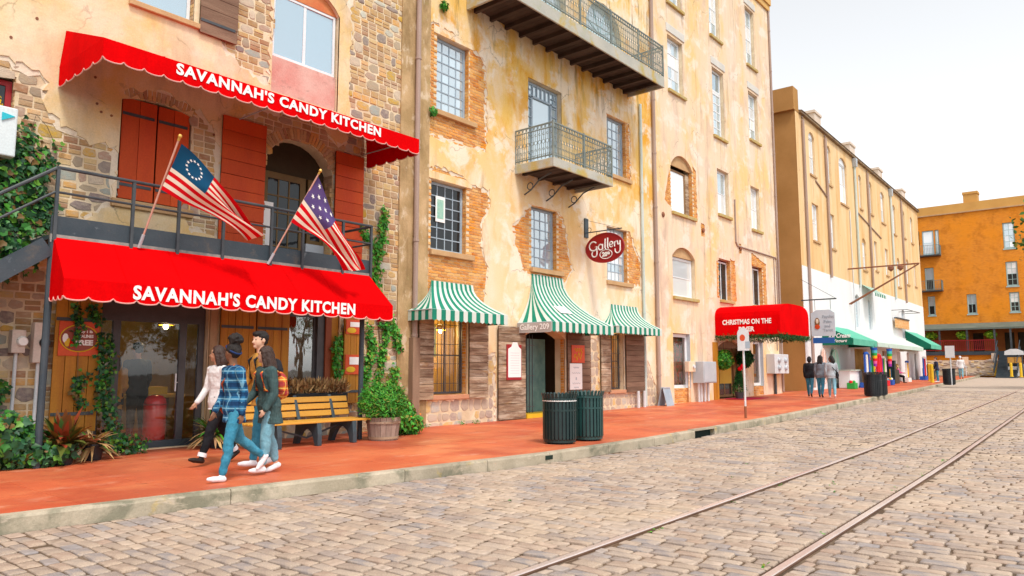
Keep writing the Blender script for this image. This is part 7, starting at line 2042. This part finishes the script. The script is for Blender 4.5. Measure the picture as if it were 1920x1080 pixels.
def person(label, loc, heading, h, legs, arms, skin, hairm, hair, topm, botm, shoem, group, lean=4, hem=.46, loose=1.1, legloose=1.08, cuff=None, sleeve=1.0, bag=None, extra=None, head_yaw=0, vox=.009, sit=False, band=None, ankle=False, female=True, seat_z=None):
    """legs: (thigh, knee) per side L,R; arms: (swing, out, elbow) per side L,R, degrees"""
    t = thing('person', label, 'person', loc, heading, group, local=True)
    D = lambda a: Vector((math.sin(R(a)), 0, -math.cos(R(a))))
    TH, SH, UA, FA = .245 * h, .235 * h, .172 * h, .145 * h
    hw = .050 * h
    J = {}
    low = 1e9
    for s, (th, kn), nm in ((1, legs[0], 'L'), (-1, legs[1], 'R')):
        hip = Vector((0, s * hw, 0)); knee = hip + D(th) * TH; ank = knee + D(th - kn) * SH
        J[nm] = [hip, knee, ank, th - kn]
        toe = ank + Vector((math.cos(R(th - kn)) * .09 * h, 0, math.sin(R(th - kn)) * .09 * h - .03 * h))
        low = min(low, ank.z - .042 * h, toe.z - .012 * h)
    pz = -low if seat_z is None else seat_z
    for k in J: J[k][:3] = [v + Vector((0, 0, pz)) for v in J[k][:3]]
    hipc = Vector((0, 0, pz))
    ld = Vector((math.sin(R(lean)), 0, math.cos(R(lean))))
    def T(f): return hipc + ld * (f * h)                    # up the spine, f from the hip line
    sw = (.098 if female else .112) * h
    neck, head = T(.318), T(.318) + Vector((math.sin(R(lean)) * .5, 0, 1)) * .015 * h
    headc = neck + Vector((.012 * h, 0, .092 * h))
    body, trou, topb, shoe, hairb = MB(), MB(), MB(), MB(), MB()
    # trunk
    def trunk(mb, k, z0, z1, flare=1.0):
        prof = [(-.05, .058, .088), (0, .064, .094), (.05, .060, .086), (.11, .052, .074), (.18, .060, .082), (.25, .060, .094), (.29, .046, .090), (.315, .030, .05)]
        rings = []
        for f, rx, ry in prof:
            if f < z0 or f > z1: continue
            c = T(f); kk = k * (flare if f <= .02 else 1)
            rings.append((c.x, c.y, c.z, rx * h * kk, ry * h * kk * (1.0 if female else 1.08)))
        if z0 < -.05:
            c = T(z0); rings.insert(0, (c.x, c.y, c.z, .066 * h * k * flare, .098 * h * k * flare))
        loft(mb, rings)
    trunk(body, .90, -.05, .32)
    trunk(trou, 1.0 * legloose * .98, -.05, .05)
    trunk(topb, loose, hem - .52, .315, 1.04)
    capsule(body, T(.29), headc, .030 * h, .030 * h)
    # head: skull, face, jaw, nose, ears
    yaw = Matrix.Rotation(R(head_yaw), 3, 'Z')
    hp = lambda x, y, z: tuple(headc + yaw @ Vector((x * h, y * h, z * h)))
    body.ell(hp(-.004, 0, .012), .054 * h, .044 * h, .056 * h, 14, 10)
    body.ell(hp(.014, 0, -.016), .040 * h, .037 * h, .046 * h, 12, 9)
    capsule(body, hp(.046, 0, .004), hp(.058, 0, -.016), .006 * h, .009 * h, 6)
    capsule(body, hp(.034, 0, -.050), hp(.040, 0, -.048), .016 * h, .013 * h, 8)
    for s in (1, -1): body.ell(hp(-.004, s * .046, -.004), .011 * h, .006 * h, .017 * h, 8, 6)
    # legs, shoes
    for nm in ('L', 'R'):
        hip, knee, ank, sa = J[nm]
        capsule(body, hip, knee, .044 * h, .030 * h); capsule(body, knee, ank, .030 * h, .019 * h)
        calf = knee.lerp(ank, .3) + Vector((-.008 * h, 0, 0))
        end = knee.lerp(ank, .90 if not ankle else .82)
        capsule(trou, hip, knee, .054 * h * legloose, .037 * h * legloose, 12); capsule(trou, knee, calf, .037 * h * legloose, .036 * h * legloose, 12); capsule(trou, calf, end, .036 * h * legloose, .026 * h * legloose, 12)
        fwd = Vector((math.cos(R(sa * .9)), 0, math.sin(R(sa * .9))))
        dn = Vector((fwd.z, 0, -fwd.x))
        heel = ank - fwd * .018 * h + dn * .020 * h; ball = ank + fwd * .062 * h + dn * .026 * h; toe = ank + fwd * .095 * h + dn * .028 * h
        capsule(shoe, heel, ball, .021 * h, .022 * h); capsule(shoe, ball, toe, .021 * h, .014 * h); capsule(shoe, ank + dn * .004 * h, heel, .022 * h, .021 * h)
        if cuff:
            mb = MB(); d_ = (ank - knee).normalized(); c = knee.lerp(ank, .90)
            mb.tube([c - d_ * .022 * h, c + d_ * .012 * h], .034 * h * legloose, 12); part('cuff', mb, cuff, t)
    # arms and hands
    for s, (sw_, out, el), nm in ((1, arms[0], 'L'), (-1, arms[1], 'R')):
        sh_ = T(.275) + Vector((0, s * sw, 0))
        ud = Vector((math.sin(R(sw_)), s * math.sin(R(out)), -math.cos(R(sw_)))).normalized()
        fd = Vector((math.sin(R(sw_ + el)), s * math.sin(R(out)) * .6 - s * math.sin(R(el)) * .25, -math.cos(R(sw_ + el)))).normalized()
        elb = sh_ + ud * UA; wr = elb + fd * FA
        capsule(body, sh_, elb, .026 * h, .021 * h); capsule(body, elb, wr, .021 * h, .0145 * h)
        capsule(topb, T(.265) + Vector((0, s * sw * .75, 0)), sh_, .034 * h * loose, .034 * h * loose)
        capsule(topb, sh_, elb, .033 * h * loose, .027 * h * loose); 
        if sleeve > .5: capsule(topb, elb, elb.lerp(wr, (sleeve - .5) * 2 * .92), .027 * h * loose, .022 * h * loose)
        # hand: palm, four fingers, thumb leaving the side of the palm
        across = fd.cross(Vector((0, s, 0))).normalized() if abs(fd.y) < .9 else Vector((1, 0, 0))
        pal = wr + fd * .028 * h
        for k in (-1, 1): capsule(body, wr + fd * .006 * h + across * .007 * h * k, pal + across * .010 * h * k + fd * .010 * h, .0095 * h, .0095 * h, 8)
        side = across.cross(fd).normalized() * s
        for k, L in zip((-1.5, -.5, .5, 1.5), (.030, .036, .034, .026)):
            b0 = pal + across * .0078 * h * k + fd * .016 * h
            m1 = b0 + (fd * .85 - side * .35).normalized() * L * h * .5
            m2 = m1 + (fd * .5 - side * .75).normalized() * L * h * .45
            capsule(body, b0, m1, .0052 * h, .0048 * h, 6); capsule(body, m1, m2, .0048 * h, .0040 * h, 6)
        th0 = wr + fd * .014 * h + across * .014 * h
        capsule(body, th0, th0 + (fd * .7 + across * .7).normalized() * .026 * h, .006 * h, .0048 * h, 6)
        J['w' + nm] = wr; J['s' + nm] = sh_
    fused('body', body, skin, t, min(vox, .0085))
    for s in (1, -1):
        mb = MB(); mb.ell(hp(.047, s * .019, .006), .004 * h, .006 * h, .004 * h, 8, 6); part('eye', mb, BLACKC, t)
    mb = MB(); mb.ell(hp(.049, 0, -.034), .003 * h, .011 * h, .003 * h, 8, 6); part('mouth', mb, DKRED, t)
    fused('trousers', trou, botm, t, vox); fused('top', topb, topm, t, vox)
    for nm in ('L', 'R'): pass
    fused('shoes', shoe, shoem, t, vox)
    # hair
    hb = MB()
    hb.ell(hp(-.012, 0, .022), .058 * h, .050 * h, .054 * h, 14, 10)
    if hair == 'short':
        hb.ell(hp(.012, 0, .046), .046 * h, .044 * h, .026 * h, 12, 8); hb.ell(hp(-.03, 0, -.005), .034 * h, .042 * h, .04 * h, 12, 8)
    elif hair == 'puff':
        hb.ell(hp(-.026, 0, .092), .048 * h, .047 * h, .043 * h, 14, 10, jit=.25); hb.ell(hp(-.03, 0, .0), .036 * h, .042 * h, .045 * h, 12, 8)
        for i in range(26):
            a, e = random.uniform(0, 6.28), random.uniform(-.3, 1.5); hb.ell(hp(-.026 + .044 * math.cos(a) * math.cos(e), .043 * math.sin(a) * math.cos(e), .092 + .038 * math.sin(e)), .016 * h, .016 * h, .016 * h, 7, 5)
    elif hair in ('long', 'mid'):
        L = .20 if hair == 'long' else .12
        for y in (-.030, -.010, .010, .030):
            capsule(hb, hp(-.036, y, .02), hp(-.062 - abs(y) * .2, y * 1.25, -L * .55), .026 * h, .024 * h); capsule(hb, hp(-.062, y * 1.25, -L * .55), hp(-.066, y * 1.1, -L - random.uniform(0, .02)), .024 * h, .012 * h)
        for s in (1, -1): capsule(hb, hp(-.006, s * .046, .02), hp(-.03, s * .052, -.09), .018 * h, .016 * h)
    elif hair == 'hood':
        hb.ell(hp(-.018, 0, -.01), .062 * h, .056 * h, .074 * h, 14, 10)
    elif hair == 'cap':
        hb.ell(hp(.05, 0, .03), .04 * h, .04 * h, .008 * h, 12, 6)
    fused('hair', hb, hairm, t, vox, 2)
    if band:
        mb = MB(); mb.tube([hp(-.012 + .0555 * math.cos(a), .0485 * math.sin(a), .018 + .032 * math.cos(a)) for a in np.linspace(0, 6.283, 26)], .0068 * h, 6); part('headband', mb, band, t, smooth=True)
    if bag:
        bm, kind = bag
        c = T(.16) + Vector((-.105 * h, 0, 0)) if kind == 'back' else T(.02) + Vector((-.03 * h, -.125 * h, 0))
        g = MB(); r_ = (.052, .085, .115) if kind == 'back' else (.075, .035, .08)
        g.ell(tuple(c), r_[0] * h, r_[1] * h, r_[2] * h, 14, 10); g.ell((c.x - .03 * h, c.y, c.z - .05 * h), r_[0] * .7 * h, r_[1] * .8 * h, r_[2] * .5 * h, 12, 8)
        fused('bag', g, bm, t, vox)
        for s in (1, -1):
            mb = MB()
            if kind == 'back': mb.tube([c + Vector((.02 * h, s * .05 * h, .09 * h)), T(.315) + Vector((-.01 * h, s * .058 * h, .012 * h)), T(.26) + Vector((.072 * h, s * .062 * h, 0)), T(.13) + Vector((.060 * h, s * .078 * h, 0)), c + Vector((.03 * h, s * .07 * h, -.08 * h))], .010 * h, 6)
            elif s == 1: mb.tube([c + Vector((.03 * h, 0, .06 * h)), T(.18) + Vector((.075 * h, -.03 * h, 0)), T(.31) + Vector((.02 * h, .05 * h, .012 * h)), T(.2) + Vector((-.075 * h, -.02 * h, 0)), c + Vector((-.03 * h, 0, .06 * h))], .007 * h, 6)
            else: continue
            part('strap', mb, bm, t, smooth=True)
    return t
G1, G2, G3 = 'walkers in front of the candy shop', 'women walking away along the pavement', 'people far down the street'
person('walker in blue plaid shirt and jeans with black hair puff and headband', (4.78, 8.40, 0), R(178), 1.66, ((13, 3), (-20, 34)), ((-10, 5, 14), (4, 5, 22)), SKIN2, HAIRB, 'puff', PLAID, JEANS, SHOEW, G1, lean=3, hem=.42, loose=1.12, legloose=1.02, band=mat('blue_headband', (.008, .03, .12), None, rough=.8), bag=(mat('rust_strap', (.45, .10, .03), None, rough=.7), 'side'), head_yaw=-72)
person('walker in long grey green knit, pale jeans and white shoes with woven orange backpack', (5.36, 8.56, 0), R(172), 1.60, ((10, 5), (-7, 10)), ((-6, 9, 35), (10, 9, 40)), SKIN1, HAIRD, 'long', CARD, JEANSL, SHOEW, G1, lean=7, hem=.38, loose=1.32, legloose=1.16, bag=(WOVEN, 'back'), ankle=True, head_yaw=-48)
person('man in ochre jacket with dark sleeve, between the other walkers', (5.62, 9.15, 0), R(168), 1.82, ((10, 3), (-7, 9)), ((-12, 8, 20), (14, 8, 25)), SKIN1, HAIRB, 'short', JACKO, JEANS, SHOEW, G1, lean=4, hem=.44, loose=1.18, female=False, bag=(BLACKJ, 'back'), head_yaw=15)
person('walker in white shirt and black trousers with pale cuffs and boots, behind the plaid shirt', (5.42, 9.95, 0), R(182), 1.66, ((22, 5), (-20, 12)), ((-16, 6, 20), (10, 6, 30)), SKIN3, HAIRD, 'mid', SHIRTW, BLACKT, BOOT, G1, lean=3, hem=.46, loose=1.14, cuff=SHOEW, head_yaw=-50)
person('woman in black hooded jacket, leftmost of three walking away', (31.55, 10.25, zg(31.5)), R(8), 1.66, ((10, 3), (-12, 14)), ((-8, 8, 25), (8, 8, 25)), SKIN2, BLACKJ, 'hood', BLACKJ, JEANS, BOOT, G2, loose=1.25, vox=.016)
person('woman in dark grey jacket with long hair, middle of three walking away', (31.25, 9.72, zg(31.2)), R(5), 1.70, ((8, 3), (-10, 12)), ((-6, 8, 25), (6, 8, 25)), SKIN2, HAIRB, 'long', GREYJ, JEANS, BOOT, G2, loose=1.22, vox=.016)
person('woman in pale grey jacket looking sideways, rightmost of three walking away', (30.95, 9.2, zg(31)), R(20), 1.68, ((12, 3), (-10, 16)), ((-6, 10, 30), (12, 14, 50)), SKIN2, HAIRB, 'mid', PALEJ, JEANSL, SHOEW, G2, loose=1.18, vox=.016, bag=(BLACKJ, 'side'), head_yaw=70)
person('person in dark jacket and jeans at the far end by a yellow bollard', (57.4, 10.15, zg(57.4)), R(120), 1.68, ((4, 2), (-5, 4)), ((0, 8, 40), (0, 8, 40)), SKIN1, HAIRD, 'short', NAVY, JEANS, SHOEW, G3, loose=1.2, vox=.02)
person('man in white shirt and pale jeans walking toward the warehouse', (68.0, 10.35, zg(68)), R(10), 1.80, ((8, 3), (-8, 10)), ((-8, 10, 15), (8, 10, 15)), SKIN1, SHOEW, 'short', SHIRTW, JEANSL, BOOT, G3, loose=1.2, female=False, vox=.02)
person('seated person with straw hat by the whitewashed shop wall', (55.4, 12.2, zg(55.4)), R(-90), 1.66, ((80, 85), (85, 80)), ((25, 10, 60), (25, 10, 60)), SKIN3, DRY, 'hood', PALM[4], BLACKT, BOOT, G3, loose=1.15, vox=.02, seat_z=.48)
t = thing('seat', 'low dark seat under the person with the straw hat', 'seat', (55.4, 12.3, zg(55.4)))
z0 = zg(55.4)
mb = MB(); mb.box(55.0, 55.8, 12.1, 12.55, z0 + .34, z0 + .40); part('seat_board', mb, GREENC, t)
for x in (55.05, 55.75):
    mb = MB(); mb.box(x - .03, x + .03, 12.15, 12.5, z0, z0 + .34); part('leg', mb, GREENC, t)
person('shopper with pale blouse standing inside the candy shop', (5.45, 13.55, 0), R(80), 1.62, ((3, 1), (-3, 2)), ((0, 8, 50), (0, 8, 50)), SKIN3, HAIRD, 'mid', JACKO, BLACKT, BOOT, 'shoppers inside the candy shop', vox=.016)
person('tall shopper in dark coat standing inside the candy shop', (5.98, 13.85, 0), R(100), 1.80, ((3, 1), (-3, 2)), ((0, 8, 30), (0, 8, 30)), SKIN1, HAIRB, 'short', BLACKJ, BLACKT, BOOT, 'shoppers inside the candy shop', female=False, vox=.016)

# ------------------------------------------------------------------ trees
def tree(label, x, y, z0, h, crown, nleaf, lm, bare=False, seed=1, limbs=9, trunk_r=.22):
    r = random.Random(seed)
    t = thing('tree', label, 'tree', (x, y, z0))
    mb = MB(); mb.tube([(x, y, z0 - .1), (x + r.uniform(-.1, .1), y, z0 + h * .2), (x + r.uniform(-.2, .2), y + r.uniform(-.2, .2), z0 + h * .42)], [trunk_r * 1.25, trunk_r, trunk_r * .75], 10)
    part('trunk', mb, BARK, t, smooth=True)
    br_, tips = MB(), []
    def grow(p, d, L, rad, lev):
        pts = [p]; q = Vector(p); dd = Vector(d)
        for i in range(3):
            dd = (dd + Vector((r.uniform(-.25, .25), r.uniform(-.25, .25), r.uniform(-.05, .22)))).normalized(); q = q + dd * L / 3; pts.append(tuple(q))
        br_.tube(pts, [rad, rad * .8, rad * .6, rad * .4], 6 if lev < 2 else 4)
        tips.append(q)
        if lev < (4 if bare else 3):
            for k in range(3 if lev else 3):
                grow(tuple(pts[r.choice((2, 3))]), (dd + Vector((r.uniform(-.9, .9), r.uniform(-.9, .9), r.uniform(-.2, .7)))).normalized(), L * r.uniform(.55, .75), rad * .5, lev + 1)
    for k in range(limbs):
        a = 2 * math.pi * k / limbs + r.uniform(-.3, .3)
        grow((x, y, z0 + h * r.uniform(.28, .42)), Vector((math.cos(a), math.sin(a), r.uniform(.5, 1.3))).normalized(), h * .26, trunk_r * .45, 0 if bare else 1)
    part('limbs', br_, BARK, t)
    if nleaf:
        tp = np.array([tuple(v) for v in tips]); idx = rng.integers(0, len(tp), nleaf)
        leaves('crown', tp[idx] + rng.normal(0, 1, (nleaf, 3)) * np.array(crown), None, (.16, .34), lm, t, 'oval')
    return t
TREEL = mat('street_tree_leaf', None, None, palette=[(.03, .10, .012), (.05, .14, .015), (.09, .18, .02), (.16, .16, .02), (.04, .12, .02)], rough=.6, fine=0, jit=.3)
tree('leafy street tree on the river side whose twigs hang in at the right edge', 51.0, .1, .3, 11.0, (.42, .42, .35), 6500, TREEL, seed=11, limbs=8)
tree('bare tree across the street, mirrored in the display window', 24.6, -11.0, -.25, 8.5, (0, 0, 0), 0, TREEL, True, 5, 6, .2)
tree('leafy tree across the street, mirrored in the shop door glass', 20.5, -26.0, -.25, 8.0, (.7, .7, .5), 2600, TREEL, seed=7)
tree('rounded tree across the street, mirrored beside the shop door', 26.5, -28.0, -.25, 6.5, (.7, .7, .5), 2600, TREEL, seed=8)
tree('broad tree farther along the river side, mirrored in upper windows', 42.0, -30.0, -.25, 9.0, (.8, .8, .6), 2600, TREEL, seed=9)
